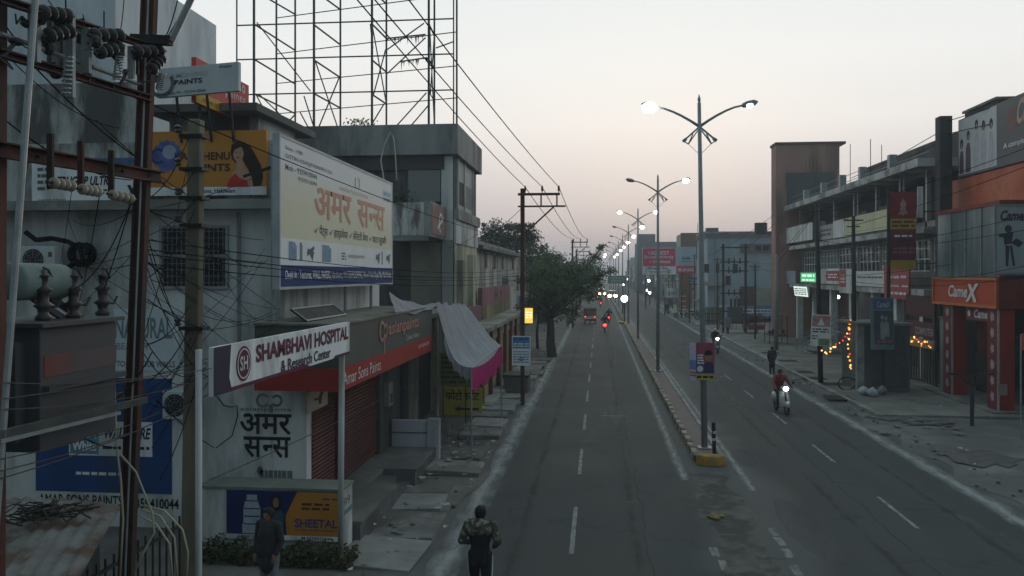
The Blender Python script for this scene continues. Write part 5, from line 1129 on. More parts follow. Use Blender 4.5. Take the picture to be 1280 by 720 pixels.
# hanging balcony goods and dark end wall
B().box(16.2, 41.9, .1, 16.75, 42.5, 12.95).build('tall_column', m_dkw, mk)
B().box(17.6, 43.0, 9.95, 30, 43.3, 12.2).build('end_parapet', m_dkw, mk)
bl = B().box(15.95, -.13, 0, 16.3, .13, .75)
for px in (985, 1007, 1029, 1052, 1077, 1114):
    p = onX(px, 250, 16.1); B().box(15.95, p.y - .2, 11.12, 16.35, p.y + .2, 12.0).build('railing_block', m_galv, mk)
q = B()
for z in (11.45, 11.85): q.tube([(16.15, MY1, z), (16.15, 43.2, z)], .02, 5)
q.build('railing', m_galv, mk)
B().box(20, 47, 11.1, 29, 66, 13.4).build('roof_room', m_dkw, mk)
for (x, y, h0) in [(20, 62, 14.6), (19, 66, 15.3), (18, 58, 14.4)]: B().tube([(x, y, 11), (x, y, h0)], .025, 5).build('roof_rod', m_iron, mk)
# cables strung from the tall column over the roof
for (z0, z1) in [(12.7, 12.5), (12.1, 11.7)]: tag(B().tube([(16.5, 42.2, z0), (17.6, 36, z1 + .2)], .02, 5).build('roof_cable', m_wire), 'taut black cable from the tall dark column to the rooftop billboard', 'cable', 'cables above the market roof')
for (z0, yb, zb) in [(12.3, 56, 11.6), (11.8, 58, 11.3)]: tag(B().tube([(16.4, 42.2, z0), (16.3, (42 + yb) / 2, (z0 + zb) / 2 - .15), (16.2, yb, zb)], .02, 5).build('roof_cable', m_wire), 'sloping black cable from the tall dark column down the market roof', 'cable', 'sloping cables on the market roof')
# boards of the market
def mboard(p0, t0, b0_, p1, X, label, mat, prints=(), z=None, th=.08):
    a = onX(p0, b0_, X); c = onX(p1, b0_, X); zt = onX(p0, t0, X).z if z is None else z[1]; zb = a.z if z is None else z[0]
    F = Fr((X, a.y, zb), (0, -1, 0)); w = a.y - c.y; h = zt - zb
    t = thing('market_board', label, 'sign', (X, (a.y + c.y) / 2, zb), 'boards on the market building'); B().fbox(F, 0, 0, w, h, -th, 0).build('panel', mat, t)
    for k, (x0, y0, x1, y1, m, s, rows) in enumerate(prints):
        if s is None: B().fbox(F, w * x0, h * y0, w * x1, h * y1, 0, .006 + .001 * k).build('field', m, t)
        elif isinstance(s, str): text(F, s, w * x0, h * y0, w * x1, h * y1, m, t, .014, .02)
        else: bars_text(F, w * x0, h * y0, w * x1, h * y1, s, m, t, k + 1, .014, rows=rows)
    return t
m_bw = M('board_white', (.64, .65, .64), .6, .15, 1, streak=1, col2=(.33, .34, .33), amt2=.4); m_by = M('board_olive', (.55, .55, .34), .6, .15, 1, streak=1, col2=(.42, .42, .27), amt2=.4)
m_brd = M('board_red', (.34, .05, .055), .6, .2, 2)
mboard(972, 283, 305, 1015, 15.85, 'white board at the far end of the dark verandah', m_bw, z=(8.0, 9.3))
mboard(1024, 0, 0, 1041, 16.5, 'grey white board on the verandah next to the pale one', M('board_grey', (.36, .37, .37), .6, .15, 1), [(.1, .2, .9, .8, m_gtxt, 3, 2)], z=(7.95, 9.0))
mboard(1041.5, 0, 0, 1055.5, 16.5, 'pale board on the verandah beside the long olive board', m_bw, z=(7.95, 9.15))
mboard(1056, 0, 0, 1110, 16.45, 'long pale olive board on the verandah near the red hoarding', m_by, [(.02, .1, .98, .14, m_galv, None, 1)], z=(8.0, 9.15))
mboard(1026, 0, 0, 1050, 15.85, 'red and white board with a pale emblem on the ground floor band', m_bw, [(.3, .2, .98, .85, m_brd, None, 1), (.4, .35, .9, .7, m_paper, 3, 2)], z=(4.75, 5.8))
mboard(1049, 0, 0, 1066, 15.7, 'hanging red and white board with a grey round emblem', m_bw, [(.02, .25, .5, .98, m_brd, None, 1), (.1, .4, .42, .8, m_paper, 1, 3)], z=(4.2, 5.75))
mboard(1070, 0, 0, 1106, 15.85, 'blank whitish board on the ground floor band', M('board_blank', (.60, .59, .57), .7, .15, 1), [(.05, .5, .95, .7, m_gtxt, 8, 1)], z=(4.7, 5.6))
mboard(1105, 0, 0, 1136, 15.8, 'red board with white lines of print by the red hoarding', m_brd, [(.25, .58, .95, .72, m_paper, 3, 1), (.2, .34, .98, .44, m_paper, 2, 1), (.3, .1, .9, .24, m_paper, 3, 1)], z=(4.1, 5.9))
mboard(972, 0, 0, 994, 15.85, 'pale blue board at the far end of the ground floor band', M('board_sky', (.25, .31, .38), .6, .3, 2), z=(4.6, 5.7))
t = mboard(1000, 0, 0, 1022, 15.7, 'lit green and white shop sign glowing under the far windows', M('lit_casing', (.02, .10, .05), .5), z=(4.75, 5.6), th=.2)
a = onX(1000, 350, 15.7); c = onX(1022, 350, 15.7); F = Fr((15.69, a.y, 4.75), (0, -1, 0)); w = a.y - c.y
B().fbox(F, w * .06, .08, w * .94, .77, 0, .01).build('lit_face', E('lit_green', (.10, .62, .28), .9), t); bars_text(F, w * .15, .4, w * .85, .75, 2.5, E('lit_whitegreen', (.75, 1, .85), 1.1), t, 5, .02, rows=1, name='lit_lettering'); bars_text(F, w * .15, .12, w * .85, .36, 4, E('lit_whitegreen', (.75, 1, .85), 1.2), t, 6, .02, name='lit_lettering')
t = mboard(994, 0, 0, 1012, 15.6, 'tilted bright white lit panel below the green sign', m_iron, z=(3.7, 4.5), th=.15)
a = onX(994, 350, 15.6); c = onX(1012, 350, 15.6); F = Fr((15.55, a.y, 3.72), (0, -1, 0), (-.15, 0, 1)); w = a.y - c.y
B().fbox(F, w * .04, 0, w * .96, .76, 0, .02).build('lit_face', E('lit_white', (.85, 1, .92), .95), t); bars_text(F, w * .1, .1, w * .9, .66, 3, M('lit_ink', (.12, .2, .16), .6), t, 7, .03, rows=4)
t = thing('tube_light', 'white tube light glowing inside the market ground floor', 'lamp', (17, 50, 4)); p = onX(1045, 371, 16.9); B().tube([p + V(0, .55, 0), p - V(0, .55, 0)], .13, 8).build('tube', E('tube_white', (.95, 1, 1), 6, True), t); B().box(p.x - .06, p.y - .6, p.z + .13, p.x + .06, p.y + .6, p.z + .2).build('batten', m_white, t)
B().tube([(p.x, p.y, p.z + .2), (p.x, p.y, 4.36)], .015, 5).build('rod', m_iron, t)

# ------------------------------------------------------------------ pavement things on the right
t = thing('red_hoarding', 'tall narrow red hoarding with an emblem and yellow bands', 'hoarding', (13.5, 41, .1))
F, w, h = frY(1113, 240, 1145, 337, 41.0); B().fbox(F, 0, 0, w, h, -.08, 0).build('panel', M('hoarding_crimson', (.22, .02, .028), .6, .2, 2), t)
my = M('band_yellow', (.40, .27, .04), .6, .2, 3)
B().fbox(F, 0, h * .52, w, h * .655, 0, .006).build('yellow_band', my, t); B().fbox(F, 0, 0, w, h * .12, 0, .006).build('yellow_foot', my, t); B().fbox(F, 0, h * .12, w, h * .47, 0, .005).build('dark_field', M('hoarding_wine', (.12, .02, .035), .6, .4, 3), t)
bars_text(F, w * .05, h * .54, w * .95, h * .64, 2, m_brn, t, 3, .012, rows=2); bars_text(F, w * .1, h * .2, w * .95, h * .3, 3, M('print_rose', (.36, .10, .12), .6), t, 4, .012, rows=2); bars_text(F, w * .15, h * .41, w * .85, h * .46, 3, m_paper, t, 6, .012)
q = B(); cx, cy = w * .48, h * .8; q.fpoly(F, [(cx - .2, cy - .35), (cx - .05, cy - .3), (cx, cy - .42), (cx + .1, cy - .3), (cx + .22, cy - .3), (cx + .12, cy), (cx + .18, cy + .2), (cx, cy + .42), (cx - .12, cy + .15), (cx - .08, cy)], .008); q.build('emblem', M('emblem_rose', (.42, .22, .22), .6), t)
B().tube([(F.O.x - .08, 41.08, .05), (F.O.x - .04, 41.08, F.O.z + h + .2)], .09, 8).build('pole', m_iron, t)
t = thing('small_board', 'narrow white board beside the top of the red hoarding', 'sign', (15, 42, 8)); F, w, h = frY(1147, 233, 1154, 272, 42.0); B().fbox(F, 0, 0, w, h, -.06, 0).build('panel', m_bw, t); B().bar((F.O.x + .1, 42.07, F.O.z + .3), (16.3, 42.2, F.O.z + .3), .05).build('bracket', m_iron, t)
t = thing('small_board', 'small white board low on the right edge of the red hoarding', 'sign', (15, 41.4, 5)); F, w, h = frY(1136, 312, 1142, 337, 41.4); B().fbox(F, 0, 0, w, h, -.06, 0).build('panel', m_bw, t); B().bar((F.O.x + .1, 41.47, F.O.z + .3), (16.0, 41.9, F.O.z + .3), .05).build('bracket', m_iron, t)
def pole(px, py, ptop, label, m, r, lean=0., ground_z=.1, name='utility_pole', arms=True):
    p = gnd(px, py, ground_z); zc = -p.x * math.sin(TH) + p.y * math.cos(TH); H = CH + (HZ - ptop) / F_PX * zc
    t = thing(name, label, 'utility pole', p); B().tube([p - V(0, 0, .1), (p.x + lean, p.y, H)], [r, r * .7], 8).build('post', m, t, smooth=True)
    if arms: B().bar((p.x + lean - .45, p.y, H - .2), (p.x + lean + .45, p.y, H - .2), .06).build('crossarm', m_iron, t); B().bar((p.x + lean - .3, p.y, H - .5), (p.x + lean + .3, p.y, H - .5), .05).build('crossarm', m_iron, t)
    return t, p, H
tp1, pp1, HH1 = pole(1026, 478, 252, 'dark pole carrying the white and green poster on the pavement', m_iron, .13, -.22)
tp2, pp2, HH2 = pole(1068, 484, 270, 'dark pole by the concrete kiosk wound with fairy lights', m_iron, .12, -.05)
tp3, pp3, HH3 = pole(970, 437, 318, 'pale concrete pole beside the metal stairs', M('pole_concrete', (.25, .25, .235), .9, .2, 2), .17, .05, arms=False)
t = thing('pole_poster', 'white and green poster with pink top on the dark pole', 'poster', (11, 42, 1.8)); F, w, h = frY(1013, 393, 1037, 432, pp1.y - .2); F = Fr(F.O, (1, 0, -.03), (.05, 0, 1)); B().fbox(F, 0, 0, w, h, -.04, 0).build('sheet', m_paper, t); B().fbox(F, .03, h * .62, w - .03, h * .97, 0, .005).build('pink_field', M('poster_pink', (.45, .24, .22), .6, .4, 5), t); B().fbox(F, w * .4, .02, w * .98, h * .24, 0, .006).build('green_field', M('poster_green', (.16, .30, .12), .6, .3, 4), t); bars_text(F, .06, h * .42, w - .06, h * .58, 3, m_maroon, t, 2, .007, rows=2); bars_text(F, .06, h * .2, w * .36, h * .36, 1.4, m_gtxt, t, 6, .007, rows=2)
q = B(); q.fpoly(F, [(w * .3, h * .66), (w * .5, h * .9), (w * .7, h * .66)], .008); q.build('motif', m_paper, t)
# kiosk
kk = thing('kiosk', 'grey concrete kiosk with a pale corner on the pavement', 'kiosk', (13, 40.5, .1))
B().box(11.75, 39.3, .08, 13.9, 42.2, 3.1).build('wall', M('kiosk_grey', (.105, .115, .115), .9, .3, 2, col2=(.07, .075, .075), amt2=.4), kk); B().box(11.6, 39.15, 3.1, 14.0, 42.3, 3.22).build('roof', m_conc, kk)
B().box(11.6, 39.22, .08, 11.9, 39.5, 3.1).build('corner_post', m_concl, kk); B().box(12.2, 39.26, .4, 13.7, 39.3, 2.8).build('panel', M('kiosk_panel', (.07, .08, .08), .7, .3, 3), kk)
t = thing('fashion_board', 'blue grey advert board with two figures on a post by the kiosk', 'sign', (13, 38.9, .1))
F, w, h = frY(1089, 372, 1118, 437, 38.8); F = Fr(F.O, (1, 0, 0), (-.02, 0, 1)); B().fbox(F, 0, 0, w, h, -.06, 0).build('panel', M('board_bluegrey', (.13, .17, .21), .6, .2, 2), t); B().fbox(F, w * .14, h * .78, w * .98, h * .97, 0, .006).build('header', M('header_blue', (.06, .10, .19), .6), t); text(F, 'CameX', w * .28, h * .81, w * .85, h * .93, M('print_sky', (.28, .36, .46), .6), t, .012, .02); B().fbox(F, w * .16, h * .1, w * .97, h * .75, 0, .005).build('photo', M('photo_dark', (.06, .075, .085), .6, .3, 3), t)
q = B(); q.fdisc(F, w * .5, h * .62, .07, .012, .1); q.fdisc(F, w * .66, h * .6, .07, .012, .1); q.fpoly(F, [(w * .42, h * .2), (w * .6, h * .2), (w * .62, h * .5), (w * .5, h * .56), (w * .4, h * .5)], .011); q.fpoly(F, [(w * .6, h * .25), (w * .8, h * .25), (w * .78, h * .5), (w * .66, h * .55), (w * .58, h * .5)], .010); q.build('figure_print', M('figure_pale', (.24, .26, .27), .6, .4, 8), t)
bars_text(F, w * .2, h * .12, w * .9, h * .2, 3, MATS['print_rose'], t, 5, .012)
B().tube([(F.O.x + w * .55, 38.87, .05), (F.O.x + w * .55, 38.87, F.O.z + h)], .05, 6).build('post', m_iron, t)
b = B(); r = random.Random(3)
for i, (px, col) in enumerate([(1080, 0), (1091, 0), (1103, 1)]):
    p = gnd(px, 494 + (i == 1) * 2, .1); q = B(); rb_ = random.Random(40 + i)
    def crumple(u, v, ph=rb_.uniform(0, 6), sx=rb_.uniform(.2, .27), hz_=rb_.uniform(.42, .6)):
        a = u * 6.28318; k = 1 + .16 * math.sin(3 * a + ph + 4 * v) + .10 * math.sin(7 * a - 9 * v + ph); r_ = math.sin(math.pi * min(v * 1.06, 1)) ** .7 * (1 - .45 * v)
        return p + V(sx * 1.25 * r_ * k * math.cos(a), sx * r_ * k * math.sin(a), hz_ * v + .05 * math.sin(5 * a + ph) * v * (1 - v))
    q.grid(crumple, 26, 12)
    tag(q.build('rubbish_bag', M(['bag_white', 'bag_brown'][col], [(.42, .44, .46), (.25, .2, .18)][col], .5, .3, 4), smooth=True), ['white rubbish bag at the kerb, first of three by the kiosk', 'white rubbish bag in the middle of three by the kiosk', 'brownish rubbish bag last of three by the kiosk'][i], 'bag')
t = thing('computer_sign', 'dark maroon computer shop sign above a yellow pelmet', 'sign', (15.6, 41, 2)); a = onX(1132, 420, 15.6); c = onX(1168, 420, 15.6); F = Fr((15.6, a.y, 2.35), (0, -1, 0)); w = a.y - c.y
B().fbox(F, 0, 0, w, .75, -.06, 0).build('panel', M('sign_darkmaroon', (.085, .022, .03), .6, .2, 2), t); text(F, 'COMPUTER', w * .35, .12, w * .98, .48, M('letters_dusky', (.40, .33, .33), .6), t, .008, .02); B().fbox(F, 0, 1.0, w, 2.0, -.06, 0).build('upper_panel', M('sign_darkred2', (.07, .018, .018), .7, .3, 2), t)
B().fbox(F, 0, -.5, w, -.08, -.05, .03).build('pelmet', M('pelmet_yellow', (.30, .24, .13), .7, .3, 3), t)
for y in (a.y - .05, c.y + .05): B().tube([(15.68, y, .1), (15.68, y, 4.4)], .05, 6).build('post', m_iron, t)
t = thing('entrance_gate', 'dark steel folding gate under the computer shop sign', 'gate', (15.7, 41, .1))
for k in range(10): B().box(15.72, c.y + .12 + k * (w - .2) / 10, .12, 15.76, c.y + .12 + k * (w - .2) / 10 + .14, 1.8).build('bar', m_iron, t)
B().box(15.70, c.y + .05, 1.8, 15.78, a.y - .05, 1.86).build('rail', m_iron, t); B().box(15.70, c.y + .05, .14, 15.78, a.y - .05, .2).build('rail', m_iron, t)
t = thing('corner_pier', 'pale square pier between the gate and the red shop', 'pier', (15.9, 39, .1)); p = gnd(1172, 503, .1); B().box(15.45, 38.6 + 1.0, .08, 15.85, 40.0, 3.4).build('shaft', M('pier_pale', (.24, .25, .24), .9, .25, 2), t); B().box(15.4, 39.55, 3.4, 15.9, 40.05, 3.5).build('cap', m_conc, t)
# fairy lights
fl = [E('bulb_amber', (1, .40, .05), 1.8), E('bulb_red', (1, .08, .03), 1.0), E('bulb_warm', (1, .60, .20), 2.0)]
bm_ = []
for m in fl:
    k = B().sphere((0, 0, 0), .042, 8, 5).mesh('bulb'); k.materials.append(m); bm_.append(k)
def fairy(label, pts, n, seed):
    r = random.Random(seed); t = thing('fairy_lights', label, 'fairy lights', pts[0]); B().tube(pts, .008, 4).build('wire', m_wire, t)
    for i in range(n):
        u = (i + .5) / n * (len(pts) - 1); k = min(int(u), len(pts) - 2); p = Vector(pts[k]).lerp(Vector(pts[k + 1]), u - k)
        place(bm_[r.choice((0, 0, 1, 2, 2))], 'bulb', t, p + V(r.uniform(-.05, .05), 0, r.uniform(-.07, .05)), scale=(r.uniform(.7, 1.25),) * 3)
Yf = pp2.y - .25
fairy('fairy lights hanging straight down the dark pole by the kiosk', [onY(x, y, Yf) for x, y in [(1063.5, 399), (1062, 408), (1061, 418), (1060.5, 430), (1061, 445), (1062, 456), (1065, 463)]], 15, 1)
fairy('fairy lights sloping from the kiosk pole to the poster pole', [onY(x, y, Yf) for x, y in [(1063, 402), (1060, 412), (1054, 424), (1046, 430), (1040, 436), (1034, 441), (1026, 438)]], 15, 2)
fairy('amber fairy lights draped on the yellow pelmet', [(15.55, a.y - .05, 2.3), (15.53, a.y - w * .25, 2.02), (15.53, a.y - w * .4, 2.3), (15.53, a.y - w * .6, 1.98), (15.53, a.y - w * .75, 2.2), (15.53, a.y - w * .95, 1.9)], 16, 3)
b = B(); p = gnd(1062, 487, .1); b.tube([onY(1066, 463, Yf)] + [p + V(-.1 + .42 * math.sin(k * .42 + 1.2), -.05 * k / 14, .38 + .34 * math.cos(k * .42 + 1.2) - .012 * k) for k in range(15)] + [p + V(.5, 0, .05)], .03, 6); tag(b.build('hose', m_wire, smooth=True), 'black hose looping on the pavement by the kiosk', 'hose')
# tee post and thin pole near the red shop
t = thing('tee_post', 'dark iron post with a crossbar in front of the red pillars', 'post', gnd(1215, 531, .05)); p = gnd(1215, 531, .05); B().tube([p - V(0, 0, .1), p + V(0, 0, 1.8)], .07, 8).build('post', m_iron, t); B().bar(p + V(-.75, 0, 1.8), p + V(.75, 0, 1.8), .07).build('crossbar', m_iron, t); B().bar(p + V(-.5, 0, 1.78), p + V(0, 0, 1.3), .03).build('brace', m_iron, t)
t = thing('flag_pole', 'thin pale pole with an orange flag beside the near pillar', 'pole', gnd(1276, 548, .05)); p = gnd(1276, 548, .05); B().tube([p - V(0, 0, .1), p + V(0, 0, 3.4)], .025, 6).build('pole', m_galv, t); q = B(); q.grid(lambda u, v: p + V(.6 * u, .05 * math.sin(u * 7), 3.4 - .55 * v + .04 * math.sin(u * 5)), 8, 4); q.build('flag', M('flag_orange', (.60, .06, .02), .7), t)
# broken pavers near the right verge
b = B(); r = random.Random(6)
for i in range(26):
    c_ = gnd(1150 + r.gauss(0, 30), 528 + r.gauss(0, 8), .03); s_ = r.uniform(.05, .22); aa = r.uniform(0, 3); b.add([c_ + V(s_ * math.cos(aa + k * 1.57) * r.uniform(.6, 1.2), s_ * math.sin(aa + k * 1.57), r.uniform(.02, .07)) for k in range(4)] , [(0, 1, 2, 3)])
stuff(b.build('broken_paving', m_conc))
# metal stairs
t = thing('metal_stairs', 'grey outdoor stairs with pipe railings below the lit white panel', 'stairs', (14, 60, .1))
for i in range(8): B().box(13.9 + i * .28, 57.5, .1 + i * .2, 14.2 + i * .28, 60.5, .16 + i * .2).build('tread', m_galv, t)
for y in (57.5, 59, 60.5):
    q = B(); q.tube([(13.8, y, .9), (16.2, y, 2.6)], .035, 6); q.tube([(13.8, y, .5), (16.2, y, 2.2)], .025, 6); q.tube([(13.8, y, .1), (13.8, y, .9)], .03, 6); q.tube([(15, y, .9), (15, y, 1.75)], .03, 6); q.build('railing', m_galv, t)

# ------------------------------------------------------------------ pink tower, blue house and the far right
pt = thing('pink_building', 'tall salmon pink building rising behind the market roof', 'building', (17, 76, 0))
m_pink2 = M('salmon_render', (.38, .21, .175), .9, .2, .8, streak=1, col2=(.2, .12, .105), amt2=.4)
B().box(15.0, 73.2, -.02, 20.2, 75.2, 16.4).build('wall', m_pink2, pt); B().box(14.9, 73.1, 16.4, 20.7, 75.3, 16.6).build('roof', M('roof_brown', (.13, .09, .08), .9), pt)
q = B().box(15.9, 73.0, 11.2, 19.8, 73.2, 14.0); q.build('dark_wall', M('slate_render', (.085, .095, .10), .9, .25, 1, streak=1), pt)
q = B()
for k in range(4): q.box(17.4 + k * .3, 73.02, 14.0, 17.43 + k * .3, 73.05, 15.1)
q.build('stain_streaks', m_dkw, pt)
bh = thing('blue_house', 'wide pale blue washed house with dark ground floor shop', 'building', (15, 97, 0))
m_blu = M('blue_wash', (.20, .28, .34), .9, .3, .7, streak=1, col2=(.38, .42, .45), amt2=.55, s2=.35, thr=.2)
def wy(p0, t0, p1, b0_, Y, d0, d1, name, m, par):
    F, w, h = frY(p0, t0, p1, b0_, Y); return B().fbox(F, 0, 0, w, h, d0, d1).build(name, m, par)
B().box(12.2, 96, -.02, 26, 106, 9.6).build('wall', m_blu, bh); B().box(12.0, 95.8, 9.6, 26, 106, 9.85).build('roof', M('house_parapet', (.18, .15, .16), .9), bh)
wy(925, 305, 972, 316, 95.9, 0, .1, 'brown_band', M('band_mauve', (.17, .14, .15), .9), bh)
for p in (944, 954): wy(p, 307, p + 7, 313, 95.8, 0, .05, 'window', m_glassd, bh)
wy(925, 358, 945, 382, 95.9, 0, .1, 'brick_panel', M('brick_dull', (.12, .055, .045), .9, .4, 6), bh); wy(945, 360, 968, 382, 95.9, 0, .2, 'cream_panel', M('panel_cream', (.27, .26, .23), .9), bh)
wy(920, 398, 970, 420, 95.9, 0, .1, 'shop_opening', m_dk, bh); wy(958, 290, 962, 303, 98, 0, 1, 'chimney', m_dkw, bh)
t = thing('blue_shop_banner', 'blue and white shop banner with black figures on the blue house', 'banner', (15, 95, 3)); F, w, h = frY(932, 382, 972, 396, 95.3); B().fbox(F, 0, 0, w, h, -.1, 0).build('panel', M('banner_blue', (.12, .15, .28), .6), t); B().fbox(F, .1, h * .1, w - .1, h * .7, 0, .01).build('white_field', m_bw, t); bars_text(F, .2, h * .15, w - .2, h * .65, 6, m_blue, t, 4, .02, rows=2); B().bar(F.p(.5, h, -.1), F.p(.5, h, -.6), .06).build('bracket', m_iron, t)
ch = thing('cream_house', 'cream and brown flat roofed house behind the tall hoardings', 'building', (14, 148, 0))
B().box(14.2, 146, -.02, 21, 156, 12.4).build('wall', M('far_cream', (.34, .33, .29), .9, .2, 1), ch); B().box(14.0, 145.9, 8, 17.5, 146, 12.5).build('brown_wall', M('far_brown', (.16, .10, .06), .9), ch); B().tube([(17, 147, 12), (17, 147, 14.2)], .05, 5).build('mast', m_iron, ch); B().box(18.5, 147, 12.4, 20.5, 149, 13.4).build('water_tank', m_iron, ch)
gh = thing('green_house', 'grey house with a green band left of the pole mounted transformer', 'building', (14, 112, 0))
B().box(13.6, 110, -.02, 21, 118, 9.4).build('wall', M('far_bluegrey', (.25, .29, .31), .9, .3, .8, streak=1), gh); B().box(13.5, 109.9, 9.0, 21, 110.0, 10.4).build('green_band', M('far_green', (.14, .17, .10), .9, .4, 2), gh); B().box(13.4, 109.8, 10.6, 24, 118, 10.9).build('roof', m_concl, gh)
for k in range(3): B().box(14.2 + k * 2.2, 109.95, 6, 15.4 + k * 2.2, 110, 7.2).build('window', m_glassd, gh)
t = thing('olive_gate', 'olive sheet metal gate standing along the right pavement', 'gate', (12, 88, .1))
F, w, h = frY(878, 384, 904, 406, 88.0)
for k in range(5): B().fbox(F, w * k / 5 + .02, 0, w * (k + 1) / 5 - .02, h, -.05, 0).build('panel', M('gate_olive', (.13, .12, .06), .7, .3, 2), t)
B().fbox(F, 0, h * .6, w, h * .66, 0, .04).build('rail', m_iron, t); B().fbox(F, 0, h * .2, w, h * .26, 0, .04).build('rail', m_iron, t)
# pole mounted transformer frame
t = thing('pole_transformer', 'tall dark two pole transformer frame before the blue house', 'transformer', (12, 78, .1))
F, w, h = frY(904, 305, 932, 417, 78.0); z0 = F.O.z; m_tf = M('frame_dark', (.03, .038, .042), .7, .3, 4)
for a_ in (0, w): B().bar(F.p(a_, 0), F.p(a_, h), .2, .2).build('post', m_tf, t)
for f_ in (.96, .80, .70, .45, .25, .12): B().bar(F.p(-.25, h * f_), F.p(w + .25, h * f_), .12).build('crossbar', m_tf, t)
for a_ in (.25, .5, .75):
    for f_ in (.83, .73, .48): B().tube([F.p(w * a_, h * f_ - .45), F.p(w * a_, h * f_ + .1)], .07, 6).build('insulator', m_tf, t)
B().fbox(F, w * .2, h * .13, w * .85, h * .3, -.5, .4).build('tank', M('tank_grey', (.09, .10, .105), .7), t)
for k in range(3): B().tube([F.p(w * (.35 + k * .17), h * .3), F.p(w * (.35 + k * .17), h * .39)], .09, 6).build('bushing', m_brn, t)
t = thing('small_cabinet', 'pale electrical cabinet on legs at the foot of the transformer frame', 'cabinet', (11, 77, .1)); F, w, h = frY(906, 397, 914, 412, 76.5); B().fbox(F, 0, .2, w, h, -.4, 0).build('box', m_concl, t); B().fbox(F, w * .3, -.4, w * .7, .2, -.3, -.1).build('stand', m_iron, t)
# big hoardings
t = thing('hoarding', 'tall red and white hoarding with bold white lettering', 'hoarding', (10, 134, 0))
F, w, h = frY(803, 310, 845, 343, 132.0); B().fbox(F, 0, 0, w, h, -.2, 0).build('panel', m_paper, t); B().fbox(F, .06, h * .31, w - .06, h - .06, 0, .02).build('red_field', M('hoarding_carmine', (.60, .02, .09), .6, .1, .6), t)
text(F, 'HIGHEST', w * .18, h * .74, w * .80, h * .88, m_paper, t, .04, .02); text(F, 'Ranked University', w * .07, h * .57, w * .93, h * .72, m_paper, t, .04, .015); text(F, 'in Uttarakhand', w * .2, h * .43, w * .82, h * .55, m_paper, t, .04, .015); text(F, 'Graphic Era', w * .18, h * .17, w * .75, h * .28, m_black, t, .02, .03); bars_text(F, w * .2, h * .06, w * .85, h * .13, 8, m_gtxt, t, 3, .02)
for a_ in (w * .1, w * .5, w * .9): B().tube([F.p(a_, .5, -.3), (F.p(a_, 0).x, 132.3, 0)], .1, 6).build('post', m_iron, t)
t = thing('blue_hoarding', 'pale blue hoarding with a red foot beside the red and white one', 'hoarding', (12.5, 134, 0))
F, w, h = frY(845.5, 308.5, 870, 342, 133.0); B().fbox(F, 0, 0, w, h, -.2, 0).build('panel', M('hoarding_sky', (.32, .40, .46), .6, .15, .8), t); B().fbox(F, 0, 0, w, h * .29, 0, .02).build('red_foot', MATS['hoarding_carmine'], t); text(F, 'Smile', w * .28, h * .52, w * .72, h * .64, m_blue, t, .02, .04); bars_text(F, w * .25, h * .42, w * .8, h * .48, 3, m_blue, t, 4, .02); bars_text(F, w * .08, h * .08, w * .9, h * .2, 4, m_paper, t, 5, .03, rows=2)
for a_ in (w * .15, w * .85): B().tube([F.p(a_, .5, -.3), (F.p(a_, 0).x, 133.3, 0)], .12, 6).build('post', m_concl, t)
t = thing('orange_column', 'orange and brown advert column under the blue hoarding', 'column', (12, 118, 0)); F, w, h = frY(849, 341, 865, 386, 118); B().fbox(F, 0, 0, w, h, -.6, 0).build('shaft', M('column_brown', (.24, .13, .06), .8, .3, 2), t)
for k in range(3): B().fbox(F, w * .02, h * (.02 + k * .14), w * .55, h * (.13 + k * .14), 0, .03).build('orange_panel', M('panel_orange', (.42, .12, .04), .7), t); bars_text(F, w * .08, h * (.05 + k * .14), w * .5, h * (.10 + k * .14), 2, m_paper, t, k, .04)
t = thing('white_notice', 'white notice board with one dark letter beneath the hoardings', 'sign', (11, 110, 0)); F, w, h = frY(830, 360, 848, 372, 112); B().fbox(F, 0, 0, w, h, -.1, 0).build('panel', m_bw, t); text(F, 't', w * .3, h * .2, w * .42, h * .7, m_black, t, .02, .05); bars_text(F, w * .5, h * .3, w * .9, h * .6, 2, m_gtxt, t, 2, .02, rows=2)
for a_ in (.1, w - .1): B().tube([F.p(a_, 0, -.05), (F.p(a_, 0).x, 112.05, 0)], .06, 5).build('leg', m_iron, t)
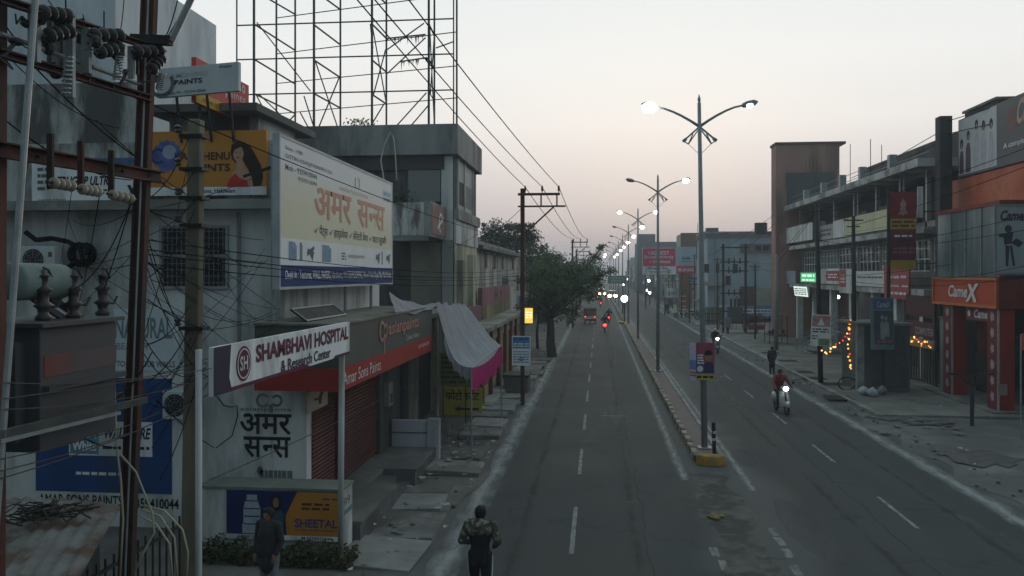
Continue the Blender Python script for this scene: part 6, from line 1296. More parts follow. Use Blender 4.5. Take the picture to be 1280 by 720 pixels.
# rows of far buildings: each house its own thing
cols = [(.28, .26, .23), (.22, .24, .26), (.33, .31, .28), (.20, .16, .14), (.26, .28, .30), (.30, .25, .20), (.17, .19, .21), (.35, .34, .33)]
adj = ['buff', 'slate grey', 'pale', 'brown', 'bluish grey', 'tan', 'dark grey', 'whitish']
def far_house(x0, x1, y0, y1, h, k, label, side, sign=True):
    r = random.Random(int(y0 * 7 + x0)); t = thing('far_building', label, 'building', ((x0 + x1) / 2, (y0 + y1) / 2, 0), 'far buildings along the road')
    B().box(x0, y0, -.02, x1, y1, h).build('wall', M('far_wall_' + adj[k].replace(' ', '_'), cols[k], .9, .3, .7, streak=1, col2=tuple(c * .5 for c in cols[k]), amt2=.4), t)
    B().box(x0 - .15, y0 - .15, h, x1 + .15, y1 + .15, h + .18).build('roof', m_conc, t)
    X = x0 if side > 0 else x1; d = -.05 if side > 0 else .05
    for fl_ in range(int(h // 3)):
        if fl_ == 0:
            B().box(X, y0 + .4, .1, X + d, y1 - .4, 2.7).build('shop_opening', m_dk, t)
            if sign: B().box(X, y0 + .2, 2.8, X + d * 3, y1 - .2, 3.5).build('shop_sign', [m_bw, m_brd, M('sign_azure', (.10, .2, .36), .6), m_by, M('sign_green', (.06, .2, .1), .6)][r.randrange(5)], t)
        else:
            n = max(2, int((y1 - y0) / 2.6))
            for i in range(n):
                yy = y0 + (y1 - y0) * (i + .28) / n; w_ = B().box(X, yy, fl_ * 3 + 1, X + d, yy + 1.1, fl_ * 3 + 2.3).build('window', m_glassd, t)
        nx = max(1, int((x1 - x0) / 3))
        for i in range(nx):
            xx = x0 + (x1 - x0) * (i + .3) / nx; B().box(xx, y0 - .05, fl_ * 3 + 1, xx + 1.1, y0, fl_ * 3 + 2.3).build('window', m_glassd, t)
    if r.random() < .6: B().tube([(x0 + 2, y0 + 2, h), (x0 + 2, y0 + 2, h + 1.3)], .6, 10).build('water_tank', m_black, t)
    return t
r = random.Random(21); y = 158.0; i = 0
place_w = ['behind the orange column', 'beyond the cream house', 'down the right pavement', 'before the tower block', 'near the vanishing point']
while y < 400:
    d = r.uniform(8, 13); h = r.uniform(5.5, 9.5) if y < 200 else r.uniform(6, 12)
    if not (236 < y < 264): far_house(12.6 + r.uniform(-.4, 1.2), 21 + r.uniform(0, 5), y, y + d - .3, h, (i * 3 + 1) % 8, '%s flat roofed house in the hazy far row %s' % (adj[(i * 3 + 1) % 8], place_w[min(i // 6, 4)]), 1)
    y += d; i += 1
t = thing('tower_block', 'dark blue grey tower block looming hazily at the road end', 'building', (13, 250, 0)); B().box(11.2, 240, -.02, 24, 262, 14.6).build('wall', M('tower_blue', (.06, .085, .11), .9, .2, .4), t); B().box(11.2, 240, 14.6, 16, 250, 16.8).build('upper_wall', MATS['tower_blue'], t)
for f_ in range(4): B().box(12.4, 239.9, 3 + f_ * 3, 23, 240, 4.3 + f_ * 3).build('window_band', M('tower_glass', (.10, .12, .14), .3), t)
# green gantry sign over the left carriageway
t = thing('gantry_sign', 'green road sign on a gantry far down the road', 'road sign', (2, 190, 0)); F, w, h = frY(764, 344.5, 787, 354.5, 190); B().fbox(F, -.8, 0, w - .8, h, -.1, 0).build('panel', M('sign_roadgreen', (.02, .16, .10), .6), t); bars_text(F, 0, h * .2, w - 1.4, h * .85, 4, M('sign_mint', (.2, .42, .34), .6), t, 3, .02, rows=2)
B().tube([F.p(w - 1, h, -.2), (F.p(w - 1, 0).x, 190.2, 0)], .15, 6).build('post', m_galv, t); B().tube([F.p(-.8, h * .5, -.2), F.p(w - 1, h * .5, -.2)], .1, 6).build('beam', m_galv, t)

# ---- clutter of the market front and the right pavement
def small_ac(x, y, z, label):
    F = Fr((x, y, z), (0, -1, 0)); aircon(F, .95, .62, label)
small_ac(16.55, 51.2, 8.2 - 2.9, 'small air conditioner under the long olive board on the market'); small_ac(16.5, 60.4, 5.0 + .1, 'small air conditioner near the middle of the market upper windows'); small_ac(16.2, 46.6, 8.15, 'small air conditioner on the market verandah near the tall column')
for y in (47.5, 55.6, 65.2): B().tube([(16.5, y, 10.7), (16.5, y, .1)], .05, 6).build('rain_pipe', m_galv, mk)
for i, (y, z, l) in enumerate([(50.2, 8.12, 1.6), (54, 8.12, 2.2), (59, 8.1, 1.4), (63.5, 8.1, 2.0), (69, 8.1, 1.7)]):
    rr_ = random.Random(i); q = B(); q.grid(lambda u, v: (MX - .06 + .03 * math.sin(u * 19), y + l * u, z + 1.25 - (1.0 + .2 * math.sin(u * 7)) * v), 14, 6); q.build('hanging_cloth', M(['cloth_dun', 'cloth_slate', 'cloth_wine'][i % 3], [(.13, .12, .10), (.09, .10, .12), (.12, .04, .045)][i % 3], .9, .3, 4), mk)
for i in range(len(ym) - 1):
    q = B(); q.tube([(MX + .1, ym[i] + .2, 8.75), (MX + .1, ym[i + 1], 8.75)], .025, 5); q.tube([(MX + .1, ym[i] + .2, 9.1), (MX + .1, ym[i + 1], 9.1)], .025, 5); q.build('verandah_rail', m_iron, mk)
def stall(x, y, col, label):
    t = thing('market_stall', label, 'stall', (x, y, .1), 'stalls on the right pavement'); r = random.Random(int(y * 3))
    B().box(x - .7, y - 1.0, .75, x + .7, y + 1.0, .85).build('counter', M('stall_wood', (.12, .085, .055), .9, .4, 4), t)
    for sx in (-.65, .65):
        for sy in (-.95, .95): B().bar((x + sx, y + sy, .1), (x + sx, y + sy, 2.2), .05).build('leg', m_iron, t)
    q = B(); q.grid(lambda u, v: (x - .85 + 1.7 * u, y - 1.15 + 2.3 * v, 2.22 + .16 * math.sin(math.pi * u) - .05 * math.sin(v * 11) * math.sin(u * 7)), 12, 12); q.build('tarpaulin', col, t, smooth=True)
    for k in range(5): B().box(x - .6 + .26 * k, y - .8 + r.uniform(0, .9), .85, x - .4 + .26 * k, y - .3 + r.uniform(0, .9), .85 + r.uniform(.15, .45)).build('crate', [m_maroon, m_blue, M('crate_tan', (.2, .15, .09), .9), m_sy][k % 4], t)
for (x, y, c_, l) in [(13.6, 66.5, M('tarp_blue', (.06, .10, .17), .8, .3, 3), 'small stall under a blue tarpaulin beyond the metal stairs'), (12.6, 84, M('tarp_grey', (.16, .165, .16), .8, .3, 3), 'small stall under a grey tarpaulin before the olive gate'), (12.4, 104, M('tarp_orange', (.26, .12, .05), .8, .3, 3), 'small stall under an orange tarpaulin by the blue house'), (12.2, 124, M('tarp_green', (.06, .13, .08), .8, .3, 3), 'small stall under a green tarpaulin below the hoardings'), (12.3, 141, M('tarp_white', (.33, .34, .33), .8, .3, 3), 'small stall under a whitish tarpaulin past the hoardings')]: stall(x, y, c_, l)
t0 = [(118, 377, 330, 'slim pole by the orange advert column'), ]
for (px, py, ptop, lab) in [(868, 394, 318, 'slim dark pole behind the pale blue hoarding'), (836, 391, 336, 'slim dark pole under the red and white hoarding'), (852, 396, 340, 'slim dark pole right by the white notice board'), (897, 412, 322, 'slim dark pole next to the olive gate'), (822, 384, 338, 'slim dark pole at the far kerb'), (862, 402, 345, 'slim dark pole by the row of parked motorcycles'), (944, 424, 330, 'slim dark pole before the blue shop banner')]:
    pole(px, py, ptop, lab, m_iron, .09)
fb_ = [(120, 3.2, m_brd, 'red'), (128, 2.6, m_bw, 'white'), (143, 4.2, M('fb_azure', (.10, .22, .38), .6), 'azure'), (152, 3.0, m_by, 'olive'), (164, 4.5, M('fb_orange', (.42, .16, .04), .6), 'orange'), (171, 3.6, m_bw, 'pale'), (112, 4.0, M('fb_blue', (.05, .09, .25), .6), 'deep blue')]
for i, (y, z, m, cn) in enumerate(fb_):
    t = thing('shop_board', '%s shop board on a post in the cluttered far right pavement' % cn, 'sign', (12, y, 0), 'boards along the far right pavement'); x = 11.8 + (i % 3) * .5; F = Fr((x, y, z), (1, 0, 0)); B().fbox(F, 0, 0, 1.6, 1.0, -.06, 0).build('panel', m, t); bars_text(F, .15, .2, 1.45, .8, 3, [m_paper, m_gtxt][m in (m_bw, m_by)], t, i, .02, rows=2); B().tube([(x + .8, y + .1, 0), (x + .8, y + .1, z + 1)], .06, 5).build('post', m_iron, t)
# low compound wall and gate of the blue house, awnings on its front
for k in range(4): B().box(13.4 + k * 1.9, 95.5, .1, 13.5 + k * 1.9, 95.9, 3.0).build('shop_pier', m_concl, bh)
for (p, a_) in ((880, 330), (893, 330), (907, 345), (916, 330)): wy(p, a_, p + 6, a_ + 11, 95.95, 0, .06, 'window', m_glassd, bh)
wy(880, 352, 905, 357, 95.9, 0, .9, 'sunshade', m_concl, bh); B().tube([(13.0, 95.9, 9.6), (13.0, 95.9, .1)], .08, 6).build('rain_pipe', m_galv, bh); B().tube([(18.2, 97, 9.8), (18.2, 97, 11.2)], .7, 12).build('water_tank', m_black, bh)
# ------------------------------------------------------------------ LEFT FOREGROUND: electricity poles, transformer, shed, wires
def ext(p, q, z):                                    # the point of line p-q at height z
    k = (z - p.z) / (q.z - p.z); return p + (q - p) * k
m_bird = M('porcelain_dark', (.05, .045, .045), .35, .3, 5); m_cer = M('porcelain_cream', (.30, .27, .21), .4, .25, 5, col2=(.15, .13, .1), amt2=.4)
FX = -4.75
t = thing('iron_pole', 'rusty red iron joist pole leaning in front of the corner building', 'electricity pole', (-4.8, 8.3, 0))
a, c = onY(188, -30, 8.3), onY(158, 718, 8.3); g0, g1 = ext(a, c, -.05), ext(a, c, 9.2)
q = B()
for dx, w_, d_ in ((-.062, .022, .085), (.062, .022, .085), (0, .102, .05)):
    q.add([(p.x + dx + i * w_ / 2, p.y + j * d_ / 2, p.z) for p in (g0, g1) for i, j in ((-1, -1), (1, -1), (1, 1), (-1, 1))], [(0, 3, 2, 1), (4, 5, 6, 7), (0, 1, 5, 4), (1, 2, 6, 5), (2, 3, 7, 6), (3, 0, 4, 7)])
q.build('joist', m_rust, t)
B().tube([ext(a, c, z) + V(.03, -.075, 0) for z in (.0, 2, 4, 6, 8, 9.1)], .011, 6).build('conduit', m_galv, t)
e0, e1 = onY(165, 49, 8.15), onY(214, 51, 8.15); B().bar(e0, e1, .09, .09).build('crossarm', m_iron, t)
B().tube([e1, onY(243, -10, 8.15)], .035, 8).build('strut', m_galv, t)
t2 = thing('iron_pole', 'dark iron pole cut by the edge of the view beside the transformer', 'electricity pole', (-4.75, 6.25, 0)); a2, c2 = onX(-1, 100, FX), onX(-3, 700, FX); B().bar(ext(a2, c2, -.05), ext(a2, c2, 8.8), .07, .09).build('joist', m_rust, t2)
t3 = thing('light_pipe', 'thin pale steel pipe slanting past the transformer', 'pipe', (-4.4, 6.6, 0)); a3, c3 = onX(43, 12, -4.45), onX(2, 560, -4.45); B().tube([ext(a3, c3, .0), ext(a3, c3, 7.6)], .026, 8).build('pipe', m_galv, t3)
# crossbeams of the two pole structure
for (p0, y0, p1, y1, w_, hh, label) in [(-8, -2, 196, 62, .045, .05, 'upper rusty channel across the two iron poles'), (-8, 65, 184, 123, .045, .055, 'middle rusty channel across the two iron poles'), (-10, 186, 200, 222, .05, .11, 'thick lower rusty beam with three cream insulators')]:
    t = thing('crossbeam', label, 'beam', onX(100, (y0 + y1) / 2, FX)); A_, B_ = onX(p0, y0, FX + .1), onX(p1, y1, FX + .1)
    B().bar(A_, B_, w_ * .35, hh).build('web', m_rust, t); B().bar(A_ + V(.03, 0, hh / 2), B_ + V(.03, 0, hh / 2), w_ * 1.4, .014).build('flange', m_rust, t); B().bar(A_ + V(.03, 0, -hh / 2), B_ + V(.03, 0, -hh / 2), w_ * 1.4, .014).build('flange', m_rust, t)
    for k in (.2, .45, .7, .9): B().sphere(A_.lerp(B_, k) + V(.03, 0, 0), .02, 6, 4).build('bolt', m_iron, t)
tag(B().tube([onX(0, 42, FX + .05), onX(182, 108, FX + .05)], .022, 6).build('cross_pipe', m_galv), 'thin grey pipe running between the upper channels', 'pipe')
def post(px, y0, y1, w_, label, m=m_iron, X=FX + .17):
    o = B().bar(onX(px, y0, X), onX(px, y1, X), w_, w_ * .6).build('upright', m); return tag(o, label, 'bracket')
post(43, 8, 78, .085, 'grey upright bracket nearest the slanting pale pipe', m_galv); post(88, 14, 122, .07, 'mottled grey upright bracket second on the channels', m_galv); post(108, 35, 92, .075, 'pale grey upright bracket between the insulators', m_galv); post(164, 58, 98, .06, 'short pale upright bracket beside the rusty pole', m_galv)
for px, y0, y1, n in [(63, 167, 236, 'first'), (101, 176, 240, 'second'), (139, 188, 248, 'third')]: post(px, y0, y1, .05, 'short dark bracket through the thick beam, %s along it' % n, m_rust, FX + .22)
def string(p, q, label, m, r=.085, n=3, name='insulator', parts=True):
    p, q = Vector(p), Vector(q); ax = q - p; l = ax.length; ax.normalize(); t = thing(name, label, 'insulator', p, 'insulators on the pole structure'); b = B().tube([p - ax * .05, q + ax * .05], .014, 6); b.build('rod', m_iron, t)
    for k in range(n):
        c = p + ax * l * (k + .2) / n; B().lathe([(.02, 0), (r * .95, .012), (r, .03), (r * .7, l / n * .45), (r * .42, l / n * .75), (.03, l / n * .78)], c, ax, 12).build('disc', m, t, smooth=True)
for (p0, y0, p1, y1, lab) in [(50, 15, 88, 20, 'dark disc insulator string at the top of the first bracket'), (58, 45, 90, 38, 'dark disc insulator string just under the top one'), (114, 44, 154, 44, 'dark disc insulator string across the middle brackets'), (122, 66, 152, 58, 'dark disc insulator string tilted below the middle one'), (168, 64, 204, 64, 'dark disc insulator string crossing the rusty pole'), (188, 88, 202, 72, 'dark insulator hanging behind the rusty pole')]:
    string(onX(p0, y0, FX + .25), onX(p1, y1, FX + .25), lab, m_bird, .066, 4)
for (p0, y0, p1, y1, lab) in [(64, 228, 92, 233, 'cream insulator on the bracket farthest from the rusty pole'), (100, 236, 125, 240, 'cream insulator on the middle bracket of the beam'), (138, 243, 166, 249, 'cream insulator on the bracket next to the rusty pole')]:
    string(onX(p0, y0, FX + .3), onX(p1, y1, FX + .3), lab, m_cer, .05, 4)
for i, (px, y0, y1) in enumerate([(86, 70, 118), (150, 70, 100), (203, 92, 112)]):
    p, q_ = onX(px, y0, FX + .32), onX(px - 4, y1, FX + .32); b = B(); b.tube([p.lerp(q_, k / 60) + V(0, .035 * math.cos(k * .9), .0) + V(.035 * math.sin(k * .9), 0, 0) for k in range(61)], .008, 4); tag(b.build('spring_coil', m_galv), ['grey coiled fuse wire on the mottled bracket', 'grey coiled fuse wire beside the middle insulators', 'grey coiled fuse wire beside the rusty pole'][i], 'coil')
# transformer
t = thing('transformer', 'dark grey transformer box on a beam platform, an orange reflection painted on its side', 'transformer', (-5, 7, 3.9))
Pn, Pf = onX(50, 408, -4.6), onX(145, 404, -4.6); ya, yb = Pn.y, Pf.y; zt = 4.96; zb_ = 3.92
m_tr = M('transformer_grey', (.06, .072, .085), .55, .3, 2, streak=1, col2=(.05, .05, .055), amt2=.4, spec=.4)
B().box(-5.5, ya, zb_, -4.6, yb, zt).build('tank', m_tr, t, bevel=.01); B().box(-5.55, ya - .05, zt, -4.54, yb + .05, zt + .035).build('lid', m_tr, t)
F = Fr((-4.6, ya, zb_), (0, 1, 0)); W = yb - ya; B().fbox(F, .05, .62, W, .80, 0, .004).build('reflection_band', M('band_reflection', (.16, .045, .03), .7, .4, 3, streak=1, col2=(.085, .09, .10), amt2=.55, s2=1.6, thr=.2), t); B().fbox(F, .03, .5, W + .08, .55, 0, .06).build('rib', m_tr, t)  # the orange reflection on the tank side is painted as this mottled band
for k in range(5): B().box(-5.45 + k * .17, ya - .12, zb_ + .1, -5.41 + k * .17, ya, zt - .12).build('cooling_fin', m_tr, t)
for i, px in enumerate((54, 92, 128)):
    p = onX(px, 400, -4.85); bq = B().lathe([(.06, 0), (.072, .03), (.045, .06), (.048, .10), (.085, .13), (.045, .16), (.045, .24), (.08, .27), (.036, .3), (.04, .38), (.062, .39), (.02, .41), (.012, .45)], (p.x, p.y, zt + .035), n=12); bh_ = bq.build('bushing', m_bird, t, smooth=True)
    B().tube([(p.x, p.y + .08, zt + .16), (p.x + .02, p.y + .16, zt + .15), (p.x + .02, p.y + .22, zt + .22)], .012, 5).build('arcing_horn', m_iron, bh_)
    B().tube([(p.x, p.y, zt + .5), (p.x + .0, p.y + .07, zt + .48), (p.x, p.y + .13, zt + .4)], .01, 5).build('arcing_horn', m_iron, bh_)
p0, p1 = onX(12, 352, -5.0), onX(76, 352, -5.0); tk_ = B().lathe([(.02, -.01), (.155, 0), (.165, .03), (.165, (p1 - p0).length - .03), (.155, (p1 - p0).length), (.02, (p1 - p0).length + .01)], p0, p1 - p0, 18).build('oil_tank', M('oil_tank_green', (.15, .20, .195), .6, .3, 3), t, smooth=True)
B().bar((-5.0, p0.y + .3, p0.z - .15), (-4.9, p0.y + .65, zt), .05).build('tank_leg', m_tr, t); B().bar((-5.0, p1.y - .15, p0.z - .15), (-4.9, p1.y + .2, zt), .05).build('tank_leg', m_tr, t)
B().box(-4.98, p1.y + .01, p0.z - .1, -4.9, p1.y + .06, p0.z + .02).build('tap', m_white, t)
for (p0, y0, p1, y1, X, lab) in [(-8, 545, 182, 500, -4.45, 'long pale channel beam under the transformer, on the street side'), (-8, 528, 180, 488, -5.2, 'dark channel beam under the transformer, on the wall side')]:
    tag(B().bar(onX(p0, y0, X), onX(p1, y1, X), .05, .06).build('platform_beam', M('beam_dull', (.055, .06, .06), .8, .4, 4) if X > -5 else m_iron), lab, 'beam')
tag(B().bar(onX(0, 552, -4.42), onX(150, 516, -4.42), .02, .03).build('angle_bar', m_galv), 'thin bright angle bar below the transformer beam', 'bar')
# concrete pole
t = thing('concrete_pole', 'grey brown concrete pole with iron clamps before the orange board', 'electricity pole', (-5.2, 10.4, 0))
a, c = onY(245.5, 150, 10.4), onY(238, 720, 10.4); g0, g1 = ext(a, c, -.05), ext(a, c, a.z); m_cp = M('pole_mould', (.215, .19, .14), .9, .25, 2, streak=1, col2=(.11, .10, .08), amt2=.45, bump=.2)
q = B().add([(p.x + i * w_, p.y + j * .075, p.z) for p, w_ in ((g0, .112), (g1, .085)) for i, j in ((-1, -1), (1, -1), (1, 1), (-1, 1))], [(0, 3, 2, 1), (4, 5, 6, 7), (0, 1, 5, 4), (1, 2, 6, 5), (2, 3, 7, 6), (3, 0, 4, 7)]); q.build('shaft', m_cp, t, bevel=.02)
for py, ww in [(171, .155), (212, .155), (248, .155), (282, .15), (410, .16)]:
    p = onY(243, py, 10.4); cl = B().box(p.x - ww, p.y - .11, p.z - .022, p.x + ww, p.y + .11, p.z + .022).build('clamp', m_iron, t); B().lathe([(.02, 0), (.05, .02), (.03, .05), (.05, .08), (.01, .11)], (p.x - ww + .0, p.y - .13, p.z + .03), n=8).build('insulator', m_bird, cl)
# shed with rusty sheet roof, fence
t = thing('sheet_roof_shed', 'low shed with rusty patched sheet roof under the transformer', 'shed', (-7, 8, 0))
m_sh = [M('sheet_rust', (.12, .08, .06), .85, .45, 2, col2=(.18, .175, .17), amt2=.55, s2=1.3), M('sheet_grey', (.17, .17, .165), .85, .4, 2, col2=(.09, .055, .04), amt2=.5, s2=1.5)]
zf = onY(150, 635, 9.4).z; xa, xb = onY(150, 635, 9.4).x, onY(95, 718, 7.0).x
xr = [-7.0, -4.8, -3.0, -1.5, 0]
for i in range(4):
    x0, x1 = xr[i] - .06, xr[i + 1]; b = B(); b.grid(lambda u, v: (xb + (xa - xb) * v + x0 + (x1 - x0) * u, 7.0 + 2.4 * v + .06 * (i % 2), zf + .03 * (i % 2) - (1 - v) * .02 + .05 * math.sin(x0 + u * 3 + v * 2) + .014 * math.sin((x0 + (x1 - x0) * u) * 40)), 60, 6); b.build('roof_sheet', m_sh[i % 2], t, smooth=True)
B().box(-12.4, 7.3, -.02, -5.75, 9.2, zf - .16).build('wall', m_walld, t)
b = B(); r = random.Random(14)
for i in range(34):
    c0 = V(-6.1 + r.gauss(0, .25), 8.5 + r.gauss(0, .2), zf + .12); b.tube([c0 + V(r.uniform(-.3, .3), r.uniform(-.25, .25), r.uniform(0, .12)) for _ in range(4)], .009, 4)
stuff(b.build('net_heap', M('net_grey', (.035, .035, .034), .95)))
t = thing('iron_fence', 'black iron fence with spikes at the foot of the rusty pole', 'fence', (-5.3, 9, 0)); yA, yB = 7.7, 10.1; Xf = -5.25
ztop = onX(150, 688, Xf).z
for z in (ztop - .12, .3): B().bar((Xf, yA, z), (Xf, yB, z), .035).build('rail', m_iron, t)
k = B().tube([(0, 0, 0), (0, 0, ztop)], .014, 5).mesh('bar'); k.materials.append(m_iron)
for i in range(16): place(k, 'bar', t, (Xf, yA + i * (yB - yA) / 15, 0))
b = B(); k = 0
# cream cable loops hanging on the rusty pole
for i, pl_ in enumerate([[(143, 480), (146, 560), (151, 600), (154, 650), (150, 722)], [(150, 567), (170, 590), (190, 640), (193, 665), (180, 690), (165, 722)], [(172, 643), (195, 655), (212, 680), (216, 725)], [(176, 637), (200, 645), (218, 672), (222, 725)], [(178, 632), (205, 638), (228, 662), (235, 690), (233, 725)]]):
    o = B().tube([onY(x, y, 8.1 + .05 * i) for x, y in pl_], .011, 5).build('cable_loop', M('cable_cream', (.36, .33, .25), .6, .1, 5), smooth=True)
    tag(o, 'cream cable hanging in a loose loop by the foot of the rusty pole', 'cable', 'cream cables at the rusty pole')
# wires
def wire(p, q, sag, r, label, group, m=m_wire, n=14):
    p, q = Vector(p), Vector(q); pts = [p.lerp(q, k / n) - V(0, 0, sag * 4 * (k / n) * (1 - k / n)) for k in range(n + 1)]
    return tag(B().tube(pts, r, 4).build('wire', m), label, 'wire', group)
LT = 'thin black service wire in the tangle between the left poles and the corner building'; GT = 'tangled service wires'
tang = [(110, 315, 16.6, 256, 408, 10.3), (108, 331, 16.6, 236, 400, 10.3), (98, 382, 16.6, 186, 296, 8.4), (184, 374, 8.4, 268, 414, 10.4), (264, 412, 10.4, 345, 392, 15), (250, 398, 10.4, 345, 455, 14), (184, 430, 8.4, 238, 380, 10.4), (184, 478, 8.4, 236, 412, 10.4),
        (252, 318, 10.4, 340, 330, 16), (246, 392, 10.4, 345, 386, 16), (184, 295, 8.4, 244, 252, 10.4), (150, 250, 7.9, 330, 300, 16), (120, 150, 7.4, 244, 250, 10.4), (190, 245, 8.4, 236, 171, 10.4), (200, 225, 8.4, 243, 212, 10.4), (90, 235, 7.1, 75, 330, 16), (125, 240, 7.7, 95, 390, 16.5), (165, 249, 8.2, 130, 362, 7.5),
        (165, 249, 8.2, 92, 362, 7.1), (240, 283, 10.4, 310, 335, 16.5), (255, 300, 10.4, 320, 400, 15.6), (190, 350, 8.4, 245, 330, 10.4), (186, 520, 8.4, 250, 415, 10.4), (190, 560, 8.4, 252, 440, 10.4), (200, 600, 8.4, 248, 470, 10.4), (150, 560, 8.0, 20, 460, 6.6),
        (110, 505, 7.4, 190, 440, 8.4), (60, 0, 6.9, 120, 45, 7.5), (0, 20, 6.3, 60, 60, 6.9), (0, 60, 6.3, 150, 160, 8), (40, 80, 6.7, 175, 200, 8.4), (0, 145, 6.3, 165, 225, 8.3), (235, 0, 8.3, 195, 65, 8.3), (222, 0, 8.2, 190, 55, 8.2), (155, 0, 7.9, 145, 35, 7.8), (82, 0, 7.0, 85, 40, 7.0), (130, 14, 7.6, 130, 40, 7.6), (104, 18, 7.3, 106, 36, 7.3),
        (268, 560, 14, 195, 500, 8.5), (190, 470, 8.4, 345, 415, 16), (195, 260, 8.4, 330, 215, 16.6)]
r = random.Random(31)
for (x0, y0, Y0_, x1, y1, Y1_) in tang: wire(onY(x0, y0, Y0_), onY(x1, y1, Y1_), r.uniform(.02, .18), r.uniform(.004, .007), LT, GT)
for _ in range(26):
    x0, y0 = r.choice(((176, 230), (180, 300), (172, 420), (165, 520), (178, 350))); x1, y1, Y1_ = r.choice(((242, 250, 10.4), (242, 172, 10.4), (240, 410, 10.4), (330, 330, 16), (345, 400, 15.6), (20, 330, 16.5), (90, 300, 16.6), (262, 450, 10.2)))
    wire(onY(x0 + r.uniform(-5, 5), y0 + r.uniform(-40, 40), 8.35), onY(x1 + r.uniform(-6, 6), y1 + r.uniform(-30, 30), Y1_), r.uniform(.02, .3), r.uniform(.0035, .006), LT, GT)
LB = 'pale bundled service wire crossing below the transformer to the hospital sign'; 
for (x0, y0, x1, y1, X0, Y1_) in [(-5, 478, 262, 452, -4.4, 10.3), (-5, 500, 420, 432, -4.4, 15.6), (-5, 512, 262, 470, -4.4, 10.3), (-5, 600, 262, 492, -4.4, 10.3), (-5, 575, 200, 515, -4.4, 9.0), (-5, 590, 240, 505, -4.4, 10.3)]:
    wire(onX(x0, y0, X0), onY(x1, y1, Y1_), r.uniform(.03, .1), .006, LB, 'bundled wires below the transformer', M('wire_grey', (.05, .053, .055), .6, .2, 8))
LS = 'long black wire running along the shop fronts past the pale hoarding'
for (y0, y1, z_) in [(300, 336, 0), (312, 341, 0), (318, 344, 0), (330, 349, 0)]: wire(onY(184, y0, 8.35), onY(648, y1, 34.4), .25, .008, LS, 'wires along the shop fronts')
wire(onX(140, 110, FX), onY(646, 300, 34.4), .2, .008, 'long black wire slanting across the top of the pale hoarding', None)
wire(onY(262, 600, 10.3), onY(533, 466, 24), .1, .008, 'thin pale wire slanting down across the maroon shutter', None, MATS['wire_grey'])
LP = 'high power line sloping down the sky to the rusty electricity pole'
for i, (ix, xa, ya_) in enumerate([(-3.0, 440, -8), (-2.3, 462, -8), (-1.62, 505, -8)]):
    pe = V(ix, 34.5, 9.0); wire(onY(xa, ya_, 13), pe, .12, .012, LP, 'high power lines'); wire(pe, (ix + .45, 84.9, 9.0), .5, .016, 'power line dipping from the rusty pole to the far pole in the tree', 'power lines to the far pole')
    wire((ix + .45, 84.9, 9.0), (ix + .2, 112, 8.8), .3, .02, 'short power line between the two far poles over the tree', 'power lines over the tree')
wire(onY(600, 290, 34), onY(560, 310, 34), .1, .01, 'thin wire leaving the white upper wall of the dark building', None); wire((-6, 41, 7.1), (-3.1, 34.6, 8.2), .2, .01, 'thin wire from the dark building to the rusty electricity pole', None)
LR = 'thin black wire strung across the front of the market building'
for (x0, y0, Y0_, x1, y1, Y1_) in [(1290, 182, 30, 1022, 268, 42), (1290, 205, 30, 1067, 282, 42), (1290, 268, 30, 1022, 316, 42), (1290, 286, 30, 1067, 312, 42), (1290, 330, 30, 1113, 345, 41), (1290, 345, 30, 1067, 352, 42), (1022, 256, 42, 970, 322, 61), (1022, 262, 42, 970, 330, 61), (1067, 275, 42, 1022, 258, 42.2), (1113, 300, 41, 1067, 330, 42), (970, 330, 61, 930, 325, 78), (970, 340, 61, 905, 322, 78), (1178, 300, 40, 1022, 300, 42), (1190, 330, 38, 1030, 345, 42)]:
    wire(onY(x0, y0, Y0_), onY(x1, y1, Y1_), r.uniform(.05, .3), .013, LR, 'wires before the market building')
for (x0, y0, x1, y1) in [(968, 268, 880, 322), (968, 280, 900, 330)]: wire(onY(x0, y0, 61), onY(x1, y1, 100), .3, .015, 'faint wire rising across the sky to the salmon pink building', 'faint wires by the pink building')

cl_ = random.Random(77)
for i, (px, py) in enumerate([(52, 22), (60, 60), (78, 30), (100, 48), (120, 52), (136, 44), (148, 66), (172, 72), (186, 62), (192, 96), (20, 52), (34, 30), (70, 92), (110, 82), (158, 90)]):
    c = onX(px, py, FX + cl_.uniform(.02, .28)); q = B(); q.sphere(c, (cl_.uniform(.03, .06), cl_.uniform(.04, .08), cl_.uniform(.03, .07)), 8, 5); a_ = c + V(0, cl_.uniform(-.15, .15), cl_.uniform(-.18, .1)); q.bar(c, a_, .025); q.tube([a_, a_ + V(.02, cl_.uniform(-.1, .1), -.08), a_ + V(.05, cl_.uniform(-.2, .2), -.02)], .008, 4)
    tag(q.build('line_clamp', m_iron), 'small dark cable clamp on the upper channels of the pole structure', 'clamp', 'cable clamps on the pole structure')
# ------------------------------------------------------------------ people
def solid(b, vox, name, mat, parent, it=4):
    me = b.mesh(name); ob = bpy.data.objects.new('tmp', me); C.objects.link(ob)
    md = ob.modifiers.new('r', 'REMESH'); md.mode = 'VOXEL'; md.voxel_size = vox
    sm_ = ob.modifiers.new('s', 'SMOOTH'); sm_.factor = .5; sm_.iterations = it
    dg = bpy.context.evaluated_depsgraph_get(); nm = bpy.data.meshes.new_from_object(ob.evaluated_get(dg)); bpy.data.objects.remove(ob)
    nm.materials.clear(); nm.materials.append(mat); nm.polygons.foreach_set('use_smooth', [True] * len(nm.polygons)); nm.name = name
    o = bpy.data.objects.new(name, nm); C.objects.link(o); o.parent = parent; return o
def limb(b, pts, rs, n=10):
    pts = [Vector(p) for p in pts]; b.tube(pts, rs, n)
    for p, r in zip(pts, rs): b.sphere(p, r * 1.01, n, 8)
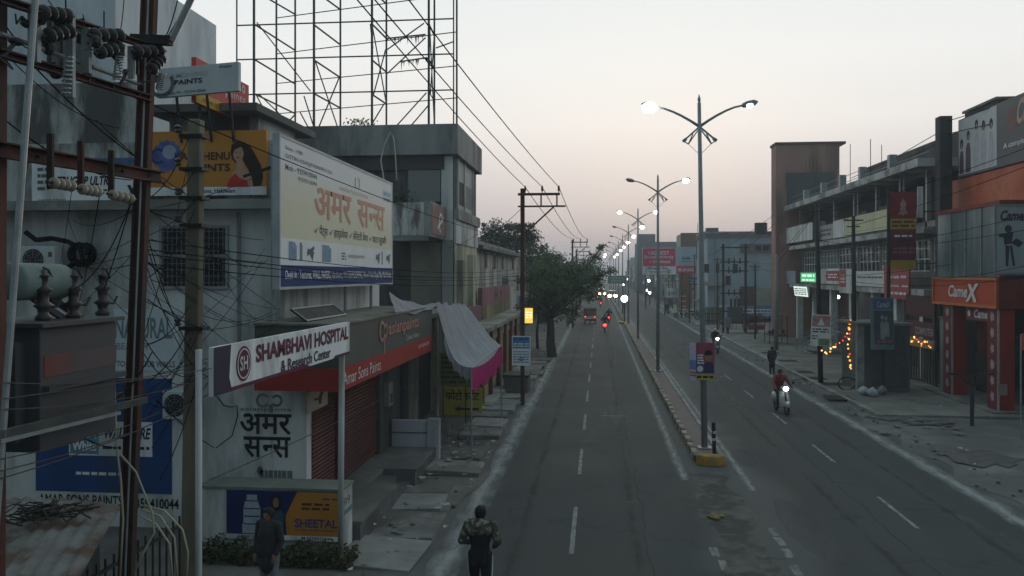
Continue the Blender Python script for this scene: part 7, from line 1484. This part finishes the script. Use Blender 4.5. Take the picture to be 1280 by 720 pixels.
def fingers(b, wr, dirn, side, curl=.5):
    d = Vector(dirn).normalized(); s = d.cross(Vector((0, 0, 1))); s = s.normalized() if s.length > .1 else Vector((1, 0, 0)); n = s.cross(d)
    palm = wr + d * .05; b.sphere(palm, (.042, .042, .042), 8, 6); limb(b, [wr, palm, palm + d * .035], [.028, .04, .036], 8)
    for k, l in enumerate((.062, .075, .07, .052)):
        base = palm + d * .04 + s * (.03 - .02 * k) * side; m1 = base + d * l * .55; tip = m1 + (d * (1 - curl) - n * curl).normalized() * l * .5; limb(b, [base, m1, tip], [.0105, .0095, .008], 6)
    tb = palm + s * .038 * side; limb(b, [palm + s * .02 * side, tb + d * .02, tb + d * .055 - n * .012], [.014, .012, .009], 6)
STAND = dict(pel=(0, 0, .93), chest=(0, .01, 1.26), neck=(0, .01, 1.45), head=(0, .03, 1.585), sh=(.185, 1.405), L=[(-.235, -.02, 1.13), (-.24, .06, .90)], Rr=[(.235, -.02, 1.13), (.24, .06, .90)], hl=[(-.095, 0, .90), (-.10, .02, .50), (-.105, -.02, .085)], hr=[(.095, 0, .90), (.10, .02, .50), (.105, -.02, .085)])
def person(label, loc, rz, J, top, bottom, vox=.014, hair=m_hair, group=None, sc_=1., camo=None, long_top=0., scarf=None, stripe=False, shoe=m_black, helmet=None):
    t = thing('person', label, 'person', (0, 0, 0), group); S = V
    pel, ch, nk, hd_ = S(J['pel']), S(J['chest']), S(J['neck']), S(J['head']); w, sz = J['sh']; dyn = ch.y + .0
    sl, sr_ = V(-w, nk.y - .0, nk.z - .045), V(w, nk.y, nk.z - .045); Ll, Rr = [V(p) for p in J['L']], [V(p) for p in J['Rr']]; hl, hr = [V(p) for p in J['hl']], [V(p) for p in J['hr']]
    b = B(); limb(b, [pel, pel.lerp(ch, .5), ch, nk - (nk - ch) * .3], [.125, .12, .14, .10]); limb(b, [nk - V(0, 0, .06), nk + (hd_ - nk) * .45], [.055, .05])
    b.sphere(hd_ + V(0, 0, .0), (.080, .098, .105), 14, 10); b.sphere(hd_ + V(0, .045, -.065), (.05, .05, .05), 10, 8)            # skull and jaw
    limb(b, [hd_ + V(0, .09, .01), hd_ + V(0, .112, -.02)], [.012, .017], 6); b.sphere(hd_ + V(-.078, 0, -.005), (.012, .022, .032), 8, 6); b.sphere(hd_ + V(.078, 0, -.005), (.012, .022, .032), 8, 6)
    for s0, arm in ((sl, Ll), (sr_, Rr)): limb(b, [s0, arm[0], arm[1]], [.052, .042, .028])
    for leg in (hl, hr):
        limb(b, leg, [.085, .056, .038]); f0 = leg[2]; limb(b, [f0 - V(0, .03, .03), f0 + V(0, .14, -.055)], [.04, .03])
    for arm, sd_ in ((Ll, 1), (Rr, -1)):
        d = (arm[1] - arm[0]); fingers(b, arm[1], d, sd_, .55)
    solid(b, min(vox, .011) if vox < .02 else vox, 'body', m_skin, t, 2)
    for s_ in (-1, 1): B().sphere(hd_ + V(s_ * .03, .087, .015), (.012, .008, .007), 8, 6).build('eye', m_black, t)
    B().sphere(hd_ + V(0, .083, -.058), (.022, .01, .006), 8, 6).build('mouth', M('lip', (.13, .05, .04), .6), t)
    if helmet: b = B(); b.sphere(hd_ + V(0, .0, .03), (.125, .14, .135), 14, 10); b.build('helmet', helmet, t, smooth=True)
    else:
        b = B(); b.sphere(hd_ + V(0, -.016, .02), (.097, .104, .112), 16, 12); b.sphere(hd_ + V(0, -.05, -.03), (.082, .06, .06), 10, 8); b.sphere(hd_ + V(.03, .03, .075), (.05, .06, .05), 10, 8); solid(b, max(vox, .012), 'hair', hair, t, 1)
    b = B(); tb = pel - V(0, 0, .06 + long_top)
    limb(b, [tb, pel, pel.lerp(ch, .5), ch, nk - (nk - ch) * .28], [.165 + long_top * .1, .16, .15, .165, .12])
    b.sphere(ch + V(-.09, 0, -.02), (.10, .115, .17)); b.sphere(ch + V(.09, 0, -.02), (.10, .115, .17)); b.sphere(pel + V(-.06, 0, 0), (.11, .12, .12)); b.sphere(pel + V(.06, 0, 0), (.11, .12, .12))
    limb(b, [sl, nk - V(0, 0, .035), sr_], [.07, .075, .07])
    for s0, arm in ((sl, Ll), (sr_, Rr)): limb(b, [s0, s0.lerp(arm[0], .5), arm[0], arm[0].lerp(arm[1], .92)], [.078, .07, .06, .046])
    solid(b, vox, 'jacket', top, t)
    b = B()
    for leg in (hl, hr): limb(b, [leg[0] + V(0, 0, .03), leg[0].lerp(leg[1], .5), leg[1], leg[1].lerp(leg[2], .5), leg[2] + V(0, 0, .0)], [.105, .095, .075, .066, .06])
    b.sphere(pel - V(0, 0, .02), (.16, .12, .10)); solid(b, vox, 'trousers', bottom, t)
    if stripe:
        q = B()
        for leg, s_ in ((hl, -1), (hr, 1)): q.tube([p + V(s_ * (r_ + .003), 0, 0) for p, r_ in ((leg[0] + V(0, 0, .02), .10), (leg[0].lerp(leg[1], .5), .092), (leg[1], .073), (leg[1].lerp(leg[2], .5), .064), (leg[2], .058))], .014, 6)
        q.build('side_stripe', m_white, t)
    b = B()
    for leg in (hl, hr): f0 = leg[2]; limb(b, [f0 - V(0, .04, .035), f0 + V(0, .05, -.04), f0 + V(0, .16, -.05)], [.05, .048, .038])
    solid(b, max(vox, .014), 'shoes', shoe, t, 2)
    if scarf: scarf(t, ch, nk, pel)
    t.location = loc; t.rotation_euler = (0, 0, rz); t.scale = (sc_,) * 3; return t
m_camo = M('camouflage', (.05, .052, .042), .85, .3, 9, col2=(.24, .22, .165), amt2=.32, s2=12, thr=.03)
m_jkt = M('jacket_black', (.012, .014, .02), .8, .3, 8); m_trk = M('track_black', (.014, .015, .018), .8, .2, 8); m_jean = M('faded_denim', (.14, .17, .20), .85, .3, 8); m_cloak = M('dark_wool', (.028, .03, .034), .9, .3, 8)
Jc = dict(STAND); Jc.update(L=[(-.29, -.05, 1.16), (-.20, .20, 1.06)], Rr=[(.29, -.05, 1.16), (.22, .19, 1.02)], hl=[(-.095, 0, .90), (-.105, .10, .51), (-.11, .06, .09)], hr=[(.095, 0, .90), (.105, -.02, .50), (.11, -.14, .10)], head=(.0, .05, 1.575))
p1 = person('man walking away in a black jacket with camouflage shoulders and striped trousers', (-1.88, 13.3, .0), 0, Jc, m_jkt, m_trk, .012, stripe=True)
# camouflage yoke and sleeves over the black jacket
b = B(); nk = V(Jc['neck']); w = Jc['sh'][0]; sl, sr_ = V(-w, nk.y, nk.z - .045), V(w, nk.y, nk.z - .045)
limb(b, [sl, nk - V(0, 0, .03), sr_], [.085, .088, .085]); limb(b, [nk - V(0, 0, .02), nk - V(0, .02, .10)], [.11, .155]); b.sphere(nk + V(0, -.055, -.12), (.19, .125, .085)); b.sphere(nk + V(-.09, -.05, -.13), (.10, .125, .09)); b.sphere(nk + V(.09, -.05, -.13), (.10, .125, .09))
for s0, arm in ((sl, Jc['L']), (sr_, Jc['Rr'])): limb(b, [s0, s0.lerp(V(arm[0]), .5), V(arm[0]), V(arm[0]).lerp(V(arm[1]), .8)], [.086, .078, .068, .054])
solid(b, .012, 'camouflage_yoke', m_camo, p1)
Jp = dict(STAND); Jp.update(L=[(-.25, .0, 1.13), (-.20, .10, .93)], Rr=[(.25, .0, 1.13), (.21, .10, .92)])
def shawl(t, ch, nk, pel):
    b = B(); b.sphere(nk - V(0, 0, .04), (.16, .14, .10)); limb(b, [nk - V(0, 0, .1), ch, pel + V(.03, 0, .05)], [.16, .20, .20]); solid(b, .016, 'shawl', m_cloak, t)
p2 = person('person in a long dark coat standing before the orange banner', (-5.33, 13.2, .02), math.pi - .25, Jp, m_cloak, m_jean, .014, long_top=.14, sc_=.93, scarf=shawl)
p3 = person('small figure in dark shawl walking at the road edge near the scooter', gnd(965, 468, .0) - V(0, 0, 0), .15, Jp, m_cloak, m_trk, .02, long_top=.3, sc_=.88, scarf=shawl)
JW = dict(STAND); JW.update(hl=[(-.09, 0, .9), (-.1, .16, .51), (-.1, .18, .08)], hr=[(.09, 0, .9), (.1, -.06, .5), (.1, -.3, .12)])
def far_person(px, py, label, rz, top):
    return person(label, gnd(px, py, 0), rz, JW, top, m_trk, .035)
far_person(737, 381, 'tiny figure walking along the left edge beyond the red autorickshaw', 0, m_cloak); far_person(725, 385, 'tiny dark figure standing under the tree near the kerb', .3, m_jkt)
far_person(833, 393, 'dark figure at the right kerb below the tall red and white hoarding', math.pi, m_cloak); far_person(839, 386, 'second dark figure farther up the right kerb under the hoardings', 0, m_jkt)

# ------------------------------------------------------------------ two wheelers
def wheel(t, y, r, w):
    wt = B(); n = 20
    vs = []; fs = []
    for i in range(n):
        a = 2 * math.pi * i / n
        for k in range(8):
            c = 2 * math.pi * k / 8; rr_ = r - w * .5 + w * .5 * math.cos(c); vs.append((w * .5 * math.sin(c), y + rr_ * math.cos(a), r + rr_ * math.sin(a)))
    for i in range(n):
        for k in range(8): fs.append((i * 8 + k, ((i + 1) % n) * 8 + k, ((i + 1) % n) * 8 + (k + 1) % 8, i * 8 + (k + 1) % 8))
    wo = wt.add(vs, fs).build('wheel', m_rubber, t, smooth=True)
    B().lathe([(r - w, -.02), (r - w, .02), (.06, .035), (.03, .05)], (0, y, r), (1, 0, 0), 14).build('rim', m_galv, wo); return wo
def mat_paint(n, c): return M(n, c, .35, .08, 4, spec=.5)
def scooter(label, body, lit):
    t = thing('scooter', label, 'scooter', (0, 0, 0), 'two wheelers on the road'); wheel(t, .62, .25, .11); wheel(t, -.60, .25, .11)
    q = B(); q.grid(lambda u, v: ((u - .5) * (.44 - .14 * abs(v - .4)) , .42 + .10 * (1 - (2 * u - 1) ** 2) - .10 * v, .30 + .62 * v), 10, 8); q.grid(lambda u, v: ((u - .5) * .42, .37 - .10 * v, .30 + .62 * v), 4, 4); q.build('apron', body, t, smooth=True)
    B().box(-.17, -.30, .27, .17, .38, .33).build('floor_board', m_black, t)
    q = B(); q.sphere((0, -.52, .56), (.20, .42, .22), 14, 8); q.build('rear_body', body, t, smooth=True)
    q = B(); q.sphere((0, -.40, .80), (.16, .42, .07), 12, 6); q.build('seat', m_black, t, smooth=True)
    q = B(); q.sphere((0, .64, .40), (.09, .26, .14), 12, 6); q.build('front_mudguard', body, t, smooth=True)
    B().tube([(0, .62, .25), (0, .50, .62), (0, .40, .98)], [.03, .035, .035], 8).build('steering', m_iron, t)
    q = B(); q.sphere((0, .40, 1.0), (.19, .13, .10), 12, 8); q.build('headset', body, t, smooth=True)
    q = B(); q.tube([(-.34, .30, 1.04), (-.18, .36, 1.02), (.18, .36, 1.02), (.34, .30, 1.04)], .017, 6); q.build('handlebar', m_iron, t)
    for s in (-1, 1): mr = B().sphere((s * .33, .36, 1.22), (.065, .02, .045), 10, 6).build('mirror', m_black, t); B().tube([(s * .26, .34, 1.03), (s * .33, .36, 1.2)], .008, 5).build('mirror_stem', m_iron, mr)
    if lit: B().sphere((0, .52, 1.0), (.10, .06, .08), 12, 8).build('headlight', e_head, t)
    else: B().sphere((0, .50, 1.0), (.09, .05, .06), 10, 6).build('headlight', m_chrome, t)
    B().box(-.08, -.95, .62, .08, -.90, .70).build('tail_light', M('lens_red', (.2, .02, .02), .3), t); B().box(-.1, -.96, .42, .1, -.94, .55).build('number_plate', m_white, t)
    return t
def motorbike(label, body, tail=1.):
    t = thing('motorcycle', label, 'motorcycle', (0, 0, 0), 'two wheelers on the road'); wheel(t, .66, .30, .10); wheel(t, -.62, .30, .11)
    q = B(); q.sphere((0, .14, .86), (.15, .28, .13), 12, 8); q.build('fuel_tank', body, t, smooth=True)
    q = B(); q.sphere((0, -.36, .83), (.13, .40, .06), 12, 6); q.build('seat', m_black, t, smooth=True); q = B(); q.sphere((0, .02, .48), (.16, .22, .19), 10, 6); q.build('engine', m_iron, t)
    q = B(); q.bar((0, .38, .9), (0, -.2, .4), .05); q.bar((0, .3, .85), (0, -.7, .78), .05); q.build('frame', m_iron, t)
    for s in (-1, 1): B().tube([(s * .09, .66, .30), (s * .09, .42, .98)], .025, 6).build('fork', m_chrome, t); B().tube([(s * .12, -.62, .3), (s * .12, -.45, .74)], .02, 6).build('shock', m_chrome, t)
    q = B(); q.tube([(-.36, .30, 1.06), (-.12, .40, 1.04), (.12, .40, 1.04), (.36, .30, 1.06)], .016, 6); q.build('handlebar', m_iron, t)
    B().sphere((0, .52, .96), (.11, .09, .10), 10, 8).build('headlight', m_chrome, t); q = B(); q.sphere((0, -.62, .62), (.09, .34, .06), 10, 6); q.build('rear_mudguard', body, t, smooth=True)
    B().sphere((0, -.90, .74), (.09 * tail, .05, .06 * tail), 10, 6).build('tail_light', e_tail, t); B().box(-.1, -.95, .48, .1, -.93, .62).build('number_plate', m_white, t); B().tube([(.14, .1, .32), (.16, -.6, .36)], .04, 8).build('exhaust', m_chrome, t)
    for s in (-1, 1): B().sphere((s * .36, .34, 1.22), (.06, .02, .045), 8, 6).build('mirror', m_black, t)
    return t
RIDE = dict(pel=(0, -.32, .92), chest=(0, -.22, 1.25), neck=(0, -.17, 1.43), head=(0, -.12, 1.565), sh=(.185, 1.4), L=[(-.30, .0, 1.14), (-.32, .24, 1.05)], Rr=[(.30, .0, 1.14), (.32, .24, 1.05)], hl=[(-.10, -.28, .88), (-.17, .10, .80), (-.15, .08, .38)], hr=[(.10, -.28, .88), (.17, .10, .80), (.15, .08, .38)])
m_rj = M('jacket_red', (.20, .022, .02), .75, .3, 6); m_mar = M('jacket_maroon', (.07, .015, .02), .8, .3, 6)
s1p = gnd(981, 519); sc1 = scooter('silver scooter coming with its headlamp lit, rider in red', mat_paint('scooter_silver', (.36, .38, .38)), True); sc1.location = s1p + V(0, .6, 0); sc1.rotation_euler = (0, 0, math.pi + .12)
person('rider in a red jacket on the silver scooter', s1p + V(0, .6, 0), math.pi + .12, RIDE, m_rj, m_trk, .018)
s2p = gnd(896, 442); sc2 = scooter('small blue grey scooter coming behind the lamp poster', mat_paint('scooter_blue', (.10, .13, .17)), True); sc2.location = s2p + V(0, .6, 0); sc2.rotation_euler = (0, 0, math.pi + .1)
person('rider in maroon with a white cap on the blue grey scooter', s2p + V(0, .6, 0), math.pi + .1, RIDE, m_mar, m_trk, .025, hair=m_white)
mb1 = motorbike('motorcycle going away with a glaring red tail lamp', mat_paint('bike_black', (.02, .02, .022)), 1.9); m1p = gnd(756, 416); mb1.location = m1p + V(0, .6, 0)
rd1 = person('rider in black on the motorcycle with the glaring tail lamp', m1p + V(0, .6, 0), 0, RIDE, m_jkt, m_trk, .03)
def small_tail(o):
    for ch in o.children:
        if ch.name.startswith('tail_light'): ch.scale = (.55, 1, .55); ch.location = (0, 0, .33)
for (px, py, lab, lab2) in [(761, 405, 'motorcycle just ahead of the one with the glaring tail lamp', 'dark rider just ahead of the glaring tail lamp'), (751, 384, 'tiny motorcycle ahead of the red autorickshaw', 'tiny rider ahead of the red autorickshaw'), (747, 376, 'far motorcycle smallest on the left carriageway', 'far rider smallest on the left carriageway'), (759, 376, 'far motorcycle close to the yellow headlamps', 'far rider close to the yellow headlamps')]:
    p = gnd(px, py); small_tail(dup(mb1, p + V(0, .5, 0), 0, lab)); dup(rd1, p + V(0, .5, 0), 0, lab2)
for (px, py, rz, lab) in [(713, 408, .5, 'dark motorcycle parked under the tree by the left kerb'), (852, 397, 1.3, 'dark motorcycle parked on the right pavement, farthest of three'), (866, 398, 1.2, 'dark motorcycle parked on the right pavement, in the middle of three'), (879, 400, 1.4, 'dark motorcycle parked on the right pavement by the olive gate')]:
    dup(sc_proto if False else mb1, gnd(px, py, .1 if px > 800 else .03), rz, lab, 'parked motorcycles')
for o in bpy.data.objects:
    if o.get('group') == 'parked motorcycles':
        for ch in list(o.children):
            if ch.name.startswith('tail_light'):
                me2 = ch.data.copy(); me2.materials.clear(); me2.materials.append(M('lens_red', (.2, .02, .02), .3)); ch.data = me2
# autorickshaw seen from behind
def autorick(label, body):
    t = thing('autorickshaw', label, 'autorickshaw', (0, 0, 0)); W = .68
    prof = [(-1.30, .42), (-1.32, .95), (-1.22, 1.28), (-1.10, 1.66), (.55, 1.74), (.85, 1.55), (1.05, .95), (1.32, .80), (1.35, .45), (.9, .35), (-1.1, .35)]
    low = [(-1.30, .38), (-1.33, .92), (-1.1, .98), (.3, .92), (.5, .5), (.9, .52), (1.05, .95), (1.30, .80), (1.35, .45), (.9, .32)]
    B().prism([(-W, y, z) for y, z in low], (2 * W, 0, 0)).build('body', body, t, bevel=.04)
    B().prism([(-W - .02, y, z) for y, z in [(-1.28, 1.50), (-1.1, 1.72), (.5, 1.78), (.88, 1.58), (.84, 1.52), (.5, 1.68), (-1.08, 1.62), (-1.2, 1.46)]], (2 * W + .04, 0, 0)).build('canopy', M('canopy_black', (.03, .03, .03), .8), t)
    for s in (-1, 1):
        B().bar((s * (W - .04), -1.24, .95), (s * (W - .04), -1.20, 1.55), .07).build('pillar', body, t); B().bar((s * (W - .04), .98, .95), (s * (W - .04), .8, 1.58), .05).build('pillar', body, t); B().bar((s * (W - .04), -.2, .9), (s * (W - .04), -.2, 1.68), .05).build('pillar', body, t)
    B().box(-W + .08, -1.25, .98, W - .08, -1.22, 1.52).build('rear_window', M('rear_pane', (.20, .10, .09), .3), t); B().box(-W + .02, -1.36, .60, W - .02, -1.33, .72).build('bumper', m_white, t); B().box(-.3, -1.35, .76, .3, -1.335, .90).build('number_board', m_by, t)
    B().box(-W + .05, -.75, .92, W - .05, -.6, 1.4).build('seat_back', m_black, t); B().box(-W + .05, -1.2, .92, W - .05, -.4, 1.0).build('seat', m_black, t)
    for s in (-1, 1): B().box(s * .5 - .09, -1.37, .76, s * .5 + .09, -1.335, .90).build('tail_light', E('tail_soft', (1, .12, .08), 1.5), t)
    for x, y in ((-.55, -.85), (.55, -.85), (0, .98)):
        q = B(); q.lathe([(.08, -.06), (.21, -.055), (.23, -.03), (.23, .03), (.21, .055), (.08, .06)], (x, y, .23), (1, 0, 0), 16); q.build('wheel', m_rubber, t)
    B().box(-.5, .84, 1.0, .5, .88, 1.5).build('windscreen', m_glassd, t); return t
ar = autorick('red autorickshaw driving away down the left carriageway', mat_paint('auto_red', (.30, .045, .035))); ar.location = gnd(737.5, 405.5) + V(0, 1.3, 0)
ar2 = autorick('dark red autorickshaw parked by the blue house shop', mat_paint('auto_maroon', (.14, .04, .035))); p = gnd(944, 417, .1); ar2.location = p + V(0, 1, 0); ar2.rotation_euler = (0, 0, math.pi + .1)
for ch in ar2.children:
    if ch.name.startswith('tail_light'): ch.data.materials.clear(); ch.data.materials.append(M('lens_dull', (.15, .03, .03), .4))
# jeep with warm headlights, truck with cold ones
def van(label, body, lamp, s):
    t = thing('van', label, 'van', (0, 0, 0)); B().prism([(-.85, y, z) for y, z in [(-2.2, .4), (-2.25, .9), (-1.5, 1.05), (-1.0, 1.85), (2.0, 1.9), (2.1, .4)]], (1.7, 0, 0)).build('body', body, t, bevel=.08)
    B().add([(-.75, -1.50, 1.10), (.75, -1.50, 1.10), (.68, -1.05, 1.78), (-.68, -1.05, 1.78)], [(0, 1, 2, 3)]).build('windscreen', m_glassd, t)
    for x in (-.6, .6): B().sphere((x, -2.27, .75), (.2 * s, .1, .17 * s), 12, 8).build('headlight', lamp, t)
    for x, y in ((-.8, -1.4), (.8, -1.4), (-.8, 1.3), (.8, 1.3)): B().lathe([(.1, -.1), (.3, -.1), (.32, 0), (.3, .1), (.1, .1)], (x, y, .32), (1, 0, 0), 14).build('wheel', m_rubber, t)
    B().box(-.85, -2.32, .42, .85, -2.2, .56).build('bumper', m_black, t); B().box(-.25, -2.335, .58, .25, -2.32, .7).build('number_plate', m_white, t); return t
v1 = van('dark van with glaring warm headlamps far down the road', mat_paint('van_grey', (.05, .055, .06)), e_warm, 2.0); q_ = gnd(764, 368); v1.location = (q_.x - .4, 185, 0)
v2 = van('pale van with small warm lamps beyond the glaring one', mat_paint('van_pale', (.3, .3, .29)), e_warm, 1.2); v2.location = (.9, 205, 0)
# glaring lamp post in the median gap
t = thing('signal_lamp', 'short black post with a glaring white lamp on a yellow kerb block', 'lamp', gnd(780.5, 405)); p = gnd(780.5, 405); B().tube([p, p + V(0, 0, 2.55)], .09, 8).build('post', m_black, t); B().sphere(p + V(0, -.1, 2.75), (.36, .3, .36), 14, 10).build('lamp', E('glare_white', (.88, .96, 1), 16), t); B().box(p.x - .6, p.y - .5, -.02, p.x + .6, p.y + 1.2, .26).build('kerb_block', m_yel, t, bevel=.08); B().sphere(p + V(0, .12, 2.75), (.3, .2, .34), 10, 8).build('casing', m_black, t)
for i, (px, py, Y) in enumerate([(779, 356, 215), (812, 366, 150), (811, 351, 150), (808, 363, 170), (785, 349, 230)]):
    pz = onY(px, py, Y); t = thing('shop_lamp', ['small white lamp near the green gantry sign', 'bright white shop lamp left under the red and white hoarding', 'upper white shop lamp under the red and white hoarding', 'tiny white shop lamp beyond the hoarding posts', 'tiny white lamp above the far road end'][i], 'lamp', pz); B().sphere(pz, (.22, .15, .22), 10, 6).build('lens', e_lamp, t); B().tube([(pz.x + .1, pz.y + .3, 0), (pz.x + .1, pz.y + .3, pz.z + .3)], .06, 5).build('post', m_iron, t)
tag(B().box(3.2, 23.0, 0, 3.5, 23.3, .01).build('rag', M('rag_brown', (.2, .15, .08), .9)), 'small brown rag lying on the road', 'rag') if False else None
p = gnd(895, 648); b = B(); r = random.Random(4)
for k in range(9): c0 = p + V(r.uniform(-.15, .15), r.uniform(-.12, .12), .04); b.sphere(c0, (r.uniform(.05, .1), r.uniform(.05, .1), r.uniform(.03, .06)), 7, 5)
tag(b.build('rag_heap', M('rag_ochre', (.22, .16, .07), .9, .5, 12)), 'small ochre heap of rags lying in the median gap', 'rag')

# ------------------------------------------------------------------ trees
def tree(label, base, h0, blobs, nleaf, ls, col, trunk=(.22, .12), group=None, seed=1, lean=(0, 0)):
    r = random.Random(seed); t = thing('tree', label, 'tree', base, group); base = Vector(base)
    fork = base + V(lean[0], lean[1], h0); b = B(); b.tube([base - V(0, 0, .1), base.lerp(fork, .35) + V(r.uniform(-.1, .1), 0, 0), base.lerp(fork, .7) + V(r.uniform(-.12, .12), 0, 0), fork], [trunk[0] * 1.2, trunk[0], trunk[0] * .85, trunk[0] * .7], 9)
    for c, rad in blobs:
        c = Vector(c); m = fork.lerp(c, .5) + V(r.uniform(-.3, .3), r.uniform(-.3, .3), r.uniform(-.2, .3)); b.tube([fork - V(0, 0, .15), m, c], [trunk[1] * min(1, rad[0]), trunk[1] * .5 * min(1, rad[0]), .015], 6)
        for k in range(5): d = V(r.gauss(0, 1), r.gauss(0, 1), r.gauss(0, .7)).normalized(); b.tube([m.lerp(c, r.random()), c + V(d.x * rad[0], d.y * rad[1], d.z * rad[2]) * .8], [.03, .008], 4)
    b.build('trunk', M('bark', (.06, .05, .042), .95, .4, 4, streak=1, bump=.4), t)
    vs = []; fs = []; tot = sum(a[1][0] * a[1][1] * a[1][2] for a in blobs)
    for c, rad in blobs:
        c = Vector(c); n = int(nleaf * rad[0] * rad[1] * rad[2] / tot); ncl = max(6, n // 26)
        for k in range(ncl):
            d = V(r.gauss(0, 1), r.gauss(0, 1), r.gauss(0, 1)).normalized() * (r.random() ** .45) * r.uniform(.85, 1.12)
            cc = c + V(d.x * rad[0], d.y * rad[1], d.z * rad[2]); cs = r.uniform(.15, .34) * min(1, rad[0])
            for j in range(26):
                p = cc + V(r.gauss(0, cs), r.gauss(0, cs), r.gauss(0, cs * .55) - .1); a = V(r.gauss(0, 1), r.gauss(0, 1), r.gauss(-.4, .6)).normalized(); e = a.orthogonal().normalized(); s = ls * r.uniform(.6, 1.4)
                i0 = len(vs); vs += [p, p + a * s * .5 + e * s * .26, p + a * s, p + a * s * .5 - e * s * .26]; fs.append((i0, i0 + 1, i0 + 2, i0 + 3))
    B().add(vs, fs).build('crown', col, t); return t
lf1 = M('leaf_dark', (.044, .085, .03), .6, .5, 1.2, col2=(.075, .125, .042), amt2=.4, s2=.9, fine=9); lf2 = M('leaf_deep', (.022, .038, .02), .7, .5, 1.5, fine=9); lf3 = M('leaf_hazy', (.045, .07, .04), .7, .5, 1, fine=9)
Yt = 56.0; bp = lambda x, y, Y=Yt, r=(1.2, 1.2, .8): (onY(x, y, Y), r)
tree('big leafy tree overhanging the left carriageway', gnd(690, 446), 2.6, [bp(676, 335, 55, (1.0, 1.2, .8)), bp(700, 345, 56, (1.6, 1.5, 1.2)), bp(722, 335, 57, (1.4, 1.4, .9)), bp(740, 328, 56, (.9, 1.0, .6)), bp(752, 340, 55, (.75, .9, .45)), bp(728, 358, 55.5, (1.3, 1.3, .9)), bp(700, 372, 55, (1.4, 1.4, 1.0)), bp(676, 362, 56, (1.2, 1.2, 1.0)), bp(745, 318, 57, (.5, .5, .3)), bp(712, 388, 56, (.9, 1, .7)), bp(662, 345, 57, (.9, 1, .9)), bp(752, 306, 57, (.42, .4, .22)), bp(660, 310, 58, (.5, .6, .8)), bp(690, 360, 54.5, (1.3, 1.2, 1.0)), bp(668, 378, 56, (1.0, 1.1, .8)), bp(764, 336, 55, (.55, .6, .35)), bp(738, 346, 55, (1.0, 1.1, .8)), bp(684, 395, 57, (.8, .9, .6)), bp(690, 322, 57, (1.2, 1.2, .6))], 17000, .155, lf1, (.30, .15), seed=3, lean=(-.15, .1))
tree('dark rounded tree standing behind the long white building', (-7.5, 78, 0), 4, [bp(622, 292, 78, (1.8, 2, 1.5)), bp(640, 296, 78, (1.5, 1.8, 1.6)), bp(655, 300, 79, (1.3, 1.5, 1.3)), bp(612, 300, 78, (1.1, 1.2, 1.0)), bp(636, 310, 78, (2.2, 2, 1.2)), bp(650, 285, 79, (.8, .9, .9)), bp(668, 325, 78, (1.6, 1.8, 1.8))], 8000, .26, lf2, seed=5)
tree('small feathery tree with a bare stem beside the rusty pole', gnd(672, 436), 3.5, [bp(660, 282, 62, (.8, .8, .6)), bp(665, 295, 62, (.7, .7, .6)), bp(655, 300, 62, (.6, .7, .7))], 900, .2, lf2, (.1, .05), seed=8)
r = random.Random(17)
for i in range(7):
    y = 95 + i * 17; x = -4.6 - r.uniform(0, 2.5); h = r.uniform(4.5, 7)
    tree('hazy green roadside tree in the left row beyond the big leafy tree', (x, y, 0), 2.2, [((x + r.uniform(-1, 1), y + r.uniform(-1, 1), h - 1.2 + r.uniform(-.8, .8)), (1.5, 1.5, 1.1)) for _ in range(4)], 1300, .34, lf3, (.16, .08), 'left row of far trees', 30 + i)
y = 70.0; i = 0; r = random.Random(5)
while y < 330:
    d = r.uniform(9, 14); h = r.uniform(5, 7.8)
    far_house(-17, -6.2 - r.uniform(0, 1.2), y, y + d - .3, h, (i * 5 + 2) % 8, '%s flat roofed house in the hazy far row %s' % (adj[(i * 5 + 2) % 8], ['hidden behind the big leafy tree', 'left of the far trees', 'at the left road end'][min(i // 5, 2)]), -1, sign=(i % 2 == 0)); y += d; i += 1
# ------------------------------------------------------------------ haze
hz = B().box(-620, -45, -1.2, 620, 1010, 21).build('haze', None); stuff(hz)
hm = bpy.data.materials.new('haze_air'); hm.use_nodes = True; nt = hm.node_tree; nt.nodes.clear(); o_ = nt.nodes.new('ShaderNodeOutputMaterial'); pv_ = nt.nodes.new('ShaderNodeVolumePrincipled'); nt.links.new(pv_.outputs[0], o_.inputs['Volume'])
pv_.inputs['Color'].default_value = (.84, .89, .95, 1); pv_.inputs['Density'].default_value = .0012; pv_.inputs['Anisotropy'].default_value = .2
hz.data.materials.append(hm)
